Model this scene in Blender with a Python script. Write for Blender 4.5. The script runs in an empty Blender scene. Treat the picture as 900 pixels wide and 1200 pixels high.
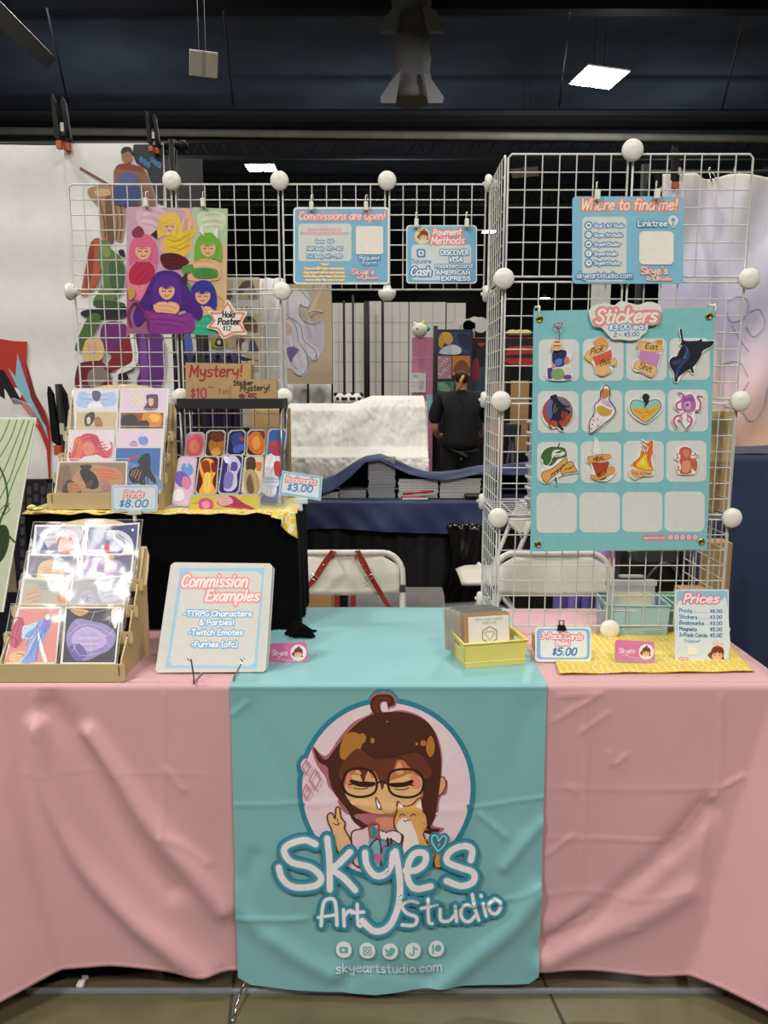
import bpy, bmesh, math, random
from mathutils import Vector, Matrix, geometry
random.seed(7)
SC = bpy.context.scene
COL = SC.collection
V = Vector
# ------------------------------------------------------------------ camera maths
CAM_H, TH, F = 1.37, math.radians(9.0), 900.0
CAM = V((0, 0, CAM_H))
FWD = V((0, math.cos(TH), -math.sin(TH))); UP = V((0, math.sin(TH), math.cos(TH))); RT = V((1, 0, 0))
def ray(px, py): return FWD * F + RT * (px - 450) - UP * (py - 600)
def W(px, py, Y):
    d = ray(px, py); return CAM + d * (Y / d.y)
def WZ(px, py, z):
    d = ray(px, py); return CAM + d * ((z - CAM_H) / d.z)
def proj(p):
    q = V(p) - CAM; a = q.dot(FWD)
    return 450 + F * q.dot(RT) / a, 600 - F * q.dot(UP) / a
def yat(py, z): return WZ(450, py, z).y          # depth at which height z is seen on image row py
def zat(py, Y): return W(450, py, Y).z
# ------------------------------------------------------------------ materials
def lin(c): return c / 12.92 if c <= .04045 else ((c + .055) / 1.055) ** 2.4
def hexc(h):
    h = h.lstrip('#')
    if len(h) == 3: h = ''.join(c * 2 for c in h)
    return tuple(lin(int(h[i:i + 2], 16) / 255) for i in (0, 2, 4)) + (1,)
MATS = {}
def mat(name, col='#ffffff', rough=.6, metal=0, noise=.06, nscale=30, bump=0, bscale=200, attr=False, trans=0, alpha=1, sheen=0, emis=None, estr=0, wave=None, coat=0, spec=.5):
    if name in MATS: return MATS[name]
    m = bpy.data.materials.new(name); m.use_nodes = True; MATS[name] = m
    N, L = m.node_tree.nodes, m.node_tree.links; P = N['Principled BSDF']
    P.inputs['Roughness'].default_value = rough; P.inputs['Metallic'].default_value = metal
    P.inputs['Transmission Weight'].default_value = trans; P.inputs['Alpha'].default_value = alpha
    P.inputs['Sheen Weight'].default_value = sheen; P.inputs['Coat Weight'].default_value = coat
    P.inputs['Specular IOR Level'].default_value = spec
    tc = N.new('ShaderNodeTexCoord'); c = hexc(col)
    nt = N.new('ShaderNodeTexNoise'); nt.inputs['Scale'].default_value = nscale; nt.inputs['Detail'].default_value = 3
    L.new(tc.outputs['Object'], nt.inputs['Vector'])
    mr = N.new('ShaderNodeMapRange'); mr.inputs['From Min'].default_value = .3; mr.inputs['From Max'].default_value = .7
    mr.inputs['To Min'].default_value = 1 - noise; mr.inputs['To Max'].default_value = 1 + noise
    L.new(nt.outputs['Fac'], mr.inputs['Value'])
    mx = N.new('ShaderNodeVectorMath'); mx.operation = 'SCALE'
    if attr:
        at = N.new('ShaderNodeAttribute'); at.attribute_name = 'ink'; L.new(at.outputs['Color'], mx.inputs[0])
    else: mx.inputs[0].default_value = c[:3]
    L.new(mr.outputs['Result'], mx.inputs['Scale']); L.new(mx.outputs['Vector'], P.inputs['Base Color'])
    if bump:
        b = N.new('ShaderNodeBump'); b.inputs['Strength'].default_value = bump; b.inputs['Distance'].default_value = .002
        n2 = N.new('ShaderNodeTexNoise'); n2.inputs['Scale'].default_value = bscale; n2.inputs['Detail'].default_value = 4
        L.new(tc.outputs['Object'], n2.inputs['Vector']); L.new(n2.outputs['Fac'], b.inputs['Height']); L.new(b.outputs['Normal'], P.inputs['Normal'])
    if emis:
        P.inputs['Emission Color'].default_value = hexc(emis); P.inputs['Emission Strength'].default_value = estr
    return m
# ------------------------------------------------------------------ mesh builder
class MB:
    def __init__(s, T=None): s.v = []; s.f = []; s.m = []; s.c = []; s.sm = []; s.T = T; s.cur = 0; s.col = (1, 1, 1, 1); s.smooth = False
    def P(s, p):
        p = V(p); s.v.append(s.T @ p if s.T is not None else p); return len(s.v) - 1
    def face(s, ids): s.f.append(tuple(ids)); s.m.append(s.cur); s.c.append(s.col); s.sm.append(s.smooth)
    def use(s, i, col=None, smooth=None):
        s.cur = i
        if col is not None: s.col = hexc(col) if isinstance(col, str) else col
        if smooth is not None: s.smooth = smooth
        return s
    def quad(s, a, b, c, d): s.face([s.P(p) for p in (a, b, c, d)])
    def poly(s, pts): s.face([s.P(p) for p in pts])
    def box(s, lo, hi, bev=0):
        x0, y0, z0 = lo; x1, y1, z1 = hi
        if bev <= 0:
            i = [s.P(p) for p in ((x0, y0, z0), (x1, y0, z0), (x1, y1, z0), (x0, y1, z0), (x0, y0, z1), (x1, y0, z1), (x1, y1, z1), (x0, y1, z1))]
            for q in ((0, 3, 2, 1), (4, 5, 6, 7), (0, 1, 5, 4), (1, 2, 6, 5), (2, 3, 7, 6), (3, 0, 4, 7)): s.face([i[k] for k in q])
            return s
        bm = bmesh.new(); bmesh.ops.create_cube(bm, size=1)
        for v in bm.verts: v.co = V((x0 + (v.co.x + .5) * (x1 - x0), y0 + (v.co.y + .5) * (y1 - y0), z0 + (v.co.z + .5) * (z1 - z0)))
        b = min(bev, .45 * min(x1 - x0, y1 - y0, z1 - z0))
        bmesh.ops.bevel(bm, geom=list(bm.edges), offset=b, segments=2, profile=.6, affect='EDGES'); s.bm(bm); bm.free(); return s
    def bm(s, bm):
        bm.verts.index_update(); base = [s.P(v.co) for v in bm.verts]
        for f in bm.faces: s.face([base[v.index] for v in f.verts])
    def bar(s, a, b, r, n=6, cap=True):
        return s.tube([a, b], r, n, cap)
    def tube(s, pts, r, n=8, cap=True, closed=False):
        pts = [V(p) for p in pts]; K = len(pts); rings = []
        rr = r if isinstance(r, (list, tuple)) else [r] * K
        up = None
        for k, p in enumerate(pts):
            if closed: d = pts[(k + 1) % K] - pts[k - 1]
            else: d = pts[min(k + 1, K - 1)] - pts[max(k - 1, 0)]
            d.normalize()
            if up is None:
                up = V((0, 0, 1)) if abs(d.z) < .9 else V((1, 0, 0))
            a = d.cross(up)
            if a.length < 1e-6: a = d.cross(V((0, 1, 0)))
            a.normalize(); b = a.cross(d).normalized(); up = b
            rings.append([s.P(p + (a * math.cos(t) + b * math.sin(t)) * rr[k]) for t in [2 * math.pi * j / n for j in range(n)]])
        old = s.smooth; s.smooth = n > 4
        R = K if closed else K - 1
        for k in range(R):
            A, B = rings[k], rings[(k + 1) % K]
            for j in range(n): s.face([A[j], A[(j + 1) % n], B[(j + 1) % n], B[j]])
        s.smooth = old
        if cap and not closed: s.face(rings[0][::-1]); s.face(rings[-1])
        return s
    def lathe(s, prof, o=(0, 0, 0), n=20, axis='z'):
        o = V(o); rings = []
        for r, h in prof:
            ring = []
            for j in range(n):
                t = 2 * math.pi * j / n; x, y = r * math.cos(t), r * math.sin(t)
                q = {'z': V((x, y, h)), 'y': V((x, h, y)), 'x': V((h, x, y))}[axis]; ring.append(s.P(o + q))
            rings.append(ring)
        old = s.smooth; s.smooth = True
        for A, B in zip(rings, rings[1:]):
            for j in range(n): s.face([A[j], A[(j + 1) % n], B[(j + 1) % n], B[j]])
        s.smooth = old
        s.face(rings[0][::-1]); s.face(rings[-1]); return s
    def ball(s, c, r, n=12, m=8):
        c = V(c); r = r if isinstance(r, (tuple, list)) else (r, r, r)
        return s._ell(c, r, n, m)
    def _ell(s, c, r, n, m):
        top = s.P(c + V((0, 0, r[2]))); bot = s.P(c - V((0, 0, r[2]))); rings = []
        for k in range(1, m):
            a = math.pi * k / m
            rings.append([s.P(c + V((r[0] * math.sin(a) * math.cos(t), r[1] * math.sin(a) * math.sin(t), r[2] * math.cos(a)))) for t in [2 * math.pi * j / n for j in range(n)]])
        old = s.smooth; s.smooth = True
        for j in range(n):
            s.face([top, rings[0][j], rings[0][(j + 1) % n]]); s.face([bot, rings[-1][(j + 1) % n], rings[-1][j]])
        for A, B in zip(rings, rings[1:]):
            for j in range(n): s.face([A[j], B[j], B[(j + 1) % n], A[(j + 1) % n]])
        s.smooth = old; return s
    def grid(s, fn, nu, nv, smooth=True):
        ids = [[s.P(fn(i / nu, j / nv)) for i in range(nu + 1)] for j in range(nv + 1)]
        old = s.smooth; s.smooth = smooth
        for j in range(nv):
            for i in range(nu): s.face([ids[j][i], ids[j][i + 1], ids[j + 1][i + 1], ids[j + 1][i]])
        s.smooth = old; return s
    def prism(s, pts, t0, t1, ax='z'):
        """polygon in local XY (pts) extruded from z=t0 to z=t1; ax maps the extrusion axis"""
        def m(p, t):
            return {'z': V((p[0], p[1], t)), 'y': V((p[0], t, p[1])), 'x': V((t, p[0], p[1]))}[ax]
        a = [s.P(m(p, t0)) for p in pts]; b = [s.P(m(p, t1)) for p in pts]; n = len(pts)
        s.face(a[::-1]); s.face(b)
        for i in range(n): s.face([a[i], a[(i + 1) % n], b[(i + 1) % n], b[i]])
        return s
WM = {}
def finish(o, label, cat, group, kind):
    if label: o['label'] = label
    if cat: o['category'] = cat
    if group: o['group'] = group
    if kind: o['kind'] = kind
def build(mb, name, mats, parent=None, label=None, cat=None, group=None, kind=None, origin=None, fixn=False, bevel=0, thick=0):
    if not isinstance(mats, (list, tuple)): mats = [mats]
    me = bpy.data.meshes.new(name)
    if parent is None:
        if origin is None:
            xs = [v.x for v in mb.v]; ys = [v.y for v in mb.v]; zs = [v.z for v in mb.v]
            origin = V(((min(xs) + max(xs)) / 2, (min(ys) + max(ys)) / 2, min(zs)))
        M = Matrix.Translation(V(origin))
    else: M = WM[parent.name]
    Mi = M.inverted()
    me.from_pydata([(Mi @ v)[:] for v in mb.v], [], mb.f)
    for m in mats: me.materials.append(m)
    me.polygons.foreach_set('material_index', mb.m); me.polygons.foreach_set('use_smooth', mb.sm)
    if any(c != (1, 1, 1, 1) for c in mb.c):
        ca = me.color_attributes.new('ink', 'FLOAT_COLOR', 'CORNER'); buf = []
        for f, c in zip(mb.f, mb.c): buf.extend(list(c) * len(f))
        ca.data.foreach_set('color', buf)
    me.update()
    if fixn:
        bm = bmesh.new(); bm.from_mesh(me); bmesh.ops.recalc_face_normals(bm, faces=bm.faces); bm.to_mesh(me); bm.free()
    o = bpy.data.objects.new(name, me); COL.objects.link(o)
    if parent is None: o.matrix_world = M
    else: o.parent = parent
    WM[o.name] = M
    if bevel:
        b = o.modifiers.new('bevel', 'BEVEL'); b.width = bevel; b.segments = 2; b.limit_method = 'ANGLE'
    if thick:
        b = o.modifiers.new('thickness', 'SOLIDIFY'); b.thickness = thick; b.offset = 0
    finish(o, label, cat, group, kind); return o
def thing(name, label, cat, loc, group=None, rot=None, kind=None):
    o = bpy.data.objects.new(name, None); COL.objects.link(o); o.empty_display_size = .05
    M = Matrix.Translation(V(loc)) @ (rot.to_4x4() if rot else Matrix.Identity(4))
    o.matrix_world = M; WM[o.name] = M; finish(o, label, cat, group, kind); return o
def dup(root, M, label=None, group=None):
    kids = [c for c in bpy.data.objects if c.parent == root]
    r = root.copy(); COL.objects.link(r); r.matrix_world = M; WM[r.name] = M
    if label: r['label'] = label
    if group: r['group'] = group
    for ch in kids:
        c = ch.copy(); COL.objects.link(c); c.parent = r; WM[c.name] = M
        for g in [g for g in bpy.data.objects if g.parent == ch]:
            d = g.copy(); COL.objects.link(d); d.parent = c; WM[d.name] = M
    return r
# ------------------------------------------------------------------ smooth curves
def pts(s):
    if isinstance(s, str): return [tuple(float(q) for q in a.split(',')) for a in s.split()]
    return list(s)
def smooth(P, closed=False, k=5):
    P = pts(P); n = len(P)
    if n < 3: return P
    out = []
    R = range(n) if closed else range(n - 1)
    for i in R:
        if closed: a, b, c, d = P[i - 1], P[i], P[(i + 1) % n], P[(i + 2) % n]
        else: a, b, c, d = P[max(i - 1, 0)], P[i], P[i + 1], P[min(i + 2, n - 1)]
        for j in range(k):
            t = j / k
            out.append(tuple(.5 * (2 * b[q] + (c[q] - a[q]) * t + (2 * a[q] - 5 * b[q] + 4 * c[q] - d[q]) * t * t + (3 * b[q] - a[q] - 3 * c[q] + d[q]) * t ** 3) for q in (0, 1)))
    if not closed: out.append(P[-1])
    return out
def rrect(x0, y0, x1, y1, r, n=4):
    o = []
    for cx, cy, a0 in ((x1 - r, y0 + r, -90), (x1 - r, y1 - r, 0), (x0 + r, y1 - r, 90), (x0 + r, y0 + r, 180)):
        for k in range(n + 1):
            a = math.radians(a0 + 90 * k / n); o.append((cx + r * math.cos(a), cy + r * math.sin(a)))
    return o
def ell(x, y, rx, ry=None, n=20, rot=0):
    ry = ry or rx; c, s_ = math.cos(rot), math.sin(rot); o = []
    for k in range(n):
        a = 2 * math.pi * k / n; u, w = rx * math.cos(a), ry * math.sin(a); o.append((x + u * c - w * s_, y + u * s_ + w * c))
    return o
# ------------------------------------------------------------------ single-stroke lettering
FONT = {
'a':"5.2|4.5,4.6 2.6,5 .8,3.8 .4,1.8 1.4,.1 3.2,.5 4.4,2.4;4.6,5 4.4,2 5,.1",'b':"5|!.6,8 .6,0;.6,3.5 2.2,5 4.2,4.2 4.4,2 3.2,.2 1.4,0 .6,1",
'c':"4.6|4.2,4.2 2.8,5 1,4 .4,2.2 1.2,.4 2.8,0 4.3,.8",'d':"5|4.3,4 2.6,5 .9,4 .4,2 1.4,.1 3.2,.4 4.3,2;!4.4,8 4.4,0",
'e':"4.8|.6,2.5 3.9,3 4,4.4 2.5,5 .9,4 .4,2.2 1.2,.4 2.8,0 4.3,.9",'f':"3.6|3.6,7.4 2.4,8 1.5,6.6 1.4,0;!.2,4.6 3.2,4.6",
'g':"5|4.3,4 2.6,5 .9,4 .5,2.2 1.5,.4 3.2,.8 4.3,2.4;4.4,5 4.4,-1.4 3,-3 .8,-2.4",'h':"5|!.6,8 .6,0;.6,3 2.4,5 4,4.4 4.3,2.6 4.4,0",
'i':"1.9|!.9,5 .9,0;!.9,7 .95,7.3",'j':"2.6|1.8,5 1.8,-1.6 .8,-3 -.4,-2.4;!1.8,7 1.85,7.3",'k':"4.6|!.6,8 .6,0;!4,5 .7,2.2 4.2,0",'l':"1.9|!.9,8 .9,0",
'm':"7.4|!.6,5 .6,0;.6,3.4 1.8,5 3.2,4.6 3.6,2.6 3.6,0;3.6,3.4 4.8,5 6.4,4.6 6.7,2.6 6.8,0",'n':"5|!.6,5 .6,0;.6,3.2 2.4,5 4,4.4 4.3,2.6 4.4,0",
'o':"5|2.5,5 .9,4.2 .4,2.4 1.1,.6 2.5,0 4,.7 4.6,2.5 4,4.3 2.5,5",'p':"5|!.6,5 .6,-3;.6,3.6 2.2,5 4.2,4.2 4.5,2.4 3.4,.4 1.6,.1 .6,1.2",
'q':"5|4.3,4 2.6,5 .9,4 .5,2.2 1.5,.4 3.2,.8 4.3,2.4;!4.4,5 4.4,-3",'r':"3.6|!.6,5 .6,0;.6,2.8 1.8,4.6 3.4,4.9",'s':"4.4|3.9,4.3 2.4,5 .8,4.2 1.2,3 3,2.3 3.9,1.2 2.8,.1 .5,.5",
't':"3.6|1.6,7.4 1.6,1.4 2.2,.1 3.4,.4;!.1,4.8 3.2,4.8",'u':"5|.6,5 .6,2 1.6,.1 3.2,.4 4.2,2.2;!4.3,5 4.4,0",'v':"4.6|!.3,5 2.3,0 4.3,5",'w':"6.6|!.3,5 1.8,0 3.3,4.2 4.8,0 6.3,5",
'x':"4.4|!.4,5 4,0;!4,5 .4,0",'y':"5|.5,5 .8,2.6 2.2,1.4 3.8,2.4 4.4,5;4.4,5 4.2,-.6 2.8,-2.8 .8,-2.2",'z':"4.6|!.5,5 4,5 .5,0 4.1,0",
'A':"5.6|!.3,0 2.8,8 5.2,0;!1.2,2.8 4.4,2.8",'B':"5.2|!.7,8 .7,0;.7,8 3.6,7.8 4,6 2.8,4.4 .7,4.3;.7,4.3 3.8,4.1 4.8,2.2 3.4,.2 .7,0",'C':"5.6|5.2,6.6 3.6,8 1.4,7 .4,4 1.3,1 3.4,0 5.3,1.3",
'D':"5.6|!.7,0 .7,8;.7,8 3.4,7.6 5,5.6 5,2.6 3.4,.4 .7,0",'E':"4.8|!4.4,8 .7,8 .7,0 4.5,0;!.7,4.2 3.8,4.2",'F':"4.6|!4.4,8 .7,8 .7,0;!.7,4.2 3.8,4.2",
'G':"5.8|5.2,6.8 3.6,8 1.4,7 .4,4 1.3,1 3.4,0 5.2,1.2 5.3,3.6;!3.4,3.6 5.3,3.6",'H':"5.6|!.7,8 .7,0;!4.9,8 4.9,0;!.7,4 4.9,4",'I':"1.9|!.9,8 .9,0",'J':"4|3.2,8 3.2,2 2.2,.1 .4,1",
'K':"5.2|!.7,8 .7,0;!4.6,8 .8,3.8 4.9,0",'L':"4.6|!.7,8 .7,0 4.4,0",'M':"6.8|!.6,0 .9,8 3.4,2.6 5.9,8 6.2,0",'N':"5.6|!.7,0 .7,8 4.9,0 4.9,8",'O':"6|3,8 1.1,7 .4,4 1.1,1 3,0 4.9,1 5.6,4 4.9,7 3,8",
'P':"5|!.7,8 .7,0;.7,8 3.8,7.8 4.6,6 3.6,4.2 .7,3.8",'Q':"6|3,8 1.1,7 .4,4 1.1,1 3,0 4.9,1 5.6,4 4.9,7 3,8;!3.4,2 5.6,-.6",'R':"5.2|!.7,8 .7,0;.7,8 3.8,7.8 4.5,6 3.4,4.3 .7,4;!2.4,4 4.8,0",
'S':"5|4.5,6.8 3,8 1,7.2 .8,5.4 2.8,4.2 4.4,2.8 4.2,.9 2.4,0 .5,1",'T':"5|!.2,8 4.8,8;!2.5,8 2.5,0",'U':"5.6|.7,8 .7,2.2 2.6,0 4.7,2 4.9,8",'V':"5.4|!.3,8 2.7,0 5.1,8",
'W':"7.4|!.3,8 2,0 3.8,6.4 5.5,0 7.2,8",'X':"5.2|!.4,8 4.8,0;!4.8,8 .4,0",'Y':"5|!.3,8 2.5,4 4.7,8;!2.5,4 2.5,0",'Z':"5|!.5,8 4.5,8 .4,0 4.6,0",
'0':"5|2.5,8 .9,6.8 .5,4 .9,1.2 2.5,0 4.1,1.2 4.5,4 4.1,6.8 2.5,8",'1':"3|!.6,6.4 1.8,8 1.8,0",'2':"4.8|.6,6.4 1.8,7.9 3.8,7.4 4,5.4 .5,0;!.5,0 4.4,0",
'3':"4.8|.6,7.2 2.4,8 4,6.6 3.4,4.6 1.8,4.2;1.8,4.2 4.2,3.6 4.2,1.2 2.4,0 .4,.8",'4':"5|!3.4,0 3.4,8 .4,2.6 4.7,2.6",'5':"4.8|!4.2,8 1,8 .8,4.6;.8,4.6 3,5 4.4,3.2 3.8,.9 2,0 .4,.7",
'6':"4.8|3.8,8 1.4,5.6 .5,2.6 1.6,.2 3.4,.2 4.4,2 3.6,4.2 1.8,4.2 .6,2.6",'7':"4.6|!.4,8 4.3,8 1.6,0",'8':"4.8|2.4,4.3 .8,6 2.4,8 4,6 2.4,4.3 .5,2.2 2.4,0 4.3,2.2 2.4,4.3",'9':"4.8|4.2,6 2.6,4 .8,4.8 .6,7 2.4,8 4,7.2 4.2,5 3,0",
'$':"3.8|3.2,6 2,6.8 .8,6 1.2,4.6 2.8,3.6 3.2,2.2 2,1.2 .6,2;!2,7.8 2,.2",'.':"1.8|!.9,.2 1,.4",',':"1.8|!1,.6 .6,-.8",'!':"2|!1,8 1,2.6;!1,.2 1.05,.4",'&':"5.6|5,0 1.6,5.4 2,7.8 3.6,7.4 3.2,5.4 .8,3 .8,1 2.4,0 4.2,1 5,3.4",
'-':"3.6|!.5,3 3.1,3",'(':"2.6|2.2,8.6 .8,6 .8,2 2.2,-.8",')':"2.6|.4,8.6 1.8,6 1.8,2 .4,-.8","'":"1.6|!.9,8 .7,6.4",'_':"4|!.2,-.4 3.8,-.4",'*':"3|!1.5,7 1.5,4;!.3,6.3 2.7,4.7;!.3,4.7 2.7,6.3",
}
FC = {}
def glyph(ch):
    if ch not in FC:
        w, s = FONT[ch].split('|'); st = []
        for q in s.split(';'):
            st.append(pts(q[1:]) if q[0] == '!' else smooth(q, k=4))
        FC[ch] = (float(w), st)
    return FC[ch]
def textw(t): return sum(3 if c == ' ' else glyph(c)[0] + .6 for c in t)
def capsule(poly, w, seg=8):
    """list of convex polygons whose union is the stroke of width w along poly"""
    out = []; r = w / 2; q = [poly[0]]
    for p in poly[1:-1]:
        if math.hypot(p[0] - q[-1][0], p[1] - q[-1][1]) > .42 * w: q.append(p)
    poly = q + [poly[-1]] if len(poly) > 1 else q
    for a, b in zip(poly, poly[1:]):
        dx, dy = b[0] - a[0], b[1] - a[1]; l = math.hypot(dx, dy)
        if l < 1e-9: continue
        nx, ny = -dy / l * r, dx / l * r
        out.append([(a[0] + nx, a[1] + ny), (a[0] - nx, a[1] - ny), (b[0] - nx, b[1] - ny), (b[0] + nx, b[1] + ny)])
    for p in poly: out.append([(p[0] + r * math.cos(2 * math.pi * (j + .37) / seg), p[1] + r * math.sin(2 * math.pi * (j + .37) / seg)) for j in range(seg)])
    return out
def union(polys, step=None):
    """planar triangulation of the union of polygons (optional interior grid spacing)"""
    vs = []; fs = []; K = 1000.0
    if step: step *= K
    polys = [[(q[0] * K, q[1] * K) for q in p] for p in polys]
    for p in polys:
        ar = sum(p[i - 1][0] * p[i][1] - p[i][0] * p[i - 1][1] for i in range(len(p)))
        if abs(ar) < 1e-7: continue
        if ar < 0: p = p[::-1]
        b = len(vs); vs.extend(V((q[0], q[1])) for q in p); fs.append(list(range(b, b + len(p))))
    if step:
        x0 = min(v.x for v in vs); x1 = max(v.x for v in vs); y0 = min(v.y for v in vs); y1 = max(v.y for v in vs)
        i = math.floor(x0 / step) + .5
        while i * step < x1:
            j = math.floor(y0 / step) + .5
            while j * step < y1: vs.append(V((i * step + .011 * step, j * step + .007 * step))); j += 1
            i += 1
    r = geometry.delaunay_2d_cdt(vs, [], fs, 0, 1e-5, True)
    ov, of, org = r[0], r[2], r[5]
    return [(v.x / K, v.y / K) for v in ov], [f for f, g in zip(of, org) if g]
class Art:
    """flat printed artwork: shapes given in the pixels of a zoomed crop (x0, y0, scale) are measured onto the sheet's own plane"""
    def __init__(s, mb, T, zoom=None, mi=1, z0=.0004, dz=.00004, warp=None, step=None, img2loc=None):
        s.mb, s.T, s.zoom, s.mi, s.z, s.dz, s.warp, s.step = mb, T, zoom, mi, z0, dz, warp, step
        if img2loc: s.i2l = img2loc
        else:
            n = (T.to_3x3() @ V((0, 0, 1))).normalized(); o = T.translation; Ti = T.inverted()
            def f(px, py):
                d = ray(px, py); t = (o - CAM).dot(n) / d.dot(n); q = Ti @ (CAM + d * t); return (q.x, q.y)
            s.i2l = f
        s.ident = zoom is None
    def L(s, p):
        if s.ident: return p
        return s.i2l(p[0] / s.zoom[2] + s.zoom[0], p[1] / s.zoom[2] + s.zoom[1])
    def put(s, polys, col):
        s.z += s.dz; s.mb.use(s.mi, col, False)
        lp = [[s.L(q) for q in p] for p in polys]
        vs, fs = union(lp, s.step)
        if s.warp: ids = [s.mb.P(s.warp(x, y, s.z)) for x, y in vs]; s.mb.smooth = True
        else: ids = [s.mb.P((x, y, s.z)) for x, y in vs]
        for f in fs:
            a, b, c = [vs[k] for k in f[:3]]
            if (b[0] - a[0]) * (c[1] - a[1]) - (b[1] - a[1]) * (c[0] - a[0]) < 0: f = f[::-1]
            s.mb.face([ids[k] for k in f])
        s.mb.smooth = False
    auto = 0
    def f(s, col, P, k=4):                                              # smooth closed fill, with brush marks when auto is set
        s.put([smooth(P, True, k)], col)
        if s.auto:
            P = pts(P); n = len(P); cx = sum(p[0] for p in P) / n; cy = sum(p[1] for p in P) / n; c = hexc(col)
            xx = sum((p[0] - cx) ** 2 for p in P); yy = sum((p[1] - cy) ** 2 for p in P); xy = sum((p[0] - cx) * (p[1] - cy) for p in P)
            th = .5 * math.atan2(2 * xy, xx - yy); ax, ay = math.cos(th), math.sin(th)
            A = math.sqrt(max(xx * ax * ax + yy * ay * ay + 2 * xy * ax * ay, 1e-9) / n); B = math.sqrt(max(xx * ay * ay + yy * ax * ax - 2 * xy * ax * ay, 1e-9) / n); h = (cx * 7 + cy * 3) % 2 - 1
            for m, offs in ((.80, (-.62, .12, .7)), (1.18, (-.25, .42))):
                q = []
                for t in offs:
                    ln = .95 * (1 - .5 * abs(t)); r = [(cx + ax * A * k - ay * B * (t + h * .25 * (1 - k * k)), cy + ay * A * k + ax * B * (t + h * .25 * (1 - k * k))) for k in (-ln, -ln * .4, ln * .3, ln)]
                    q += capsule(smooth(r, k=3), min(B * .22, (A + B) * s.auto), 6)
                s.put(q, tuple(min(1, v * m) for v in c[:3]) + (1,))
    def p(s, col, P): s.put([pts(P)], col)                              # sharp fill
    def o(s, col, x, y, rx, ry=None, rot=0, n=20): s.put([ell(x, y, rx, ry, n, rot)], col)
    def rr(s, col, x0, y0, x1, y1, r): s.put([rrect(x0, y0, x1, y1, r)], col)
    def st(s, col, w, P, closed=False, sharp=False):
        polys = []
        for q in (P.split(';') if isinstance(P, str) else [P]):
            c = pts(q) if sharp else smooth(q, closed, 4)
            if closed: c = c + [c[0]]
            polys += capsule(c, w)
        s.put(polys, col)
    def fo(s, col, line, w, P, k=4):                                    # fill with outline
        c = smooth(P, True, k); s.put([c], col); s.put(capsule(c + [c[0]], w), line)
    def t(s, txt, x0, x1, y, h, w, col, outs=(), slant=0, rise=0):
        """lettering fitted between x0 and x1 on baseline y; outs: (colour, extra width) drawn first"""
        sx = (x1 - x0) / textw(txt); sy = h / 8; strokes = []; X = 0; tot = textw(txt)
        for ch in txt:
            if ch == ' ': X += 3; continue
            gw, st = glyph(ch)
            for q in st: strokes.append([(x0 + (X + .3 + a) * sx + slant * b * sy, y - b * sy - rise * (X + a) / tot) for a, b in q])
            X += gw + .6
        for c2, e in outs: s.put([c for q in strokes for c in capsule(q, w + e)], c2)
        s.put([c for q in strokes for c in capsule(q, w)], col)
def frame(px0, px1, py, Y, lean=0, yaw=0, roll=0):
    """sheet frame: origin at the bottom-edge centre seen at (px, py) at depth Y; x right, y up the sheet, z towards the aisle"""
    c = W((px0 + px1) / 2, py, Y)
    R = Matrix.Rotation(yaw, 4, 'Z') @ Matrix(((1, 0, 0, 0), (0, math.sin(lean), -math.cos(lean), 0), (0, math.cos(lean), math.sin(lean), 0), (0, 0, 0, 1))) @ Matrix.Rotation(roll, 4, 'Z')
    return Matrix.Translation(c) @ R
def sheetpts(T, P):
    a = Art(None, T); return [a.i2l(x, y) for x, y in pts(P)]

def film(name, gloss=.10, rough=.1, bump=.5, bscale=14, tint='#ffffff', body=0):
    """thin clear plastic: mostly see-through with a glossy reflection and optional milky body"""
    m = bpy.data.materials.new(name); m.use_nodes = True; MATS[name] = m; N, L = m.node_tree.nodes, m.node_tree.links
    for n in list(N): N.remove(n)
    o = N.new('ShaderNodeOutputMaterial'); tr = N.new('ShaderNodeBsdfTransparent'); gl = N.new('ShaderNodeBsdfGlossy'); gl.inputs['Roughness'].default_value = rough
    lw = N.new('ShaderNodeLayerWeight'); lw.inputs['Blend'].default_value = .3; mr = N.new('ShaderNodeMapRange'); mr.inputs['To Min'].default_value = gloss; mr.inputs['To Max'].default_value = min(1, gloss * 3)
    df = N.new('ShaderNodeBsdfDiffuse'); df.inputs['Color'].default_value = hexc(tint); m1 = N.new('ShaderNodeMixShader'); m1.inputs[0].default_value = body; m2 = N.new('ShaderNodeMixShader')
    tc = N.new('ShaderNodeTexCoord'); nz = N.new('ShaderNodeTexNoise'); nz.inputs['Scale'].default_value = bscale; nz.inputs['Detail'].default_value = 2; nz.inputs['Distortion'].default_value = 1.5
    b = N.new('ShaderNodeBump'); b.inputs['Strength'].default_value = bump; b.inputs['Distance'].default_value = .01
    L.new(tc.outputs['Object'], nz.inputs['Vector']); L.new(nz.outputs['Fac'], b.inputs['Height']); L.new(b.outputs['Normal'], gl.inputs['Normal'])
    L.new(lw.outputs['Fresnel'], mr.inputs['Value']); L.new(tr.outputs[0], m1.inputs[1]); L.new(df.outputs[0], m1.inputs[2]); L.new(m1.outputs[0], m2.inputs[1]); L.new(gl.outputs[0], m2.inputs[2]); L.new(mr.outputs[0], m2.inputs[0]); L.new(m2.outputs[0], o.inputs['Surface'])
    return m
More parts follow.
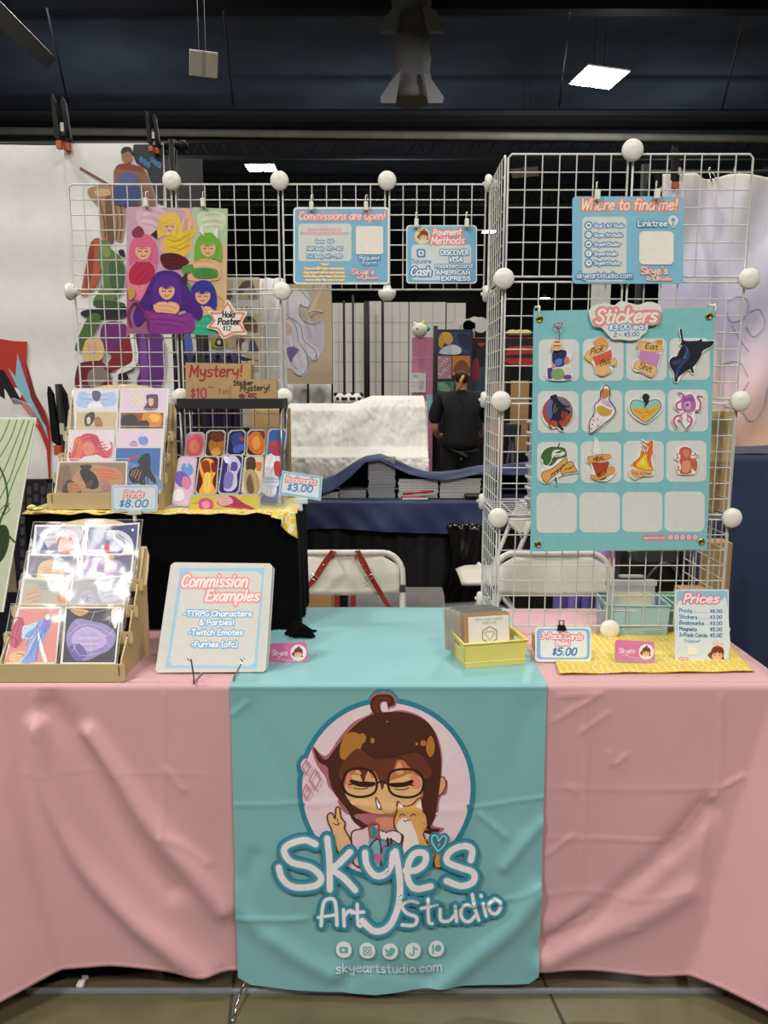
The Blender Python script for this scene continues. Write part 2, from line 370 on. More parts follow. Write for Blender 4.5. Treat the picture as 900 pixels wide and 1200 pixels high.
# ================================================================== THE HALL
conc = mat('polished_concrete', '#5f573f', .4, noise=.22, nscale=5, bump=.15, bscale=60)
blk = mat('black_paint', '#1d2026', .8, noise=.3, nscale=2)
steel_d = mat('dark_steel', '#22252b', .6, noise=.2, nscale=3)
steel_g = mat('grey_conduit', '#c9c3b8', .6, noise=.15, nscale=2)
def S(mb, name, m, **k): return build(mb, name, m, kind='structure', **k)
def bxs(name, lo, hi, m, bev=0): mb = MB(); mb.box(lo, hi, bev); return S(mb, name, m)
bxs('floor', (-30, -12, -.1), (30, 46, 0), conc)
bxs('ceiling', (-30, -12, 10.4), (30, 46, 10.6), mat('navy_black_ceiling', '#5a6474', .8, noise=.2, nscale=.6))
bxs('wall_back', (-30, 46, 0), (30, 46.2, 10.4), blk)
bxs('wall_left', (-30.2, -12, 0), (-30, 46, 10.4), blk)
bxs('wall_right', (30, -12, 0), (30.2, 46, 10.4), blk)
bxs('wall_front', (-30, -12.2, 0), (30, -12, 10.4), blk)
joint = mat('joint_sealant', '#35322b', .8)
for i, (a, b) in enumerate((((272, 1166), (262, 1260)), ((640, 1155), (668, 1215)))):      # saw-cut joints of the slab
    p, q = WZ(a[0], a[1], 0), WZ(b[0], b[1], 0); d = (q - p).normalized(); n = V((d.y, -d.x, 0)) * .0035
    p = p - d * .9; q = q + d * .6
    mb = MB(); mb.prism([(v.x, v.y) for v in (p + n, q + n, q - n, p - n)], .0, .0012); S(mb, 'floor_trim', joint)
# beams, conduit, truss far above
def zray(py, Y): return W(450, py, Y).z
for (y0, y1, Y, hx) in ((-40, 10, 15.5, 30), (128, 148, 21, 30), (206, 216, 34, 30)):
    bxs('ceiling_beam', (-hx, Y, zray(y1, Y)), (hx, Y + .3, zray(y0, Y)), steel_d)
mb = MB(); z = zray(133, 20.6); mb.box((-28, 20.55, z - .06), (28, 20.99, z + .06)); S(mb, 'ceiling_beam_flange', mat('beam_flange', '#5a5d63', .6))
mb = MB(); mb.tube([W(-700, 146, 20), W(450, 158, 20), W(1500, 168, 20)], .09, 8); S(mb, 'ceiling_conduit', steel_g)
mb = MB(); mb.box((-28, 20.3, zray(166, 20.5)), (28, 20.4, zray(163, 20.5))); S(mb, 'ceiling_cable_tray', mat('tray', '#3d3c3b', .7))
for (ya, yb, Y) in ((164, 184, 24), (222, 240, 36)):
    mb = MB(); zt, zb = zray(ya, Y), zray(yb, Y)
    mb.box((-26, Y, zt - .05), (26, Y + .12, zt + .05)); mb.box((-26, Y, zb - .05), (26, Y + .12, zb + .05))
    for k in range(90):
        x = -26 + k * .58; mb.bar((x, Y + .06, zb), (x + .29, Y + .06, zt), .022, 4); mb.bar((x + .29, Y + .06, zt), (x + .58, Y + .06, zb), .022, 4)
    S(mb, 'ceiling_truss', mat('truss_steel', '#5e5f60', .6))
for (a, b, r) in (((55, 10, 14), (80, 122, 20), .02), ((262, 14, 14), (273, 122, 20), .02), ((668, 15, 14), (655, 125, 20), .02), ((872, 20, 14), (846, 128, 20), .02)):
    mb = MB(); mb.bar(W(*a), W(*b), r, 5); S(mb, 'ceiling_cable', mat('cable_grey', '#4a4d54', .7))
mb = MB(); p, q = W(-30, -12, 8), W(54, 68, 12)
mb.tube([p, q], .14, 4); S(mb, 'ceiling_crane_beam', mat('crane_beam', '#55555a', .6))
# fabric covered duct
t = thing('hanging_duct', 'grey fabric-wrapped hanging duct with two flared collars high under the black ceiling', 'duct', W(482, 128, 15.5))
dk = mat('duct_fabric', '#767678', .8, bump=.5, bscale=12)
c = W(482, 65, 15.5); zt, zb = zray(-60, 15.5), zray(120, 15.5)
mb = MB(); mb.lathe([(.36 + .02 * math.sin(k * 2.1), zb + (zt - zb) * k / 24) for k in range(25)], (c.x, c.y, 0), 20); build(mb, 'duct_tube', dk, t)
for (ya, yb) in ((20, 48), (92, 130)):
    for sx in (-1, 1):
        mb = MB(); za, zb2 = zray(ya, 15.4), zray(yb, 15.4)
        mb.prism([(c.x + sx * .20, za), (c.x + sx * .40, zb2 + .35), (c.x + sx * .58, zb2 + .1), (c.x + sx * .56, zb2), (c.x + sx * .30, zb2)][::sx], 15.0, 15.12, 'y')
        build(mb, 'collar_flap', mat('duct_flap', '#8f8f92', .8), t)
# ------------------------------------------------------------------ lamps of the hall
lampw = mat('lamp_diffuser', '#ffffff', .5, emis='#fff1d8', estr=60)
lampo = mat('lamp_housing', '#b9b6ad', .5); lampoff = mat('unlit_lens', '#cfcabd', .5)
def highbay(px, py, Y, w, d, label, lit=True, power=0, yaw=0, tilt=0):
    p = W(px, py, Y) if py is not None else V((px, Y, 7.8))
    t = thing('high_bay_lamp', label, 'lamp', p, 'high bay lamps of the hall', Matrix.Rotation(yaw, 3, 'Z') @ Matrix.Rotation(tilt, 3, 'X'))
    T = WM[t.name]
    mb = MB(T); mb.box((-w / 2, -d / 2, .015), (w / 2, d / 2, .05), .01); mb.box((-.06, -.06, .05), (.06, .06, .19)); build(mb, 'housing', lampo, t)
    for k in (-1, 1):
        mb = MB(T); mb.box((min(k * .03, k * w * .46), -d * .46, 0), (max(k * .03, k * w * .46), d * .46, .02)); build(mb, 'diffuser', lampw if lit else lampoff, t)
    mb = MB()
    for sx in (-1, 1): q = T @ V((sx * w * .12, 0, .19)); mb.bar(q, (q.x, q.y, 10.385), .006, 4)
    build(mb, 'suspension_wire', steel_d, t)
    return p
def area_light(p, power, size=1.0, col=(1, .965, .915)):
    l = bpy.data.lights.new('lamp_or_fill_light', 'AREA'); l.shape = 'RECTANGLE'; l.size = size; l.size_y = size * .5; l.energy = power; l.color = col
    o = bpy.data.objects.new('lamp_or_fill_light', l); o.location = p - V((0, 0, .06)); COL.objects.link(o); return o
LP = LAMP_POWER = 200
p = highbay(702, 92, 17, 1.0, .75, 'brightest lit high bay lamp glaring near the top of the picture above the gridwall tower', yaw=.3, tilt=-.12); area_light(p, LP)
p = highbay(306, 197, 27, 1.0, .8, 'lit high bay lamp glowing above the round connectors of the long gridwall'); area_light(p, LP)
highbay(239, 76, 12, .40, .34, 'unlit white slotted lamp hanging from two wires under the dark ceiling', lit=False, tilt=-.95, yaw=.3)
highbay(615, 203, 24, .8, .45, 'unlit white lamp seen through the top cells of the gridwall tower', lit=False, tilt=-.3, yaw=-.3)
highbay(573, 272, 36, .6, .5, 'small distant lit lamp beside the upper left side of the gridwall tower')
highbay(638, 350, 60 * .7, .5, .45, 'tiny distant lit lamp low behind the gridwall tower, above the red case')
highbay(527, 330, 44, .35, .3, 'tiny distant lit lamp just below the payment methods sign')
highbay(897, 203, 26, .7, .5, 'distant lit lamp at the right edge beside the pastel tapestry')
LSET = [(-4.3, -3.6, .95), (.8, -6.5, .9), (5, -4, .6), (-4.2, .9, 1.35), (2.6, 1.4, .6), (-7, 7, 1.0), (0, 6.5, 1.0), (7, 7, 1.0), (-4, 12, 1), (3, 12, 1)]
for x, y, k in LSET: area_light(V((x, y, 7.8)), LP * k, 1.0)
for x, y, k in ((-2.6, -1.9, .78), (1.6, -2.3, .80)): area_light(V((x, y, 5.0)), LP * k, 1.0)  # added unseen lights, hung low in front to brighten the upright signs
for x, y in ((-6, 13), (4.7, 16), (0, 24), (-8, 22), (9, 24)):          # added unseen area lights that brighten the ceiling steelwork
    o = area_light(V((x, y, 6.6)), 45, 1.2, (.86, .92, 1)); o.rotation_euler = (2.15, 0, 0)
wd = bpy.data.worlds.new('world'); SC.world = wd; wd.use_nodes = True
wd.node_tree.nodes['Background'].inputs[0].default_value = (.05, .055, .065, 1); wd.node_tree.nodes['Background'].inputs[1].default_value = 1
cam = bpy.data.cameras.new('camera'); co = bpy.data.objects.new('camera', cam); COL.objects.link(co)
co.location = CAM; co.rotation_euler = (math.radians(90) - TH, 0, 0); cam.sensor_fit = 'VERTICAL'; cam.sensor_height = 24; cam.lens = 24 * F / 1200; cam.clip_end = 200
SC.camera = co
vs = SC.view_settings; vs.view_transform = 'Standard'; vs.look = 'None'; vs.gamma = 1; vs.use_curve_mapping = False; vs.exposure = 0

# ================================================================== THE STALL TABLE AND ITS CLOTHS
ZT = .745; YF, YB, XL, XR = 1.575, 2.155, -.88, .88
whitep = mat('white_plastic', '#dcdad2', .45); greym = mat('grey_metal', '#8b8d90', .35, .8)
t = thing('folding_table', 'folding trestle table hidden under the pink cloth, its grey legs under the hem', 'table', (0, (YF + YB) / 2, 0))
mb = MB(); mb.box((XL + .01, YF + .012, ZT - .035), (XR - .01, YB - .01, ZT - .006), .008); build(mb, 'tabletop', whitep, t)
for sx in (-1, 1):
    for yy in (YF + .12, YB - .08):
        mb = MB(); mb.bar((sx * .72, yy, .0), (sx * .72, yy, ZT - .035), .014, 8); build(mb, 'leg', greym, t)
mb = MB()
p = WZ(30, 1158, .012); q = WZ(845, 1148, .012); mb.box((p.x, p.y - .005, .0), (q.x, p.y + .005, .010), .002)
build(mb, 'metal_floor_bar', mat('bar_metal', '#8e9196', .45, .3), label='long grey metal bar lying on the concrete under the pink hem', cat='metal bar')
mb = MB(); p = WZ(95, 1157, .0); mb.box((p.x - .008, p.y - .009, .0), (p.x + .008, p.y + .009, .014), .003); mb.box((p.x - .008, p.y + .022, .0), (p.x + .008, p.y + .034, .012), .003)
build(mb, 'cable_clip', whitep, label='small white plastic clip on the metal bar beneath the pink hem', cat='clip')
mb = MB(); p = WZ(273, 1198, .0); mb.tube([p, p + V((.004, .05, .0)) + V((0, 0, .02)), p + V((.02, .13, .03))], .0028, 6); mb.ball(p + V((0, 0, .004)), .006, 8, 6)
build(mb, 'chrome_hook_rod', mat('chrome', '#c9c9cc', .15, 1), label='small chrome rod sticking out under the teal banner onto the concrete', cat='rod', origin=p)
# fold lines measured on the front of the cloth: (points in photo pixels, height, width)
def onfront(s): return [(W(x, y, YF).x, W(x, y, YF).z) for x, y in smooth(s, k=4)]
def ridge(s, a, w, w2=None): return (onfront(s), a, w, w2 or w)
RID = [ridge('45,850 55,905 70,948 98,1000 130,1040 165,1075 200,1102 240,1135', .024, .020, .05), ridge('105,857 140,906 165,945 189,976 227,1018 262,1062', .019, .018, .04),
       ridge('60,830 85,860 120,930 165,1000 200,1040', -.012, .03), ridge('826,945 790,985 730,1040 640,1105', -.014, .024), ridge('800,1040 720,1085 640,1120', .013, .03),
       ridge('770,1010 740,1040 650,1080', .009, .03), ridge('192,812 192,975', .0022, .0035), ridge('192,975 193,1140', .0010, .004), ridge('40,815 45,860', .003, .006),
       ridge('686,820 685,940 678,1040', .002, .0035), ridge('845,815 841,912 821,997 818,1130', .003, .005), ridge('640,923 760,924 840,921', .0016, .0035), ridge('640,980 700,982 790,983', .0016, .0035),
       ridge('640,1046 690,1042 740,1050 810,1035', .0016, .0035), ridge('655,816 705,812', .0028, .005), ridge('648,845 700,815', .003, .005), ridge('680,858 712,836', .0028, .004),
       ridge('714,880 718,896 733,884', .0035, .004), ridge('845,921 870,908', .004, .005), ridge('835,930 800,975', .004, .007), ridge('812,1030 822,970', .003, .006),
       ridge('0,903 192,905 260,909', .0008, .003), ridge('195,900 215,925', .003, .006), ridge('192,975 215,985 245,1010', .003, .007), ridge('668,920 674,930', .003, .004),
       ridge('640,1000 670,978', .003, .005), ridge('655,1090 690,1075 700,1060', .003, .006), ridge('735,1085 745,1083', .003, .004)]
def dsum(R, x, z):
    d = 0
    for P, a, w, w2 in R:
        best = 9
        n = len(P) - 1
        if not (min(P[0][0], P[-1][0]) - .15 < x < max(P[0][0], P[-1][0]) + .15): continue
        for i in range(n):
            ax, az = P[i]; bx, bz = P[i + 1]; dx, dz = bx - ax, bz - az; L2 = dx * dx + dz * dz + 1e-12
            u = max(0, min(1, ((x - ax) * dx + (z - az) * dz) / L2)); ex, ez = x - ax - u * dx, z - az - u * dz
            q = math.hypot(ex, ez); ww = w + (w2 - w) * (i + u) / n * .5
            q = q / ww
            if q < best: best = q
        if best < 3: d += a * math.exp(-best * best)
    return d
def tablecloth_out(x, z):
    """how far the front drop stands out from the table edge"""
    t = max(0, (ZT - z) / (ZT - .05)); dl, dr = x - XL, XR - x
    sp = lambda q: (q + math.sqrt(q * q + .0012)) / 2
    c = .15 * t * sp(1 - max(dl, 0) / (.055 + .10 * t)) + .15 * t * sp(1 - max(dr, 0) / (.04 + .15 * t))
    w = .006 * math.sin(x * 9 + 1.2) * t + .004 * math.sin(x * 23) * t
    return .012 * t + c + w + dsum(RID, x, z)
HEM = [(XL, .062), (-.75, .075), (-.62, .078), (-.4, .06), (-.1, .05), (.3, .062), (.6, .055), (.75, .06), (XR, .055)]
def lerp_t(T, x):
    if x <= T[0][0]: return T[0][1]
    for (a, u), (b, v) in zip(T, T[1:]):
        if x <= b: return u + (v - u) * (x - a) / (b - a)
    return T[-1][1]
pink = mat('pink_cotton', '#d1a0a3', .6, noise=.04, nscale=3, bump=.12, bscale=900, sheen=.15)
pinkh = mat('pink_hem', '#e0abad', .6, noise=.04)
mb = MB(); NV = 110; pathp = []
for k in range(14): pathp.append((XL, YB - (YB - YF - .03) * k / 14, -1, 0))
for k in range(7): a = math.radians(180 + 90 * k / 7); pathp.append((XL + .03 + .03 * math.cos(a), YF + .03 + .03 * math.sin(a), math.cos(a), math.sin(a)))
NFx = 250
for k in range(NFx + 1): pathp.append((XL + .03 + (XR - XL - .06) * k / NFx, YF, 0, -1))
for k in range(1, 8): a = math.radians(270 + 90 * k / 7); pathp.append((XR - .03 + .03 * math.cos(a), YF + .03 + .03 * math.sin(a), math.cos(a), math.sin(a)))
for k in range(1, 15): pathp.append((XR, YF + .03 + (YB - YF - .03) * k / 14, 1, 0))
rows = []
for j in range(NV + 1):
    row = []
    for (x, y, nx, ny) in pathp:
        hz = lerp_t(HEM, x)
        if j < 5: a = math.radians(90 * j / 5); z = ZT - .012 * (1 - math.cos(a)); o = .012 * (math.sin(a) - 1)
        else:
            z = ZT - .012 + (hz - ZT + .012) * (j - 5) / (NV - 5)
            if ny < -.99: o = tablecloth_out(x, z)
            else:
                t_ = (ZT - z) / (ZT - .05); yy = y - YF
                o = tablecloth_out(XL if x < 0 else XR, z) * (1 if ny < -.01 or nx == 0 else math.exp(-(yy / .2) ** 2)) + .01 * math.sin(yy * 22) * t_ * min(1, yy / .2)
                o = max(o, 0)
        row.append(mb.P((x + nx * o, y + ny * o, z)))
    rows.append(row)
mb.smooth = True
for j in range(NV):
    mb.use(1 if j >= NV - 2 else 0)
    for i in range(len(pathp) - 1): mb.face([rows[j][i], rows[j][i + 1], rows[j + 1][i + 1], rows[j + 1][i]][::-1])
mb.use(0); r0 = rows[0]
mb.grid(lambda u, v: (XL + .012 + (XR - XL - .024) * u, YF + .012 + (YB - YF - .012) * v, ZT + .0006 * math.sin(u * 40) * math.sin(v * 9) * (1 if .05 < u < .95 else 0)), 60, 20)
build(mb, 'pink_tablecloth', [pink, pinkh], label='pink cotton tablecloth draped over the stall table down to the concrete', cat='tablecloth', origin=(0, YF + .3, ZT), thick=.0012)
# ------------------------------------------------------------------ teal banner runner with the printed emblem
teal = mat('teal_polyester', '#7db3b6', .42, noise=.03, nscale=2, bump=.05, bscale=700, sheen=.1)
ink = mat('printed_ink', '#ffffff', .5, noise=.03, nscale=60, attr=True)
inkg = mat('glossy_print', '#ffffff', .42, spec=.22, noise=.03, nscale=60, attr=True)
RX0, RX1 = W(270, 803, YF).x, W(640, 803, YF).x
RR = [ridge('277,1040 300,1075 350,1110 390,1130', .008, .025), ridge('628,1040 600,1075 560,1110 510,1150', .012, .026), ridge('633,960 610,985 590,1010', .006, .014), ridge('271,940 350,938 400,936', .0016, .005),
      ridge('400,936 500,944 560,942 636,930', .0022, .004), ridge('275,1068 330,1070 360,1068', .003, .007), ridge('455,815 452,1010', .0014, .003), ridge('470,1040 540,1052 600,1045 630,1030', .0022, .006),
      ridge('560,950 590,975', .003, .008), ridge('290,830 330,900 350,960', -.003, .03), ridge('620,830 600,900 612,960', -.003, .03), ridge('400,1145 430,1120 500,1135', -.004, .02),
      ridge('275,835 290,822', .003, .006), ridge('300,1000 290,1040 310,1080', -.004, .02)]
RHEM = [(RX0, .055), (RX0 + .03, .038), (-.2, .03), (-.02, .024), (.1, .04), (.2, .036), (RX1 - .02, .045), (RX1, .062)]
def runner_out(x, z):
    t = max(0, (ZT - z) / ZT); u = (x - RX0) / (RX1 - RX0)
    return tablecloth_out(x, z) + .006 + .010 * t + dsum(RR, x, z) + .004 * t * math.sin(u * 14 + 2 * t) + .005 * t * t * math.sin(u * 6.3)
def runpt(x, v, up=0):
    """v in 0..1 from the back of the table over the edge to the hem"""
    hz = lerp_t(RHEM, x)
    if v < .3: y = YB + .002 - (YB - YF) * v / .3; return V((x, y, ZT + .003 + .001 * math.sin(y * 30 + x * 7) + .0015 * math.exp(-((y - 1.86) / .012) ** 2) + up))
    if v < .34: a = math.radians(90 * (v - .3) / .04); return V((x, YF - .001 - (.006 + .002) * math.sin(a), ZT + .003 - .012 * (1 - math.cos(a))))
    z = ZT - .009 + (hz - ZT + .009) * (v - .34) / .66
    return V((x, YF - runner_out(x, z) - .002 * math.exp(-((ZT - z) / .02)), z))
mb = MB(); NU = 130
vv = [.3 * k / 24 for k in range(24)] + [.3 + .04 * k / 5 for k in range(5)] + [.34 + .66 * k / 150 for k in range(151)]
ids = [[mb.P(runpt(RX0 + (RX1 - RX0) * i / NU, v)) for i in range(NU + 1)] for v in vv]
mb.smooth = True
for j in range(len(vv) - 1):
    for i in range(NU): mb.face([ids[j][i], ids[j + 1][i], ids[j + 1][i + 1], ids[j][i + 1]])
YP = YF - .03
Tb = Matrix.Translation(V((0, YP, 0))) @ Matrix(((1, 0, 0, 0), (0, 0, -1, 0), (0, 1, 0, 0), (0, 0, 0, 1)))
def bwarp(x, z, up): return V((x, YF - runner_out(x, z) - up, z))
class BArt(Art):
    def put(s, polys, col):
        out = []
        for p in polys:
            q = []
            lp = [s.L(a) for a in p]
            for a, b in zip(lp, lp[1:] + lp[:1]):
                n = max(1, int(math.hypot(b[0] - a[0], b[1] - a[1]) / .007))
                q += [(a[0] + (b[0] - a[0]) * k / n, a[1] + (b[1] - a[1]) * k / n) for k in range(n)]
            out.append(q)
        I = s.L; s.L = lambda p: p
        Art.put(s, out, col); s.L = I
ba = BArt(mb, Tb, (270, 780, 2.368), 1, .0017, .00010, bwarp, .008)
C_OUT, C_SK, C_HR, C_HD, C_LN = '#2f8299', '#e9b984', '#6a3524', '#4e241a', '#5a1f1a'
# circle with outline bumps
circ = ell(433, 352, 250, 252, 60)
ba.put([circ, ell(425, 130, 48, 58), ell(207, 290, 26, 34), ell(210, 355, 24, 34)], C_OUT)
ba.put([ell(433, 352, 236, 238, 60), ell(425, 125, 32, 42), ell(209, 288, 16, 20)], '#edd3da')
# hair with curl, ear, face
ba.f('#b56a78', '224,232 262,262 300,212 340,168 392,140 386,105 408,86 450,88 462,118 440,132 432,112 418,118 424,140 480,134 540,158 578,210 590,270 588,318 604,330 602,364 584,376 576,420 562,450 596,462 560,482 540,470 420,440 396,468 362,464 350,430 318,420 300,395 290,370 270,345 262,320 236,282')
ba.f(C_HD, '404,150 388,128 390,106 408,92 446,93 457,116 440,126 433,110 418,112 414,124 424,148')
ba.f(C_HR, '410,146 396,126 397,108 411,98 440,99 448,110 438,114 428,104 414,106 408,122 418,146')
ba.fo('#e0a878', C_LN, 3, '572,332 592,318 600,338 590,362 572,368')
ba.f(C_HD, '230,238 262,272 290,240 330,190 380,152 440,138 510,146 560,180 582,240 586,300 580,360 568,430 556,456 584,462 560,474 530,462 500,420 350,420 364,440 384,452 396,464 366,458 340,440 324,410 300,380 282,352 272,320 268,292 242,276')
ba.f(C_HR, '240,252 266,282 296,248 334,198 384,158 440,144 506,152 554,186 576,240 580,300 574,360 562,420 540,440 500,400 350,400 330,396 306,372 290,340 280,310 284,286 250,272')
ba.f('#b77b32', '303,240 318,202 346,196 366,214 356,250 330,272 306,268'); ba.o('#b77b32', 365, 212, 11, 14); ba.o('#b77b32', 394, 218, 6, 8); ba.f('#b77b32', '548,216 558,204 568,226 566,252 554,262 544,240'); ba.o('#b77b32', 536, 224, 8, 8); ba.o('#b77b32', 518, 226, 4, 4)
ba.f('#c07a45', '316,300 312,340 330,386 372,412 430,420 500,414 530,390 536,330 528,300 470,268 420,292 380,262')
ba.f(C_SK, '318,340 320,370 346,398 400,416 460,412 520,392 530,350 532,322 500,308 470,318 430,330 400,322 350,312 330,318')
ba.f('#e48f78', '318,318 332,310 340,340 326,350', 3); ba.f('#e48f78', '500,312 524,318 528,344 508,346', 3)
ba.f(C_HR, '300,300 350,240 400,268 460,262 520,250 560,300 540,322 500,292 470,262 450,300 432,330 420,352 414,330 398,300 384,320 372,340 352,300 330,300 312,330')
ba.f('#e7a77c', '458,306 468,272 482,306', 2); ba.f('#e7a77c', '372,330 382,300 392,322', 2); ba.f('#e7a77c', '344,306 354,298 364,310', 2)
# glasses, eyes, mouth
ba.st('#2a1713', 6, '312,330 322,304 352,294 388,300 404,322 404,352 384,368 350,372 322,362 310,340', closed=True)
ba.st('#2a1713', 6, '438,328 446,302 480,294 520,300 536,326 530,356 504,370 466,368 444,356', closed=True); ba.st('#2a1713', 5, '404,340 412,330 430,330 438,338')
ba.f('#35150f', '332,324 360,330 400,330 396,342 360,344 336,336', 2); ba.st('#2a1713', 3, '328,338 344,336;330,330 340,334;508,338 496,336;508,328 498,334'); ba.f('#35150f', '440,332 480,330 506,322 504,334 480,342 448,342', 2)
ba.st(C_LN, 2, '340,348 366,350 380,346;456,348 480,350 496,344'); ba.fo('#f4ece6', C_LN, 3, '403,372 412,384 418,402 408,398')
# hand, shirt
ba.fo(C_SK, C_LN, 4, '268,424 280,416 290,432 292,404 302,402 306,428 318,444 316,460 334,492 338,528 318,532 302,530 288,498 280,462 272,446')
ba.st(C_LN, 2.5, '284,444 294,450 304,444;296,432 298,448')
ba.fo('#e6c7cc', C_LN, 4, '336,470 366,458 386,452 390,492 386,560 344,556 340,520')
ba.p('#7c9ab2', '384,455 412,452 440,480 474,462 478,500 474,570 392,572 384,520'); ba.f('#d98b76', '404,428 452,426 452,452 430,462 410,450', 3)
ba.fo('#f0dcdf', C_LN, 3, '410,458 430,466 452,460 474,470 470,496 446,484 420,486'); ba.fo('#7db2b8', C_LN, 4, '390,500 414,486 416,560 392,570 384,540', 3)
ba.st('#a8542f', 5, '384,450 390,442 408,442 412,452 410,476 392,480 386,470', closed=True); ba.o('#4d7fa6', 398, 464, 8, 12)
ba.fo('#5d93ab', C_LN, 3, '422,508 444,500 472,504 474,548 440,560 418,548', 3); ba.o('#c06a9c', 404, 532, 8, 9); ba.o('#c06a9c', 414, 530, 8, 9); ba.p('#c06a9c', '397,536 421,534 410,550'); ba.o('#2d2a32', 428, 558, 9, 9); ba.st('#542414', 6, '436,480 438,500;446,482 446,500')
# cat
ba.fo('#e0a860', C_LN, 3.5, '462,408 464,380 478,392 502,390 520,374 530,372 534,404 544,420 546,450 536,470 548,500 552,540 540,560 500,560 478,552 476,500 480,470 460,458 454,432')
ba.f('#f2e6dc', '466,398 470,384 482,398', 2); ba.f('#f2e6dc', '514,392 528,378 530,402', 2); ba.f('#efe1dc', '462,440 480,424 500,432 508,450 520,480 528,520 520,550 486,552 478,510 482,474 466,460')
ba.st('#5a2a18', 2.6, '470,420 476,414 484,418;500,420 508,414 514,418;480,430 486,434 492,430 498,432'); ba.st('#c98b3c', 3, '534,440 546,444;536,454 546,458;540,486 550,484;542,500 552,498')
ba.fo('#d99347', C_LN, 3, '566,540 574,520 590,516 598,540 590,560 570,562'); ba.fo('#d99347', C_LN, 3, '508,546 530,538 532,552 512,558')
# sparkles
for x, y, r in ((209, 288, 20), (234, 322, 28), (210, 357, 21)): ba.st('#c9869a', 4, [(x, y - r), (x + r * .55, y), (x, y + r), (x - r * .55, y)], closed=True, sharp=True)
# lettering "Skye's Art Studio"
LT = [('236,500 206,488 160,500 148,520 170,548 222,562 252,590 236,612 180,616 146,596 134,562', 17.5), ('268,484 274,540 276,622', 17.5), ('332,520 296,556 280,566 314,590 346,622', 17.5),
      ('374,520 378,552 400,580 426,578 444,556 452,520', 17.5), ('458,514 470,590 466,660 440,716 400,730 366,704', 17.5),
      ('486,566 516,566 540,548 540,522 512,520 494,546 492,588 512,616 556,612', 17.5), ('668,546 672,516 646,506 608,522 602,548 640,566 676,580 674,606 640,616 600,600', 17.5)]
L2 = [('252,720 256,670 266,650 290,654 296,718', 9.5), ('244,698 296,690', 8), ('314,676 316,720;316,694 330,678 344,682', 9), ('352,660 354,712 362,718;336,684 370,680', 9),
      ('520,654 496,648 476,660 488,680 516,694 510,714 476,712', 9), ('548,646 550,706 560,714;530,670 574,664', 9), ('582,676 584,706 606,710 622,696;624,670 628,712', 9),
      ('670,672 652,668 640,686 646,708 664,714 680,698;672,640 680,680 690,710', 9), ('702,664 710,698;696,642 697,645', 9), ('734,650 718,664 722,686 738,690 750,672 748,656 734,650', 9)]
HT = '576,518 560,492 562,474 574,476 578,490 590,476 600,484 592,504 576,518'
def caps(lst, e, sc=1):
    o = []
    for q, w in lst:
        for r in q.split(';'): o += capsule(smooth(r, k=5), w * sc + e, 10)
    return o
ba.put(caps(LT, 26) + caps(L2, 20) + capsule(smooth(HT, k=3), 18, 10), '#2f8299')
ba.put(caps(LT, 12, 1.0) + caps(L2, 7), '#4d9aab'); ba.put(caps(LT, 0) + caps(L2, 0), '#eee6ea'); ba.st('#9fd3da', 4, HT)
# icons and address
for x in (315, 380, 443, 506, 571): ba.o('#e4eaea', x, 783, 22, 22, n=24)
ba.rr('#6faeb2', 303, 775, 327, 792, 5); ba.p('#e4eaea', '311,779 320,783.5 311,788')
ba.st('#6faeb2', 3, '370,773 390,773 390,793 370,793', closed=True, sharp=True); ba.st('#6faeb2', 3, ell(380, 783, 5), closed=True, sharp=True)
ba.f('#6faeb2', '430,774 440,781 443,773 452,772 457,778 452,790 440,796 428,792 436,789 430,782', 2)
ba.st('#6faeb2', 4, '508,770 508,790 502,794 498,788;508,772 514,778 519,779'); ba.p('#6faeb2', '560,770 564,770 564,796 560,796'); ba.o('#6faeb2', 576, 781, 9, 9)
ba.t('skyeartstudio.com', 292, 588, 842, 24, 2.6, '#dfe9ea')
build(mb, 'teal_banner', [teal, ink], label='teal banner hanging over the pink cloth, printed with a brown-haired portrait, cat and studio name', cat='banner', origin=(0, 1.8, ZT), thick=0)

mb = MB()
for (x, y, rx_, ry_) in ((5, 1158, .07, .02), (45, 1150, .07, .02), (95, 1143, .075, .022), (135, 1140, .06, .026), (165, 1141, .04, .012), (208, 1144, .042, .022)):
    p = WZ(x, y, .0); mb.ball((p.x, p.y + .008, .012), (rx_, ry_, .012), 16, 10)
build(mb, 'hem_shade_lumps', mat('hem_shade_black', '#050506', .85, bump=.6, bscale=12, spec=.1), label='low black lumps standing in for the shade on the concrete under the pink hem', cat='cloth')  # black shapes added where the floor under the hem is only shaded
# ================================================================== WIRE GRIDWALLS
wire = mat('white_coated_wire', '#d3d2cd', .35, noise=.04); knob = mat('white_connector_plastic', '#e6e4da', .4, noise=.03)
def gridpanel(P0, ux, uz, w, h, label, group, name='wire_grid_panel', n=7):
    P0, ux, uz = V(P0), V(ux), V(uz); mb = MB(); g = .006; nn = ux.cross(uz)
    A = P0 + ux * g + uz * g; w2, h2 = w - 2 * g, h - 2 * g; c = .008
    ring = [A + ux * a + uz * b for a, b in ((c, 0), (w2 - c, 0), (w2, c), (w2, h2 - c), (w2 - c, h2), (c, h2), (0, h2 - c), (0, c))]
    mb.tube(ring, .0026, 6, closed=True)
    for k in range(1, n):
        a = A + ux * (w2 * k / n) + nn * .002; mb.bar(a, a + uz * h2, .0016, 5, False)
        b = A + uz * (h2 * k / n) - nn * .002; mb.bar(b, b + ux * w2, .0016, 5, False)
    return build(mb, name, wire, label=label, cat='wire grid panel', group=group)
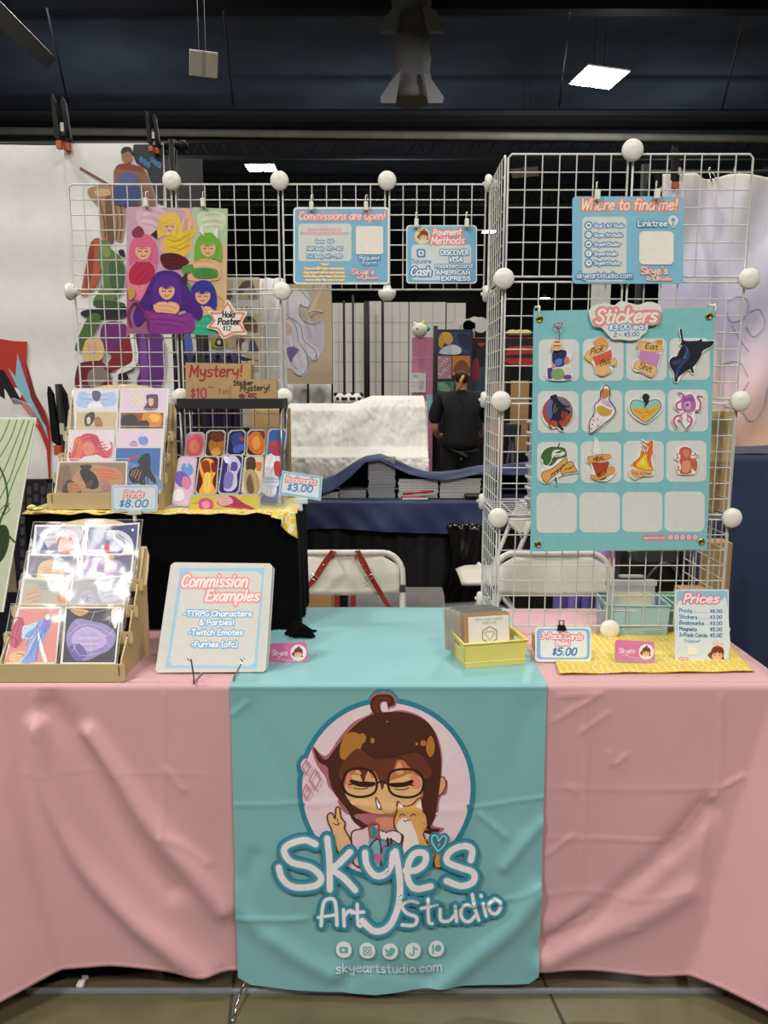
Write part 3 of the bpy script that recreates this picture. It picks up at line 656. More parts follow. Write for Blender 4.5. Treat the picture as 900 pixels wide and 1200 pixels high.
def connector(p, label, ax='y', r=.0245):
    p = V(p); mb = MB()
    if ax == 'y': mb.lathe([(r * .35, .016), (r * .55, .004), (r * .9, 0), (r, -.004), (r, -.010), (r * .86, -.014), (r * .3, -.016)], p, 24, 'y')
    elif ax == 'x': mb.lathe([(r * .35, .016), (r * .5, .004), (r * .9, 0), (r, -.004), (r, -.010), (r * .86, -.014), (r * .3, -.016)], p, 24, 'x')
    else: mb.lathe([(r * .55, -.022), (r * .9, -.014), (r, -.004), (r, .002), (r * .45, .006), (r * .4, .016)], p, 24, 'z')
    for d in ((1, 0), (-1, 0), (0, 1), (0, -1)):
        mb.bar(p + V((d[0] * .004, .006, d[1] * .004)), p + V((d[0] * .020, .008, d[1] * .020)), .005, 6)
    build(mb, 'grid_connector', knob, label=label, cat='connector', group='round white plastic connectors of the wire grids', origin=p)
TY, TYB, TZ0, TP, TX0, TX1 = 1.89, 2.165, .771, .2865, .283, .863
HW = (TX1 - TX0) / 2; GT = 'wire grid panels of the gridwall tower'; GL = 'wire grid panels of the long gridwall'
rn = ['bottom', 'second lowest', 'second highest', 'top']
for r in range(4):
    z = TZ0 + r * TP
    for c_ in range(2):
        gridpanel((TX0 + c_ * HW, TY, z), (1, 0, 0), (0, 0, 1), HW, TP, f'{rn[r]} front grid panel of the tower, {"nearer the long gridwall" if c_ == 0 else "nearer the pastel tapestry"}', GT)
    gridpanel((TX0, TYB, z), (0, -1, 0), (0, 0, 1), TYB - TY, TP, f'{rn[r]} grid panel of the tower side that faces the long gridwall', GT)
    if r in (0, 1): gridpanel((TX1, TY, z), (0, 1, 0), (0, 0, 1), TYB - TY, TP, f'{rn[r]} grid panel of the tower side that faces the navy drape', GT)
gridpanel((TX0, TY, TZ0 + TP), (1, 0, 0), (0, 1, 0), HW, TYB - TY, 'white grid panel lying flat as tower shelf under the clear tubs', GT)
gridpanel((TX0 + HW, TY, TZ0 + TP), (1, 0, 0), (0, 1, 0), HW, TYB - TY, 'white grid panel lying flat as tower shelf under the brown carton', GT)
TXM = TX0 + HW
for x, lv, w in ((TX0, (1, 2, 3), 'tower corner facing the long gridwall'), (TXM, (0, 4), 'middle of the tower front'), (TX1, (1, 2, 3), 'tower corner facing the pastel tapestry')):
    for l in lv:
        hn = {0: 'at the foot', 1: 'one panel up', 2: 'two panels up', 3: 'three panels up', 4: 'at the very top'}[l]
        connector((x, TY - .004, TZ0 + l * TP), f'round white connector {hn}, {w}')
for x, w in ((TX0, 'facing the yellow basket'), (TX1, 'behind the price list')):
    connector((x, TY + .004, TZ0 - .002), f'round white connector at the foot of the tower front corner {w}', 'z', .021)
for l in range(0, 5):
    connector((TX0 + .002, TYB, TZ0 + l * TP), f'white connector on the rear edge of the tower, {["at the foot","one panel up","two panels up","three panels up","at the top"][l]}', 'x', .022)
LY, LZ, LP_, LH = 2.186, 1.925, .2895, .287
LX = [-.858, -.569, -.28, .0085]
for c_ in range(4):
    for r in range(3):
        if c_ > 1 and r > 0: continue
        nm = ['in front of the white figure banner', 'behind the five-figure poster and cartons', 'holding the commissions sign', 'holding the payment sign'][c_]
        w = (LX[1] - LX[0]) if c_ < 3 else TX0 - .002 - LX[3]
        gridpanel((LX[c_], LY, LZ - (r + 1) * LH), (1, 0, 0), (0, 0, 1), w, LH, f'{["top","middle","lowest"][r]} grid panel of the long gridwall, {nm}', GL)
connector((LX[1], LY - .008, LZ), 'round white connector on top of the long gridwall above the five-figure poster')
connector((LX[2], LY - .008, LZ), 'round white connector on top of the long gridwall between poster and commissions sign')
connector((LX[3], LY - .008, LZ), 'round white connector on top of the long gridwall above the commissions sign corner')
connector((LX[0], LY - .004, LZ - LH), 'white connector at the outer edge of the long gridwall, one panel down', 'x', .023)
connector((LX[2], LY - .008, LZ - LH), 'round white connector below the commissions sign beside the white-maned print')
connector((LX[3], LY - .004, LZ - LH), 'half-round white connector below the corner of the commissions sign', 'z')
connector((LX[1], LY - .006, LZ - 2 * LH), 'round white connector beside the end of the black shelf and the upper rack')
connector((LX[2], LY - .006, LZ - 2 * LH), 'round white connector just behind the far end of the black shelf')
connector((LX[0], LY - .004, LZ - 2 * LH), 'white connector at the outer edge of the long gridwall, level with the upper rack top', 'x', .023)
connector((LX[0] + .02, LY - .004, LZ - 3 * LH + .018), 'white connector at the foot of the long gridwall behind the upper rack', 'z', .017)
connector((LX[2] - .02, LY - .004, LZ - 3 * LH + .018), 'white connector at the foot of the long gridwall behind the bookmarks', 'z', .017)
# ================================================================== PRINTED SHEETS AND SIGNS
def card(name, label, cat, P, Yb, lean, zoom, fn, thick=.002, base='#e9e6de', group=None, mats=None, ext=0, yaw=0, parent=None, gl=False):
    """P: outline in zoom pixels; stands at depth Yb (its lowest edge) leaning back by lean degrees"""
    P = pts(P); ph = [(x / zoom[2] + zoom[0], y / zoom[2] + zoom[1]) for x, y in P]
    xs = [p[0] for p in ph]; yb = max(p[1] for p in ph)
    T = frame(min(xs), max(xs), yb, Yb, math.radians(lean), yaw)
    mb = MB(T); a = Art(mb, T, zoom, 0); L = [a.L(p) for p in P]
    if ext: m = min(y for x, y in L); L = [(x, y - ext if y < m + .012 else y) for x, y in L]
    mb.use(0, base); ar = sum(L[i - 1][0] * L[i][1] - L[i][0] * L[i - 1][1] for i in range(len(L)))
    if ar < 0: L = L[::-1]
    mb.prism(L, -thick, 0)
    a.z = .0001; a.auto = .06 if cat in ('art print', 'poster', 'bookmark', 'wall print') else .05 if cat == 'sticker' else 0
    if fn: fn(a)
    o = build(mb, name, mats or [inkg if gl else ink], parent, label, cat, group, origin=None if parent else T.translation)
    return o, T, L
def rp(x0, y0, x1, y1, r=12): return rrect(x0, y0, x1, y1, r)
def clip(px, py, Y, label):
    p = W(px, py, Y); mb = MB(); mb.box((p.x - .0055, p.y - .008, p.z - .010), (p.x + .0055, p.y + .006, p.z + .012), .002)
    mb.tube([p + V((-.002, .004, .012)), p + V((-.001, .006, .030)), p + V((.003, .016, .034)), p + V((.004, .018, .022))], .0013, 5)
    build(mb, 'hanging_clip', knob, label=label, cat='clip', group='white hanging clips of the signs', origin=p)
def chibi(a, cx, cy, s, hat=False):
    q = lambda t: [(cx + x * s, cy + y * s) for x, y in pts(t)]
    a.f('#8d4a33', q('-9,-2 -6,-8 -1,-11 1,-14 4,-13 3,-11 8,-8 10,-2 9,4 11,9 7,8 -6,8 -10,6 -13,2'), 3)
    a.f('#edbd97', q('-6,1 0,-2 7,1 7,6 3,9 -3,9 -7,6'), 3); a.f('#7a3c2a', q('-8,1 -5,-3 -2,1 1,-4 3,1 6,-3 9,2 9,-4 3,-8 -5,-7'), 3)
    a.st('#3a1d18', .8 * s, q('-5,2.5 -2,3'), sharp=True); a.st('#3a1d18', .8 * s, q('2,3 5,2.5'), sharp=True)
    a.f('#f1dcd8', q('-6,9 0,8 6,9 7,14 -7,14'), 3)
    if hat: a.f('#f0cba4', q('-4,-10 -6,-17 -2,-15 1,-18 4,-14 8,-15 7,-9 1,-11'), 3)
BLU, SGN, PNK, WHT = '#3f86b8', '#7fb9d6', '#e8868b', '#f3ece6'
# --- commissions sign
ZA = (340, 240, 7.5)
def f_comm(a):
    a.rr(SGN, 42, 36, 858, 682, 22)
    a.t('Commissions are Open!', 70, 830, 128, 66, 9, WHT, ((PNK, 20),), .25)
    a.rr('#d9dcd8', 72, 165, 538, 496, 28)
    a.t('Character Art, Ref Sheets,', 156, 450, 224, 14, 3, '#f0e8e6', (('#e08a98', 10),)); a.t('Twitch Emotes, Tabletop Commissions', 92, 520, 258, 14, 3, '#f0e8e6', (('#e08a98', 10),))
    for s, x0, x1, y in (('Icons', 226, 302, 334), ('$30', 330, 384, 334), ('Half Body', 150, 296, 398), ('$25 - $65', 322, 462, 398), ('Full Body', 148, 290, 466), ('$45 - $100', 308, 458, 466)):
        a.t(s, x0, x1, y, 28, 5, '#eef2f2', ((BLU, 13),))
    for s, x0, x1, y in (('*Note*', 270, 342, 532), ('These are NOT table commissions,', 124, 480, 568), ('Any request will be sent during', 118, 476, 602), ('Artist Alley after hours! Sketches', 118, 488, 636), ('started after the event is over!', 130, 478, 668)):
        a.t(s, x0, x1, y, 18, 3.2, '#fbf6e2', (('#e2bd67', 10),))
    a.rr('#f1ece0', 578, 188, 818, 436, 18)
    a.t('Request', 606, 786, 482, 34, 5, '#eef2f2', ((BLU, 13),), .1); a.t('Form', 632, 760, 526, 34, 5, '#eef2f2', ((BLU, 13),), .1)
    a.t("Skye's", 536, 742, 612, 46, 5, WHT, (('#e08a98', 11),)); a.t('Art Studio', 586, 770, 652, 24, 3.4, WHT, (('#e08a98', 9),)); a.st(WHT, 5, '668,596 672,640 652,656 634,644')
card('commissions_sign', 'light blue sign headed Commissions are Open!, clipped to the third column of gridwall', 'sign', rp(28, 20, 872, 698, 34), 2.17, 0, ZA, f_comm, .003, '#eef0ee')
clip(365, 242, 2.164, 'white clip holding the outer corner of the commissions sign'); clip(429, 242, 2.164, 'white clip holding the commissions sign by the word Open')
def f_pay(a):
    a.rr(SGN, 530, 234, 820, 472, 14); a.o('#f0d489', 594, 276, 33, 36); chibi(a, 598, 274, 2.1)
    a.rr('#d7dde0', 548, 312, 800, 462, 16)
    a.t('Payment', 636, 758, 274, 26, 5, WHT, ((PNK, 12),), .15, 4); a.t('Methods', 628, 772, 310, 30, 5, WHT, ((PNK, 12),), .15, 3)
    a.rr(BLU, 570, 330, 607, 366, 8); a.rr('#e8eef0', 577, 337, 600, 359, 5); a.rr(BLU, 583, 343, 594, 353, 2)
    a.t('Square', 546, 632, 390, 17, 2.6, BLU, (), .1); a.t('Cash', 542, 630, 442, 34, 7, '#eef2f2', ((BLU, 12),), .2)
    a.t('DISCOVER', 670, 790, 355, 20, 4.5, '#f4f6f4', ((BLU, 7),)); a.t('VISA', 702, 762, 384, 20, 5, '#f4f6f4', ((BLU, 7),), .25)
    a.t('mastercard', 648, 806, 409, 18, 3.6, '#f4f6f4', ((BLU, 7),)); a.t('AMERICAN', 650, 796, 438, 17, 4.6, '#f4f6f4', ((BLU, 7),)); a.t('EXPRESS', 672, 798, 463, 17, 4.6, '#f4f6f4', ((BLU, 7),))
card('payment_sign', 'small light blue sign headed Payment Methods, clipped to the fourth column of gridwall', 'sign', rp(526, 230, 824, 476, 14), 2.17, 0, (330, 200, 3.6), f_pay, .003, '#eef0ee')
clip(488, 262, 2.164, 'white clip over the portrait corner of the payment sign'); clip(547, 262, 2.164, 'white clip over the plain corner of the payment sign')
ZW = (670, 225, 6.6667)
def f_where(a):
    a.t('Where to find me!', 66, 822, 138, 84, 12, '#f6e6da', (('#e58f74', 26),), .2)
    a.rr('#d9dcd8', 82, 194, 428, 700, 34)
    for i, (s, x1) in enumerate((("Skye's Art Studio", 412), ('Skyes_Artstudio', 398), ('SkyeArtStudios', 384), ('Skyeartstudio', 356), ('SkyeArtStudios', 380))):
        y = 262 + 73 * i; a.o(BLU, 132, y, 34, 34); a.o('#eef2f2', 132, y, 24, 24)
        (a.rr(BLU, 119, y - 8, 145, y + 8, 5) if i == 0 else a.st(BLU, 3, ell(132, y, 12), closed=True) if i == 1 else a.f(BLU, [(118, y - 8), (128, y), (134, y - 8), (144, y - 8), (142, y + 6), (130, y + 12), (120, y + 8)]) if i == 2 else a.st(BLU, 5, [(132, y - 12), (132, y + 8), (124, y + 8)]) if i == 3 else a.o(BLU, 134, y - 2, 9, 9))
        a.t(s, 174, x1, y + 14, 28, 5, '#eef2f2', ((BLU, 15),))
    a.t('skyeartstudio.com', 34, 472, 672, 42, 6, '#eef2f2', ((BLU, 18),))
    a.t('Linktree', 512, 748, 268, 48, 8, '#f0f3f3', ((BLU, 14),)); a.o('#eef2f2', 790, 224, 38, 40); a.p('#eef2f2', '774,250 806,250 800,280 780,280'); a.st(BLU, 5, '790,196 790,246;766,220 814,220;774,204 806,238;806,204 774,238', sharp=True); a.rr(BLU, 785, 246, 795, 272, 3)
    a.rr('#f1ece0', 526, 308, 794, 568, 34)
    a.t("Skye's", 536, 752, 640, 54, 6, WHT, (('#e79186', 12),)); a.t('Art Studio', 580, 780, 690, 26, 4, WHT, (('#e79186', 9),)); a.st(WHT, 6, '668,630 672,672 656,692 636,684')
card('contact_sign', 'light blue sign headed Where to find me!, clipped high on the gridwall tower', 'sign', rp(6, 34, 872, 716, 30), 1.876, 0, ZW, f_where, .003, '#82bfd8')
clip(700, 229, 1.868, 'white clip gripping the contact sign above the word Where'); clip(770, 228, 1.868, 'white clip gripping the contact sign above the word me')
# --- sticker board
ZS = (560, 350, 2.8125)
def f_board(a):
    a.put([ell(205 + (i * 97 % 530), 70 + (i * 61 % 730), 14 + i % 5 * 3, 11, 12, i) for i in range(60)], '#86c7cb')
    rowsy = ((134, 272), (304, 442), (472, 608), (640, 772)); xs = ((200, 334, 198, 332), (346, 480, 342, 474), (489, 622, 482, 614), (632, 764, 622, 756))
    sq = []
    for j, (y0, y1) in enumerate(rowsy):
        for i, q in enumerate(xs):
            d = j / 3; x0, x1 = q[0] + (193 - 200 if i == 0 else [0, -11, -13, -17][i]) * d, q[1] + (326 - 334 if i == 0 else [0, -12, -14, -17][i]) * d
            sq.append(rrect(x0, y0 - 1.5 * i, x1, y1 - 1.5 * i, 20))
    a.put(sq, '#dadddb')
    a.rr('#e07d9a', 542, 779, 620, 797, 6); a.t('skyeartstudio.com', 546, 616, 791, 7, 1.4, '#f6dfe4')
    for k in range(5): a.o('#e07d9a', 635 + 20 * k, 786, 10, 10); a.o('#f6dfe4', 635 + 20 * k, 786, 7, 7); a.o('#e07d9a', 635 + 20 * k, 786, 3.4, 3)
o, TB, _ = card('sticker_board', 'tall teal banner board with a grid of pale squares, hung on the gridwall tower', 'board', '184,40 784,30 755,826 173,834', 1.862, 0, ZS, f_board, .0025, '#80c3c8')
brass = mat('brass', '#c9a86a', .25, 1)
for x, y in ((203, 67), (761, 58), (197, 809), (736, 801)):
    a = Art(None, TB, ZS); c = a.L((x, y)); mb = MB(TB); mb.tube([(c[0] + .0062 * math.cos(t), c[1] + .0062 * math.sin(t), .0015) for t in [math.pi * k / 7 for k in range(14)]], .0024, 6, closed=True)
    mb.lathe([(.0042, .0006), (.004, .0012)], (c[0], c[1], 0), 12); build(mb, 'grommet', brass, o, label='brass grommet')
for x, y, w in ((200, 46, 'by the mermaid keychain'), (778, 40, 'by the dark blade sticker')):
    p = TB @ V((*Art(None, TB, ZS).L((x, y)), .002)); mb = MB(); mb.tube([p + V((0, 0, -.012)), p + V((.002, -.002, .01)), p + V((-.004, .02, .016)), p + V((-.006, .03, .006))], .0018, 6); mb.ball(p + V((0, 0, .012)), .0045, 8, 6)
    build(mb, 'hanging_hook', knob, label=f'white hook holding the top corner of the sticker board {w}', cat='hook', origin=p)
def f_stitle(a):
    a.t('Stickers', 384, 590, 82, 46, 8, WHT, (('#e29490', 20),), .25, 6)
    a.t('$3.00 ea.', 430, 552, 104, 18, 4, '#e9f2f4', (('#3a8fc0', 6),), .2, 4); a.t('2 - $5.00', 446, 532, 126, 13, 2.6, '#3a8fc0', (), .1, 3)
card('sticker_price_sign', 'cloud-shaped white card reading Stickers $3.00 ea. on top of the teal board', 'sign', smooth('366,44 384,22 420,14 450,22 470,8 500,14 530,20 560,10 590,16 606,34 600,60 584,72 566,78 556,108 540,122 528,134 500,138 470,134 446,134 430,120 416,104 404,94 384,92 374,76', True, 3), 1.854, 0, ZS, f_stitle, .003, '#e3e3dd')
def sticker(label, P, fn, zoom, name='sticker'):
    card(name, label, 'sticker', smooth(P, True, 3), 1.8575, 0, zoom, fn, .0012, '#efeeea', 'stickers on the teal board')
ZK, ZL, ZM, ZN = (620, 380, 7.5), (720, 380, 7.5), (622, 440, 8.1818), (725, 440, 8.1818)
def k1(a):
    a.f('#3c3f9a', '206,250 240,230 300,228 330,244 326,290 318,330 300,370 220,372 204,320'); a.f('#6b7fd0', '224,300 284,300 280,350 240,360')
    a.p('#4b3f92', '160,386 206,380 200,480 164,480'); a.f('#87a46c', '206,400 300,396 300,478 206,476'); a.f('#c48b62', '312,300 340,284 352,310 344,350 316,350'); a.f('#e7d3c6', '300,390 330,372 366,390 368,430 320,446'); a.f('#6b4ea0', '306,450 366,446 364,480 310,480'); a.o('#d583a5', 218, 366, 16, 20); a.f('#22255e', '206,252 240,226 320,230 324,262 290,300 250,296 212,330')
sticker('sticker of a blue-haired figure in green, top row under the cake charm', '156,384 200,376 204,300 210,246 250,224 320,228 350,270 380,256 370,300 352,330 372,390 370,486 160,486', k1, ZK)
def k2(a):
    a.f('#e6a15c', '566,156 600,120 650,112 690,150 694,206 640,230 580,200', 3); a.fo('#e8bd77', '#6d4620', 3, '490,290 520,230 600,190 690,200 660,236 580,270 540,330', 3)
    a.p('#d8603c', '556,290 720,222 730,290 590,370'); a.fo('#e8bd77', '#6d4620', 3, '582,370 620,350 700,310 760,300 760,356 690,372 720,410 640,454 590,420', 3)
    a.t('Pick', 530, 650, 272, 56, 7, '#4a2b18', (), .3, 40); a.t('This', 608, 714, 376, 56, 7, '#4a2b18', (), .3, 36)
sticker('gold ribbon scroll sticker around an orange gem, lettered This', '486,290 510,230 564,180 570,130 640,110 690,140 700,190 724,220 740,290 764,300 766,360 730,370 734,410 650,458 584,430 570,370 540,330', k2, ZK)
def k3(a):
    a.fo('#e8bd77', '#6d4620', 3, '200,190 240,150 330,160 370,140 420,140 416,180 416,240 330,244 220,226', 3); a.o('#c98f4a', 398, 158, 28, 24); a.p('#c98bc0', '222,226 330,244 408,262 374,376 330,360 214,310')
    a.fo('#e8bd77', '#6d4620', 3, '166,376 200,320 280,340 370,376 360,430 320,462 250,420 200,400', 3); a.t('Eat', 264, 380, 210, 46, 7, '#4a2b18', (), .3, -16); a.t('Shit', 214, 324, 384, 52, 7, '#4a2b18', (), .3, -40)
sticker('gold ribbon scroll sticker around a lilac gem, lettered Eat', '196,190 236,146 330,154 380,130 434,140 424,240 412,270 384,376 374,420 326,468 240,424 180,412 158,370 190,318 214,300 208,230', k3, ZL)
def k4(a):
    a.f('#181c2c', '574,50 592,46 604,130 640,146 740,142 764,122 780,150 874,148 850,196 780,230 760,280 716,350 690,380 700,420 684,430 664,396 620,420 600,434 560,470 552,504 528,500 524,430 496,380 482,330 510,290 570,270 610,200 576,176 590,150', 3)
    a.f('#2c3f86', '640,200 660,280 620,340 570,400 540,470 534,430 560,370 610,310', 3); a.f('#39445c', '500,330 560,310 600,320 540,360', 3); a.st('#8fa6c8', 3, '612,180 640,230 610,290;540,470 552,430;600,300 630,290')
sticker('black and navy cloaked figure with a sword, last sticker of the top row', '566,46 592,40 612,140 740,136 766,116 784,144 882,142 850,202 776,250 716,356 704,434 680,436 660,404 600,440 560,510 526,504 518,430 478,340 500,286 566,262 600,200 570,180 584,140', k4, ZL)
def k5(a):
    a.o('#b5483c', 258, 348, 148, 150); a.f('#5b6bb0', '150,300 190,236 250,220 260,330 200,420 160,380'); a.f('#7d6f7c', '260,210 340,230 396,300 390,380 300,330')
    a.f('#1d1c33', '186,200 230,182 250,186 256,220 300,270 340,290 370,290 366,306 320,310 380,340 376,360 344,384 350,356 300,340 290,390 296,420 262,440 312,510 300,530 262,490 250,440 200,430 174,470 206,500 190,505 166,470 190,420 210,370 200,300 216,250 190,230', 3)
    a.st('#c9977c', 4, '240,270 220,320 232,360;236,310 256,316;230,330 254,338')
sticker('round red and blue sticker with a dark horse, first of the second row', '106,350 130,260 190,200 240,176 320,212 400,290 412,360 380,440 310,490 316,536 280,530 250,500 200,512 150,470 114,420', k5, ZM)
def k6(a):
    a.o('#eef0ee', 722, 114, 26, 20); a.f('#c88648', '668,160 700,130 750,140 752,190 700,230 672,200'); a.f('#d9b6d2', '668,226 720,230 780,280 806,330 740,300 690,270'); a.f('#efe7ee', '610,300 650,260 720,300 790,320 780,400 700,450 640,470 600,530 572,550 560,470 590,410 640,380')
    a.f('#c9a640', '630,310 680,290 740,320 780,330 760,380 700,392 650,370'); a.f('#eadfe6', '560,450 620,390 700,430 640,480 590,546', 3)
    for x, y in ((600, 430), (640, 420), (590, 470), (640, 480), (580, 510), (600, 390)): a.o('#8a4a66', x, y, 7, 7)
    a.st('#3a2a3c', 8, '700,96 692,130 668,156 664,230 612,280 612,350 564,440 566,540 590,548 700,464 780,400 812,330 780,270 748,230 760,170 744,100', closed=True)
sticker('shell-shaped bottle sticker in white and lilac, second row under the orange gem', '690,94 720,86 752,96 766,160 752,230 810,310 812,350 780,410 690,490 590,556 562,548 552,450 600,360 604,290 656,240 656,170', k6, ZM)
HEART = '256,450 190,410 130,360 110,300 130,246 180,236 220,246 256,262 300,244 350,230 396,250 408,300 380,350 320,410'
def k7(a):
    a.fo('#8ecfc3', '#2d4a48', 7, HEART); a.f('#e9b23c', '130,300 200,320 256,316 310,320 370,262 384,290 370,340 310,396 250,440 180,392 140,350')
    for x, y in ((170, 340), (236, 396), (300, 360), (336, 330), (210, 350), (270, 340)): a.o('#d98a2c', x, y, 14, 13); a.o('#f1cf6a', x, y, 5, 5)
    a.o('#20262e', 260, 208, 36, 36); a.f('#20262e', '232,236 286,232 280,270 240,312 256,268')
sticker('heart-shaped jar sticker of green and yellow, third of the second row', '254,464 170,420 108,360 92,300 116,236 170,222 216,232 222,180 262,162 300,184 306,230 360,214 412,236 424,300 396,360 330,420', k7, ZN)
def k8(a):
    a.st('#c2608a', 20, '580,166 620,190 600,240 556,270 560,320 600,330;760,200 800,206;756,210 784,260 776,330 740,340;600,380 540,400 530,450 560,500;660,380 700,420 690,470 650,510')
    a.f('#b66fae', '610,200 650,190 700,180 730,230 740,290 720,340 660,360 620,340 600,290'); a.o('#e3a3c6', 662, 286, 34, 44); a.f('#9a5aa8', '612,210 650,220 700,204 722,240 660,246 620,252'); a.o('#8e3f78', 656, 284, 16, 14); a.st('#d487ae', 12, '600,370 650,350 700,372;590,400 584,430 606,430 604,396;660,400 664,440 690,436')
sticker('pink tentacled creature sticker, last of the second row', '570,150 630,170 690,154 730,190 820,196 806,220 800,300 780,350 730,350 740,420 700,490 646,526 636,500 600,440 560,430 572,510 540,500 512,440 530,390 590,360 540,320 534,270 560,230 600,210', k8, ZN)
def k9(a):
    a.fo('#41683a', '#1d2a1c', 6, '100,780 130,720 190,688 250,690 320,700 340,750 330,780 260,800 200,860 130,850 120,810'); a.f('#dfe6de', '210,730 260,710 330,740 300,770 240,760 200,800', 3); a.f('#20301f', '230,740 300,720 280,742'); a.st('#cfdcd0', 7, '210,760 190,830 150,870;240,780 300,770;120,880 170,900 220,890')
    a.st('#2d2f33', 12, '276,650 262,690;240,980 246,1046', sharp=True); a.fo('#dfa65c', '#2b2118', 6, '110,930 190,900 260,850 330,790 350,830 300,900 190,990 150,1030 110,990', 3); a.fo('#dfa65c', '#2b2118', 6, '290,900 360,830 400,830 430,890 446,920 360,930 300,950', 3)
    a.t('Fresh', 190, 320, 974, 30, 6, '#4a2b18', (), .2, 110); a.t('Fish', 320, 410, 920, 28, 5, '#4a2b18', (), .2, 40)
sticker('green cap and gold ribbon sticker on a stick, first of the third row', '92,780 130,706 200,678 262,690 266,650 284,650 290,690 350,750 340,790 430,840 456,926 360,946 260,980 256,1050 230,1050 236,986 150,1040 90,1000 100,920 120,860', k9, ZM)
def k10(a):
    a.fo('#e6ebe8', '#9aa5a2', 4, '618,600 660,660 674,710 680,750 600,750 598,700 606,650', 2); a.f('#cfe0dc', '600,830 720,810 760,830 744,900 740,990 640,990 600,900'); a.f('#b5402f', '588,836 680,834 750,826 736,900 720,990 650,1000 610,910 596,870', 3)
    a.fo('#e4a152', '#7a4a1c', 4, '544,780 590,770 700,756 760,756 756,800 650,826 560,838', 3); a.fo('#e4a152', '#7a4a1c', 4, '578,950 640,960 730,890 790,880 800,930 740,960 650,1000 590,990', 3)
    a.t('HEAL', 598, 708, 822, 34, 7, '#4a2414', (), 0, 20); a.t('BEER', 640, 730, 984, 36, 7, '#4a2414', (), 0, 50)
sticker('red potion bottle sticker with orange ribbons reading HEAL', '616,588 660,640 684,700 690,750 762,748 770,800 756,870 806,900 810,940 740,1010 640,1010 570,980 586,900 572,850 536,830 540,770 594,760 590,700 604,640', k10, ZM)
def k11(a):
    a.f('#e0702c', '226,620 270,650 300,630 330,630 326,700 330,740 310,790 320,860 334,912 270,912 150,880 134,840 180,800 220,760 210,750 232,720 250,740 280,720 290,690 260,660 232,650', 3); a.f('#f0cf2e', '170,850 220,790 262,750 270,800 290,870 330,900 260,902 190,880', 3); a.f('#f3e65a', '196,846 236,800 250,860', 3)
    a.f('#e2b47c', '116,900 200,900 310,920 320,950 220,960 170,990 116,950', 3); a.t('This is Fine', 124, 308, 948, 26, 4, '#8a4a20', (), 0, -6)
sticker('orange and yellow flame sticker with a small ribbon, third row', '222,610 280,640 340,620 334,700 340,740 324,790 340,860 346,916 326,960 220,972 160,1000 106,960 104,896 132,880 126,836 170,790 210,700 236,706 262,720 270,690 232,660', k11, ZN)
def k12(a):
    a.f('#c9664c', '590,700 630,684 690,700 700,740 690,790 740,800 756,850 740,920 700,890 690,940 590,940 600,880 580,820 596,780 580,740'); a.f('#dc8a6c', '620,720 660,710 676,760 650,790 620,760'); a.f('#e39b7e', '610,830 680,820 690,880 660,930 612,920'); a.st('#c0594a', 9, '580,750 556,760 570,790 546,800;700,770 740,760 764,770;740,760 730,734;560,870 580,880 566,904 590,910')
sticker('coral red curly-haired figure sticker, last of the third row', '584,690 650,672 700,700 706,750 740,724 772,770 720,790 750,800 768,850 740,930 696,950 580,950 560,910 550,870 572,850 572,820 536,800 560,740', k12, ZN)
# keychain with cake charm
o, T, _ = card('keychain', 'pink heart-topped keychain with a little cake charm hanging on the sticker board', 'keychain', smooth('204,222 210,160 240,136 270,144 284,170 282,222 240,232', True, 3), 1.852, 0, ZK, lambda a: (a.rr('#e0b070', 204, 190, 280, 224, 10), a.rr('#f3e8da', 212, 164, 276, 186, 8), a.rr('#b5473c', 214, 180, 276, 192, 4), a.rr('#c06a3a', 222, 150, 270, 166, 6)), .006, '#e9c790')
a = Art(None, T, ZK); mb = MB(T); pk = mat('pink_chain', '#c9527c', .35, .4)
mb.tube([(*a.L(q), .001) for q in ((268, 140), (266, 100), (264, 60), (262, 40))], .0012, 6)
mb.tube([(*a.L((256 + 34 * math.sin(t) ** 3, 8 - 2.1 * (13 * math.cos(t) - 5 * math.cos(2 * t) - 2 * math.cos(3 * t) - math.cos(4 * t)))), .001) for t in [2 * math.pi * k / 20 for k in range(20)]], .0013, 6, closed=True)
build(mb, 'chain', pk, o)
# ================================================================== RISER, RACKS, PRINTS
RZ, RYF, RYB = 1.060, 1.95, 2.2
rx0, rx1 = W(30, 600, RYF).x, W(345, 600, RYF).x
blackc = mat('black_velvet', '#050506', .9, noise=.2, bump=.3, bscale=40, spec=.1)
mb = MB()
def riser_side(u, v):
    # path: left side -> front -> right side
    L = (RYB - RYF, rx1 - rx0, RYB - RYF); s = u * sum(L)
    if s < L[0]: x, y, nx, ny = rx0, RYB - s, -1, 0
    elif s < L[0] + L[1]: x, y, nx, ny = rx0 + s - L[0], RYF, 0, -1
    else: x, y, nx, ny = rx1, RYF + s - L[0] - L[1], 1, 0
    o = (.003 + .004 * v) + .003 * v * math.sin(s * 60) + .002 * v * math.sin(s * 131 + 1)
    return (x + nx * o, y + ny * o, RZ - (RZ - ZT - .006) * v)
mb.grid(riser_side, 200, 24)
mb.grid(lambda u, v: (rx0 + (rx1 - rx0) * u, RYF + (RYB - RYF) * v, RZ), 4, 4)
t = build(mb, 'black_cloth_riser', blackc, label='black cloth covered riser box standing on the pink table behind the white binder', cat='riser', thick=.002)
mb = MB(); p = W(350, 744, 1.87)
mb.grid(lambda u, v: (p.x - .03 + .06 * u + .012 * math.sin(v * 9), 1.87 + .07 * v, ZT + .006 + .03 * math.sin(math.pi * u) * (1 + .4 * math.sin(v * 12)) * math.sin(math.pi * min(1, v + .1))), 14, 14)
build(mb, 'cloth_bunch', blackc, t)
yel = mat('yellow_cloth', '#e5cf3c', .6, noise=.08)
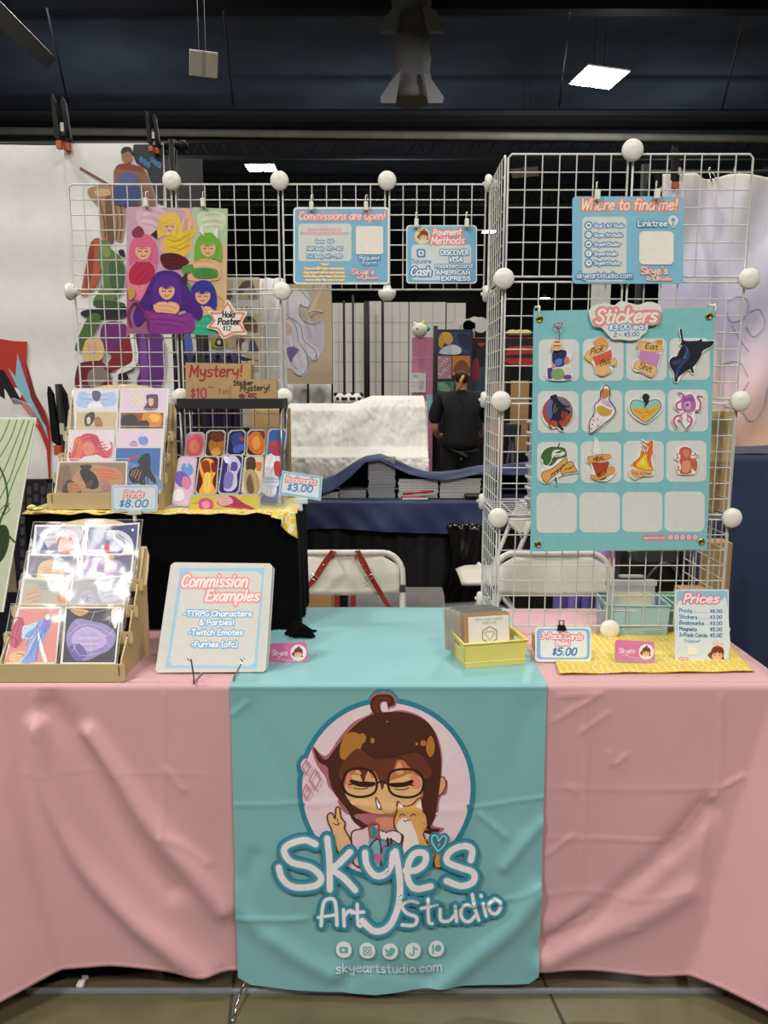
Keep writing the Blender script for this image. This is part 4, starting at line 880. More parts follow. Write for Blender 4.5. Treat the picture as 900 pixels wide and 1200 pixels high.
def honey(name):
    m = mat(name, '#dbbd20', .6, noise=.05); N, L = m.node_tree.nodes, m.node_tree.links; P = N['Principled BSDF']
    tc = N.new('ShaderNodeTexCoord'); mp = N.new('ShaderNodeMapping'); mp.inputs['Scale'].default_value = (1, 1.25, 1)
    w = N.new('ShaderNodeTexNoise'); w.inputs['Scale'].default_value = 30; ad = N.new('ShaderNodeMixRGB'); ad.blend_type = 'ADD'; ad.inputs[0].default_value = .004
    v = N.new('ShaderNodeTexVoronoi'); v.feature = 'DISTANCE_TO_EDGE'; v.inputs['Scale'].default_value = 62; v.inputs['Randomness'].default_value = .5
    r = N.new('ShaderNodeMapRange'); r.inputs['From Min'].default_value = .05; r.inputs['From Max'].default_value = .08
    mx = N.new('ShaderNodeMixRGB'); mx.inputs[1].default_value = hexc('#dcd6bc'); old = P.inputs['Base Color'].links[0].from_socket
    L.new(tc.outputs['Object'], mp.inputs['Vector']); L.new(mp.outputs[0], ad.inputs[1]); L.new(tc.outputs['Object'], w.inputs['Vector']); L.new(w.outputs['Color'], ad.inputs[2])
    L.new(ad.outputs[0], v.inputs['Vector']); L.new(v.outputs['Distance'], r.inputs['Value']); L.new(r.outputs[0], mx.inputs[0]); L.new(old, mx.inputs[2]); L.new(mx.outputs[0], P.inputs['Base Color']); return m
hon = honey('yellow_honeycomb_cotton')
mb = MB()
def ycl(u, v):
    x = rx0 - .004 + (rx1 - rx0 + .012) * u; y = RYB - (RYB - RYF + .004) * v; z = RZ + .003 + .001 * math.sin(u * 60)
    if v > .97: z -= .004 + .002 * math.sin(u * 50); y = RYF - .014 + .002 * math.sin(u * 90)
    return (x, y, z)
mb.grid(ycl, 90, 34)
o = build(mb, 'yellow_runner', hon, label='yellow and white patterned cloth lying over the black riser under the upper rack', cat='cloth', thick=.002)
mb = MB(); p0 = W(318, 592, RYF - .02); p1 = W(346, 592, RYF - .012)
def droop(u, v):
    x = p0.x + (p1.x - p0.x) * u + .010 * v * math.sin(u * 7); z = RZ + .004 - v * (.012 + .055 * u ** 1.5)
    return (x, RYF - .016 - .012 * v * (1 + .5 * math.sin(u * 16)), z)
mb.grid(droop, 24, 14); build(mb, 'drooping_corner', hon, o, thick=.0015)
mb = MB(); p = W(37, 595, RYF - .02); mb.ball(p + V((0, 0, .0)), (.011, .014, .008)); mb.ball(p + V((.014, 0, -.003)), (.018, .012, .005)); build(mb, 'gathered_end', hon, o)
# wooden tiered racks
mdf = mat('laser_cut_plywood', '#c8b184', .55, noise=.05, nscale=12, bump=.05, bscale=90); mdfe = mat('charred_edge', '#6b4a2b', .7)
def rack(name, label, x0, x1, tiers, back, z0, arch, lean=15):
    Yf = tiers[0][0]; Yb, zs = back; Yb = tiers[-1][0] + .022; tl = math.tan(math.radians(lean)); zq = tiers[-1][1] - .018; by = lambda z: Yb + max(0, z - zq) * tl; t = thing(name, label, 'display rack', ((x0 + x1) / 2, (Yf + Yb) / 2, z0))
    for sx, x in ((-1, x0), (1, x1)):
        P = [(Yf - .002, z0), (Yb + .004, z0), (Yb + .004, zq), (by(zs) + .004, zs - .006)]
        zz = [z for _, z in tiers]; ys = [y for y, _ in tiers] + [Yb]
        P.append((by(zs) - .012, zs))
        for i in range(len(tiers) - 1, -1, -1):
            P += [(ys[i] + .018, zz[i] + .006), (ys[i] + .012, zz[i] - .006 if i else zz[i] - .004), (ys[i] - .002, zz[i] - .010)]
        Q = []
        for p in P:
            if not Q or abs(p[0] - Q[-1][0]) + abs(p[1] - Q[-1][1]) > 1e-4: Q.append(p)
        mb = MB(); mb.prism(Q, x - .0016, x + .0016, 'x'); build(mb, 'side_panel', mdf, t, fixn=True)
    zb = z0
    for i, (y, z) in enumerate(tiers):
        mb = MB(); lo = z0 + .002 if i == 0 else z - .028
        mb.prism(rrect(x0 - .013, lo, x1 + .013, z, .007), y - .0018, y + .0018, 'y')
        lp = build(mb, 'tier_lip', mdf, t, fixn=True)
        for x in (x0, x1):
            mb = MB(); mb.box((x - .0012, y - .0026, z - .026), (x + .0012, y - .0012, z - .006 if i else z - .004)); build(mb, 'joint_slot', mdfe, lp)
        mb = MB(); yn = tiers[i + 1][0] if i + 1 < len(tiers) else Yb
        mb.box((x0, y + .002, lo + .004), (x1, yn - .002, lo + .007)); build(mb, 'tier_floor', mdf, t)
    mb = MB(); P = [(x0 - .013, z0)] + [(x1 + .013, z0)] + [(x1 + .013, zq)] + [(x1 + .013, zs - .05), (x1 + .011, zs - .02), (x1 + .002, zs)]
    n = 16; xm, xh = (x0 + x1) / 2, (x1 - x0) / 2 - .012
    P += [(xm + xh * math.cos(math.pi * k / n), zs + (arch - zs) * math.sin(math.pi * k / n) ** .8) for k in range(n + 1)]
    P += [(x0 - .002, zs), (x0 - .011, zs - .02), (x0 - .013, zs - .05), (x0 - .013, zq)]
    mb.prism(P, Yb, Yb + .004, 'y')
    for v in mb.v: v.y += max(0, v.z - zq) * tl
    build(mb, 'back_board', mdf, t, fixn=True); return t
T1 = [(1.585, .787), (1.648, .839), (1.692, .8875), (1.736, .937)]
rack('wooden_print_rack', 'lower plywood tiered rack of foil prints standing on the pink cloth', -.835, -.572, T1, (1.775, 1.0), ZT, 1.062, 30.5)
T2 = [(1.965, 1.108), (2.01, 1.156), (2.05, 1.205), (2.09, 1.261)]
rack('wooden_print_rack', 'upper plywood tiered rack of matte prints standing on the yellow runner', -.857, -.583, T2, (2.13, 1.336), RZ + .004, 1.387)
sleeve = film('clear_sleeve', .010, .09, .5, 6, '#ffffff', .03)
sleevee = mat('sleeve_seam', '#ffffff', .15, alpha=.6, noise=0)
def pprint(label, P, tier, T, zoom, fn, base='#dedbd4', gloss=False, lean=15, group=None, off=0, wrap=True, mx=0):
    lean = 30.5 if gloss else lean; ys_ = T[tier][0] + .006 + off; zs_ = (T[tier][1] - .034 if tier == 0 else T[tier][1] - .020); tl = math.tan(math.radians(lean))
    px = pts(P); yb = max(q[1] for q in px) / zoom[2] + zoom[1]; xm = sum(q[0] for q in px) / len(px) / zoom[2] + zoom[0]; y = ys_
    for _ in range(12): y = ys_ + (W(xm, yb, y).z - zs_) * tl
    o, TT, L = card('art_print', label, 'art print', P, y, lean, zoom, fn, .0016, base, group, gl=gloss, ext=max(.002, (W(xm, yb, y).z - zs_) / math.cos(math.radians(lean))))
    if wrap:
        xs = [l[0] for l in L]; ys = [l[1] for l in L]; mb = MB(TT)
        mb.grid(lambda u, v: (min(xs) - .003 + (max(xs) - min(xs) + .006) * u, min(ys) + .002 + (max(ys) - min(ys) + .004) * v, .0026 + .0012 * math.sin(u * 5 + v * 3) * math.sin(v * 4 + 1)), 10, 12)
        mb.cur = 1; x_, X_, y_, Y_ = min(xs) - .003, max(xs) + .003, min(ys) + .002, max(ys) + .006
        mb.tube([(x_, y_ + .02, .003), (x_, Y_, .003), (X_, Y_, .003), (X_, y_ + .02, .003)], .0006, 5)
        if gloss: mb.tube([(x_ + .01, Y_ - .012, .0036), (x_ + (X_ - x_) * .5, Y_ - .02, .004), (X_ - .01, Y_ - .008, .0036)], .0004, 4)
        build(mb, 'clear_sleeve', [sleeve, sleevee], o)
    return o
A7 = (0, 590, 4.5); G1 = 'foil prints in the lower rack'; G2 = 'matte prints in the upper rack'
def foil(cols, extra=None, fr=None):
    def f(a):
        if fr: a.p(*fr)
        for c, P in cols: a.f(c, P, 3)
        if extra: extra(a)
    return f
pprint('foil print of a blue robed figure on red, front tier of the lower rack', '95,545 325,545 300,848 12,848', 0, T1, A7, foil([
    ('#b7566a', '70,640 120,600 130,700 90,760 50,740'), ('#e0b98f', '60,790 120,780 180,800 120,835 50,830'), ('#7f9fd8', '190,640 240,590 272,600 262,660 230,720 200,780 180,835 110,838 150,760 170,700 120,720 150,660'), ('#b9d8ee', '120,650 170,640 200,620 180,660 140,680 120,720'),
    ('#8d7fc9', '240,600 270,590 268,640 240,680 220,650'), ('#dfeaf6', '200,660 215,720 250,830 230,830 205,740')], extra=lambda a: (a.st('#8c3a4c', 3, '60,620 100,600 120,640;50,700 90,720 80,760;90,790 130,800'), a.f('#f1d9c4', '240,592 262,586 262,610 244,612', 3), a.st('#f3ece8', 3.5, '118,655 150,648 178,632 196,640;112,700 150,715 175,700;108,838 150,780 180,720 205,680;205,690 222,760 245,830'), a.st('#5a66a8', 2.5, '200,640 190,720 160,800;225,660 205,740 190,830;250,620 235,690')), fr=('#d98f86', '105,555 313,555 290,838 24,838')), gloss=True, group=G1)
pprint('dark foil print with a violet swirling cloud, front tier of the lower rack', '345,545 640,545 612,848 320,848', 0, T1, A7, foil([
    ('#8f86b8', '350,690 400,610 480,620 560,640 610,690 590,760 520,800 440,830 370,790'), ('#b7a6d6', '380,700 450,650 540,680 560,740 480,780 400,760'), ('#6a5fa0', '360,760 420,740 460,800 400,830'), ('#c7a25c', '370,560 430,556 470,570 420,595'), ('#e8dfd0', '590,560 630,560 612,660 590,620')],
    lambda a: a.st('#cfc4e6', 2.4, '360,700 430,640 520,650 600,700;380,780 440,700 520,690 580,760;400,620 470,700 480,800;440,640 560,700 600,660;500,570 480,620;380,720 420,800 520,790'), ('#3b3947', '353,553 630,553 603,838 330,838')), gloss=True, group=G1)
pprint('silvery foil print with orange haze in the second tier of the lower rack', '120,388 366,398 352,590 92,585', 1, T1, A7, foil([('#c0a58e', '130,460 200,450 230,500 180,530 125,530'), ('#c98d55', '300,490 340,480 345,530 310,520'), ('#a9a59d', '200,410 300,420 320,470 220,460')], fr=('#b3b0a6', '130,398 356,408 343,588 103,580')), gloss=True, group=G1)
pprint('pale lavender foil print in the second tier of the lower rack', '384,398 668,378 662,590 352,585', 1, T1, A7, foil([('#b9b6c6', '420,480 480,460 500,520 440,540'), ('#c9cad4', '520,440 620,420 640,500 540,520'), ('#9da0b4', '430,490 460,480 465,515 440,515')], fr=('#adacb2', '392,408 656,388 650,588 362,580')), gloss=True, group=G1)
pprint('foil print of curly golden hair on violet-grey, third tier of the lower rack', '150,265 416,270 410,430 130,430', 2, T1, A7, foil([('#d9c096', '195,380 210,320 260,296 310,306 340,350 330,395 260,410 200,410'), ('#cfae9a', '230,350 300,340 310,390 240,400')], fr=('#7f7b8e', '158,275 407,280 401,430 140,430')), gloss=True, group=G1)
pprint('violet foil print with a strong white glare, third tier of the lower rack', '432,265 708,262 690,430 420,430', 2, T1, A7, foil([('#a58fb6', '450,300 560,290 640,310 650,370 560,400 460,380'), ('#c3a36c', '540,275 600,275 590,300')], fr=('#67607e', '442,275 697,272 680,430 430,430')), gloss=True, group=G1)
pprint('foil print of red flowers on white feathers, back tier of the lower rack', '184,112 440,114 440,300 178,300', 3, T1, A7, foil([('#c9c7d2', '230,140 320,130 420,130 425,200 330,180 240,240 200,200'), ('#4f5a94', '195,170 230,200 260,262 195,262'), ('#e0dce2', '300,140 400,150 420,250 380,230 300,190'), ('#b3382f', '306,190 330,168 372,176 390,210 380,250 350,268 320,262 304,230')], fr=('#8a86a6', '194,122 432,124 432,300 188,300')), gloss=True, group=G1)
pprint('foil print of a crescent moon on deep blue, back tier of the lower rack', '454,118 737,100 722,300 445,300', 3, T1, A7, foil([('#c9cbd8', '540,150 620,140 680,170 704,220 690,262 640,262 668,220 640,170 580,150'), ('#b5423c', '544,240 570,212 596,240 580,262 548,262'), ('#7d8fc4', '600,240 620,225 632,250 612,262')], lambda a: a.o('#eceaf0', 700, 140, 7), ('#27306a', '464,126 728,110 714,300 455,300')), gloss=True, group=G1)
A6 = (50, 440, 4.737)
pprint('wide brown print of reclining figures, front tier of the upper rack', '85,475 472,475 467,662 62,662', 0, T2, A6, foil([('#8a6a50', '100,510 150,500 160,600 110,640 80,620'), ('#b98f6c', '230,500 330,500 430,530 440,600 330,640 200,640 160,580'), ('#2a2624', '205,530 250,520 300,560 310,620 260,630 230,590'), ('#463b36', '130,590 160,580 200,620 210,652 110,652'), ('#cf7c56', '300,520 380,520 440,560 380,580 320,580'), ('#b37a52', '140,600 190,598 210,640 150,652'), ('#6d3d33', '250,590 280,580 270,620 240,625'), ('#a6728b', '320,620 350,600 380,620 350,640'), ('#3a3330', '210,500 270,496 260,520 220,520')], fr=('#9c7f66', '95,484 462,484 457,655 73,655')), group=G2, off=-.004)
pprint('blue print of a dark skeletal horse, front tier of the upper rack', '400,395 665,395 652,662 386,662', 0, T2, A6, foil([('#6d86b6', '400,500 480,480 640,560 645,655 400,655'), ('#1d2233', '560,440 590,432 600,470 598,520 620,560 632,590 618,600 580,560 560,590 590,640 575,655 540,600 500,600 480,560 490,520 540,500 528,480 540,455'), ('#c8483a', '470,465 530,440 520,458 480,472')],
    lambda a: a.st('#d9a07e', 3, '520,520 500,560;534,524 512,572;548,530 528,585;505,525 488,556'), ('#3d6db0', '408,403 655,403 643,655 396,655')), group=G2, off=.002)
pprint('print of coral curly braided hair, second tier of the upper rack', '145,300 402,300 397,520 128,520', 1, T2, A6, foil([('#d8566a', '200,350 240,322 300,330 320,370 340,420 380,400 372,370 392,380 388,430 350,460 300,440 250,440 200,470 150,470 146,420 170,430'), ('#dd7757', '180,350 210,340 220,400 200,470 160,475 168,400'), ('#e28468', '220,380 270,370 292,410 270,440 235,440'), ('#c0435c', '260,340 300,345 305,400 280,380')], extra=lambda a: (a.st('#a83450', 3, '210,345 240,330 280,336 310,360;225,380 240,350 280,352;300,350 330,400 370,440;300,390 330,430 350,450;190,380 180,430 160,470;330,450 370,455 392,430;150,400 170,440 150,465'), a.st('#f0b09a', 2.5, '226,392 250,384 275,396;236,425 256,430')), fr=('#e2d6dc', '155,309 392,309 388,515 140,515')), group=G2)
pprint('pale lilac print of a blue unicorn figure, second tier of the upper rack', '410,295 677,295 665,440 398,440', 1, T2, A6, foil([('#7f8fc9', '530,350 560,335 584,350 580,385 545,385'), ('#b58cc0', '480,380 510,360 530,390 490,392'), ('#c9d4ee', '556,306 562,340 552,340')], fr=('#e1cbdc', '419,304 667,304 658,440 408,440')), group=G2)
pprint('tan print with small spotted figures, third tier of the upper rack', '180,195 421,195 412,330 170,330', 2, T2, A6, foil([('#4a3527', '235,225 262,205 285,205 290,240 262,280 235,275'), ('#a5714c', '290,240 315,230 335,280 295,285'), ('#ddd0b8', '245,240 262,230 265,262 250,270')], fr=('#c9b594', '190,204 411,204 404,330 182,330')), group=G2)
pprint('dark gold fiery print, third tier of the upper rack', '425,198 682,198 676,330 420,330', 2, T2, A6, foil([('#2a1710', '440,230 500,215 530,250 500,285 440,280'), ('#d98a30', '560,210 640,205 665,240 640,285 560,270'), ('#f0b94a', '600,215 650,225 640,255 600,250'), ('#3b1c10', '520,260 580,250 590,288 520,288')], fr=('#8a4d1c', '434,207 672,207 667,330 430,330')), group=G2)
pprint('blue wash print of a shaded figure in white, back tier of the upper rack', '170,70 420,70 416,230 180,230', 3, T2, A6, foil([('#a9c0e6', '200,100 240,90 260,120 330,100 400,95 402,160 330,175 200,175'), ('#4f5674', '275,90 300,84 322,96 318,130 300,145 280,130'), ('#e8e6ec', '255,160 280,146 320,148 330,182 255,182')], fr=('#dcd6de', '180,79 410,79 407,230 190,230')), group=G2)
pprint('lavender print of a figure in a dark hat, back tier of the upper rack', '430,70 703,70 690,230 425,230', 3, T2, A6, foil([('#dccfc0', '490,110 540,100 560,140 540,175 490,160'), ('#4b3d55', '575,110 620,104 640,112 640,170 630,190 560,190 580,150'), ('#e3b598', '588,130 615,130 612,165 592,165')], fr=('#dcc6d6', '440,79 692,79 682,230 434,230')), group=G2)
# price cards on clear clips
clear = film('clear_acrylic', .06, .04, .0, 10, '#eef2f2', .12)
def pcard(label, P, Y, zoom, fn, r0, lean=5):
    o, T, L = card('price_card', label, 'price card', P, Y, lean, zoom, fn, .002, '#dfe5e6')
    mb = MB(T); mb.box((-.018, -.008, -.008), (.018, .006, .004), .002); mb.box((-.004, -.02, -.006), (.004, -.004, .002)); mb.ball((0, -.022, -.003), .006, 8, 6); build(mb, 'card_clip', mat('clear_clip', '#e4e6e6', .12, alpha=.75), o)
def f_p8(a):
    a.rr('#9fcbe0', 386, 614, 634, 750, 16); a.rr('#dfe5e6', 394, 622, 626, 742, 12)
    a.t('Prints', 448, 560, 676, 36, 7, '#f4e3e0', (('#d9606e', 9),), .25); a.t('$8.00', 420, 584, 730, 40, 8, '#3e95c8', (), .25)
pcard('pale blue price card reading Prints $8.00 at the foot of the upper rack', rp(382, 608, 638, 756, 18), 1.938, A6, f_p8, 0)
A5 = (200, 400, 4.5)
def f_b3(a):
    a.put([[(590, 686), (796, 716), (790, 836), (574, 806)]], '#8fc2de'); a.put([[(600, 696), (786, 724), (780, 826), (584, 796)]], '#e3eaec')
    a.t('Bookmarks', 606, 768, 740, 30, 6, '#f4e3e0', (('#d9606e', 9),), .2, -16); a.t('$3.00', 610, 748, 786, 34, 8, '#3e95c8', (), .25, -10)
pcard('pale blue price card reading Bookmarks $3.00 beside the bookmark display', '588,682 800,714 792,840 572,808', 1.935, A5, f_b3, 0)
# bookmark display: steel uprights, black shelf, acrylic steps, bookmarks
gal = mat('galvanised_tube', '#85888a', .35, .7, noise=.1)
sx0, sx1 = W(209, 470, 2.06).x, W(331, 470, 2.06).x; zs0, zs1 = zat(479, 2.04), zat(467, 2.04)
t = thing('shelf_display', 'black metal shelf on grey uprights carrying the two kraft mystery cartons above the bookmarks', 'shelf', ((sx0 + sx1) / 2, 2.08, RZ + .005))
bsh = mat('black_shelf_metal', '#26282a', .45, noise=.1)
mb = MB(); mb.box((sx0, 2.04, zs0), (sx1, 2.046, zs1), .001); build(mb, 'front_rail', bsh, t)
mb = MB(); mb.box((sx0, 2.046, zs0 + .004), (sx1, 2.168, zs0 + .008)); mb.box((sx1 - .002, 2.046, zs0), (sx1 + .001, 2.168, zs1)); mb.box((sx0 - .001, 2.046, zs0), (sx0 + .002, 2.168, zs1)); build(mb, 'shelf_tray', bsh, t)
for x in (sx0 + .006, sx1 - .004):
    for y in (2.056, 2.16): mb = MB(); mb.bar((x, y, RZ + .006), (x, y, zs0 + .004), .0045, 8); build(mb, 'upright', gal, t)
kraft = mat('kraft_cardboard', '#b3905f', .8, noise=.06, nscale=20, bump=.1, bscale=300)
def carton(label, P, Y, zoom, fn, depth):
    o, T, L = card('mystery_carton', label, 'carton', P, Y, 2, zoom, fn, depth, '#b9966a', 'kraft mystery cartons on the black shelf'); return o
def f_m1(a):
    a.t('Mystery!', 96, 378, 188, 60, 10, '#a32a3c', (), .1, 4); a.t('$10', 104, 192, 300, 52, 9, '#a8404a'); a.st('#a8404a', 4, '200,246 206,238 210,248;216,246 222,238 226,248'); a.t('2 pc', 252, 306, 270, 20, 4, '#a8505a')
def f_m2(a):
    a.t('Sticker', 328, 434, 232, 24, 6, '#2a2024', (), .1, 2); a.t('Mystery!', 364, 522, 262, 30, 6, '#2a2024', (), .1, 4); a.t('$5', 350, 460, 312, 34, 9, '#8c2a3a')
carton('larger kraft carton lettered Mystery! in red on the black shelf', '78,112 422,118 420,306 78,306', 2.09, A5, f_m1, .06)
carton('smaller kraft carton lettered Sticker Mystery! standing before the larger one', '322,198 558,200 560,308 318,308', 2.06, A5, f_m2, .022)
t = thing('acrylic_step_stand', 'clear acrylic step stand holding the bookmarks on the yellow runner', 'display stand', (W(270, 600, 2.0).x, 2.02, RZ + .005))
bx0, bx1 = W(200, 598, 2.0).x, W(336, 598, 2.0).x
for y, z in ((1.975, 1.075), (2.015, 1.10), (2.05, 1.14)):
    mb = MB(); mb.box((bx0, y, RZ + .006), (bx1, y + .002, z)); mb.box((bx0, y + .002, z - .03), (bx1, y + .03, z - .028)); build(mb, 'acrylic_step', clear, t)
def bm_(label, P, Y, fn, lean=14): 
    o, T, L = card('bookmark', label, 'bookmark', P, Y, lean, A5, fn, .0015, '#b9b7b4', 'bookmarks on the step stand', gl=True)
def rq(x0, y0, x1, y1, x2, y2, x3, y3, r=14):
    c = [(x0, y0), (x1, y1), (x2, y2), (x3, y3)]; out = []
    for i in range(4):
        p, q, n = c[i], c[i - 1], c[(i + 1) % 4]
        for o_ in (q, n):
            l = math.hypot(o_[0] - p[0], o_[1] - p[1]); out.append((p[0] + (o_[0] - p[0]) * r / l, p[1] + (o_[1] - p[1]) * r / l))
    return out
def inn(q, m=7):
    cx = sum(p[0] for p in q) / len(q); cy = sum(p[1] for p in q) / len(q)
    return [(p[0] + m * (1 if p[0] < cx else -1), p[1] + m * (1 if p[1] < cy else -1)) for p in q]
def bmk(label, q, Y, bg, cols, lines=None, ext=0, lean=14):
    P = rq(*q)
    def fn(a):
        a.p(bg, inn(P))
        for c, s in cols: a.f(c, s, 3)
        if lines: a.st(*lines)
    bm_(label, P, Y, fn, lean)
bmk('coral haired bookmark at the back of the step stand', (85, 478, 182, 478, 175, 612, 68, 612), 2.062, '#d0848a', [('#c9586a', '95,520 130,490 170,510 172,560 150,600 90,600'), ('#dd7a62', '100,540 130,520 150,560 130,590 105,585')])
bmk('dark brown and gold bookmark at the back of the step stand', (188, 468, 292, 466, 284, 612, 176, 612), 2.062, '#3a1c14', [('#b5702c', '200,540 240,500 280,530 276,590 220,600'), ('#6b3018', '205,490 270,480 280,520 230,530'), ('#e0a440', '215,575 250,560 262,596 220,600')])
bmk('midnight blue bookmark at the back of the step stand', (304, 468, 398, 464, 392, 606, 290, 606), 2.062, '#141c48', [('#2f4596', '320,500 370,480 385,540 360,590 330,560'), ('#4a66c0', '330,560 380,540 386,570 340,590'), ('#b5482f', '360,510 385,505 380,530')])
bmk('orange figure bookmark at the back of the step stand', (404, 466, 502, 464, 496, 606, 396, 606), 2.062, '#40180f', [('#d97430', '412,500 450,475 494,500 490,580 450,596 410,560'), ('#f0a050', '430,520 460,500 475,550 440,570'), ('#8c3418', '470,480 496,476 494,520')])
bmk('tall bookmark of blue sky, white clouds and a red figure', (514, 460, 616, 460, 568, 874, 476, 874), 2.035, '#3d62b0', [('#e4e4ee', '510,600 570,590 590,640 560,700 500,720 496,650'), ('#dfe2ec', '490,740 540,730 560,780 540,820 486,800'), ('#b23d52', '516,550 560,524 600,570 590,600 540,600'), ('#c23a38', '545,640 575,636 575,700 550,705'), ('#cfd4ea', '484,720 560,710 570,760 510,780'), ('#2a3f96', '484,820 540,830 556,860 486,862'), ('#b0524c', '530,530 556,522 560,550 535,556')])
bmk('lilac bookmark of a blue unicorn creature, front row', (42, 604, 142, 606, 116, 872, 4, 866), 2.0, '#ddb9d2', [('#6f9ad0', '60,650 100,645 120,680 100,710 60,700'), ('#7a5fb6', '30,690 70,690 110,740 60,770 25,740'), ('#d884a0', '70,710 110,740 90,780 60,760'), ('#eae6ee', '20,790 60,780 70,830 20,840'), ('#b6d8ea', '84,630 92,660 80,660')])
bmk('maroon bookmark of two figures with golden drapery, front row', (152, 604, 258, 602, 242, 808, 124, 808), 2.0, '#5a141c', [('#f0a93c', '150,660 180,620 220,625 240,680 220,740 236,800 150,800 170,740'), ('#8a3a20', '160,640 200,630 210,690 180,700'), ('#f4c860', '180,700 210,700 215,790 175,790'), ('#7a2c18', '215,640 240,650 236,690 215,680')])
bmk('indigo bookmark of a pale violet figure, front row', (272, 596, 386, 596, 362, 806, 246, 806), 2.0, '#35296a', [('#c9c2e4', '300,610 340,604 370,650 350,700 350,760 320,790 280,780 290,700 320,680 300,640'), ('#7f78b8', '290,690 330,700 320,770 280,770'), ('#e6e2f4', '280,612 300,606 310,640 290,640'), ('#5a4c9c', '320,640 350,640 350,680 320,680')])
bmk('sepia bookmark of robed dark figures, front row', (392, 598, 492, 600, 482, 806, 368, 806), 2.0, '#d8c3a0', [('#4a3826', '400,620 440,612 450,660 430,700 400,700'), ('#b09a70', '390,690 440,680 470,740 460,800 400,800'), ('#c87840', '450,640 480,640 475,680 455,680'), ('#6d5a3a', '400,740 420,700 440,790 410,798')])
bmk('yellow bookmark of a pink mermaid lying flat on its long side', (102, 806, 472, 806, 466, 906, 92, 902), 1.972, '#cfc056', [('#cc5f86', '150,840 180,825 220,840 225,880 180,896 150,880'), ('#b03a62', '250,840 320,812 380,850 440,880 430,890 340,870 290,876 250,860'), ('#e0a8b8', '240,830 300,815 330,850 270,868'), ('#e79ab4', '165,850 200,845 205,875 175,880')], ('#8d7430', 2, '108,856 150,850;220,890 270,880'), lean=8)
# ================================================================== BINDER, CARD HOLDERS, BASKETS
A8 = (170, 640, 4.286)
def f_bind(a):
    a.put([[(176, 110), (600, 110), (560, 614), (104, 612)]], '#9cc6e2')
    c = [(196, 126), (588, 128), (548, 602), (120, 600)]; a.p('#d3d1ca', rq(*[q for p in c for q in p], r=22))
    a.t('Commission', 176, 512, 204, 60, 9, '#f8e9e6', (('#e39a9c', 20),), .3); a.t('Examples', 298, 572, 274, 52, 9, '#f8e9e6', (('#e39a9c', 20),), .3)
    for s, x0, x1, y in (('-TTRPG Characters', 190, 536, 352), ('& Parties!', 270, 448, 396), ('-Twitch Emotes', 216, 492, 446), ('-Furries (ofc)', 230, 464, 506)): a.t(s, x0, x1, y, 27, 6, '#eef3f4', (('#69aad6', 10),), .1)
o, T, L = card('display_binder', 'white ring binder with a sheet headed Commission Examples, propped on wire feet', 'binder', rq(130, 84, 641, 90, 606, 632, 50, 636, 12), 1.632, 22, A8, f_bind, .003, '#cfcec8')
mb = MB(T); mb.prism([(x * .985, y + .002) for x, y in L], -.032, -.004); build(mb, 'ring_block_pages', mat('binder_pages', '#cfcdc6', .6), o)
mb = MB(T); xs = [l[0] for l in L]; mb.prism(L, -.036, -.033); build(mb, 'back_cover', mat('binder_vinyl', '#dddcd6', .35), o)
t = thing('wire_easel', 'thin chrome wire easel whose two hooked feet carry the white binder', 'easel', W(250, 800, 1.6))
chrome = mat('chrome_wire', '#b9babb', .2, 1)
for xa in (225, 279):
    mb = MB(); b = WZ(xa + (2 if xa < 250 else -5), 801 if xa < 250 else 799, ZT + .003); c = W(xa - 2 if xa < 250 else xa + 6, 772, b.y + .002)
    mb.tube([c + V((-.006, .02, -.012)), c + V((-.005, 0, .0)), c + V((.002, -.002, .001)), b + V((0, .004, .008)), b, b + V((.002, .05, .0)), b + V((.01, .16, .001)), b + V((.01, .20, .15))], .0019, 6); build(mb, 'wire_foot', chrome, t)
def holder(name, label, P, Y, zoom, fn, lean=14):
    o, T, L = card(name, label, 'business cards', P, Y, lean, zoom, fn, .008, '#d87aa6')
    xs = [l[0] for l in L]; ys = [l[1] for l in L]; mb = MB(T)
    mb.box((min(xs) - .003, min(ys) - .004, .001), (max(xs) + .003, min(ys) + .012, .0026)); mb.box((min(xs) - .003, min(ys) - .004, -.011), (max(xs) + .003, max(ys) - .006, -.009)); mb.box((min(xs) - .003, min(ys) - .006, -.05), (max(xs) + .003, min(ys) - .003, .0026)); build(mb, 'card_stand', clear, o)
def f_c1(a):
    a.rr('#cf6c9c', 630, 488, 812, 596, 10); a.t('Skyes', 636, 716, 548, 26, 3.4, '#f5e3ea', (), .1); a.st('#f5e3ea', 1.6, '690,572 752,574;660,566 700,566'); a.o('#f3e6e2', 770, 536, 40, 42); chibi(a, 768, 536, 2.5)
holder('business_card_stack', 'pink business cards in a clear stand on the teal banner beside the white binder', rq(626, 492, 808, 478, 820, 594, 630, 606, 10), 1.70, A8, f_c1)
D7 = (700, 620, 4.5)
def f_c2(a):
    a.t('Skyes', 112, 198, 654, 26, 3.4, '#f5e3ea', (), .1); a.st('#f5e3ea', 1.6, '160,676 220,680;130,664 170,668'); a.o('#f3e6e2', 258, 648, 40, 42); chibi(a, 256, 648, 2.5)
holder('business_card_stack', 'pink business cards in a clear stand on the yellow cloth by the price list', rq(100, 584, 302, 596, 304, 712, 100, 700, 10), 1.685, D7, f_c2)
# yellow honeycomb cloth on the table
mb = MB(); q = [WZ(655, 792, ZT), WZ(884, 789, ZT), WZ(838, 742, ZT), WZ(640, 746, ZT)]
def yq(u, v):
    p = q[0].lerp(q[1], u).lerp(q[3].lerp(q[2], u), v); return (p.x, p.y, ZT + .006 + .0012 * math.sin(u * 22 + v * 5) * (1 - v))
mb.grid(yq, 50, 26); build(mb, 'yellow_cloth', hon, label='yellow and white patterned cloth spread on the pink table under the price list', cat='cloth', thick=.003)
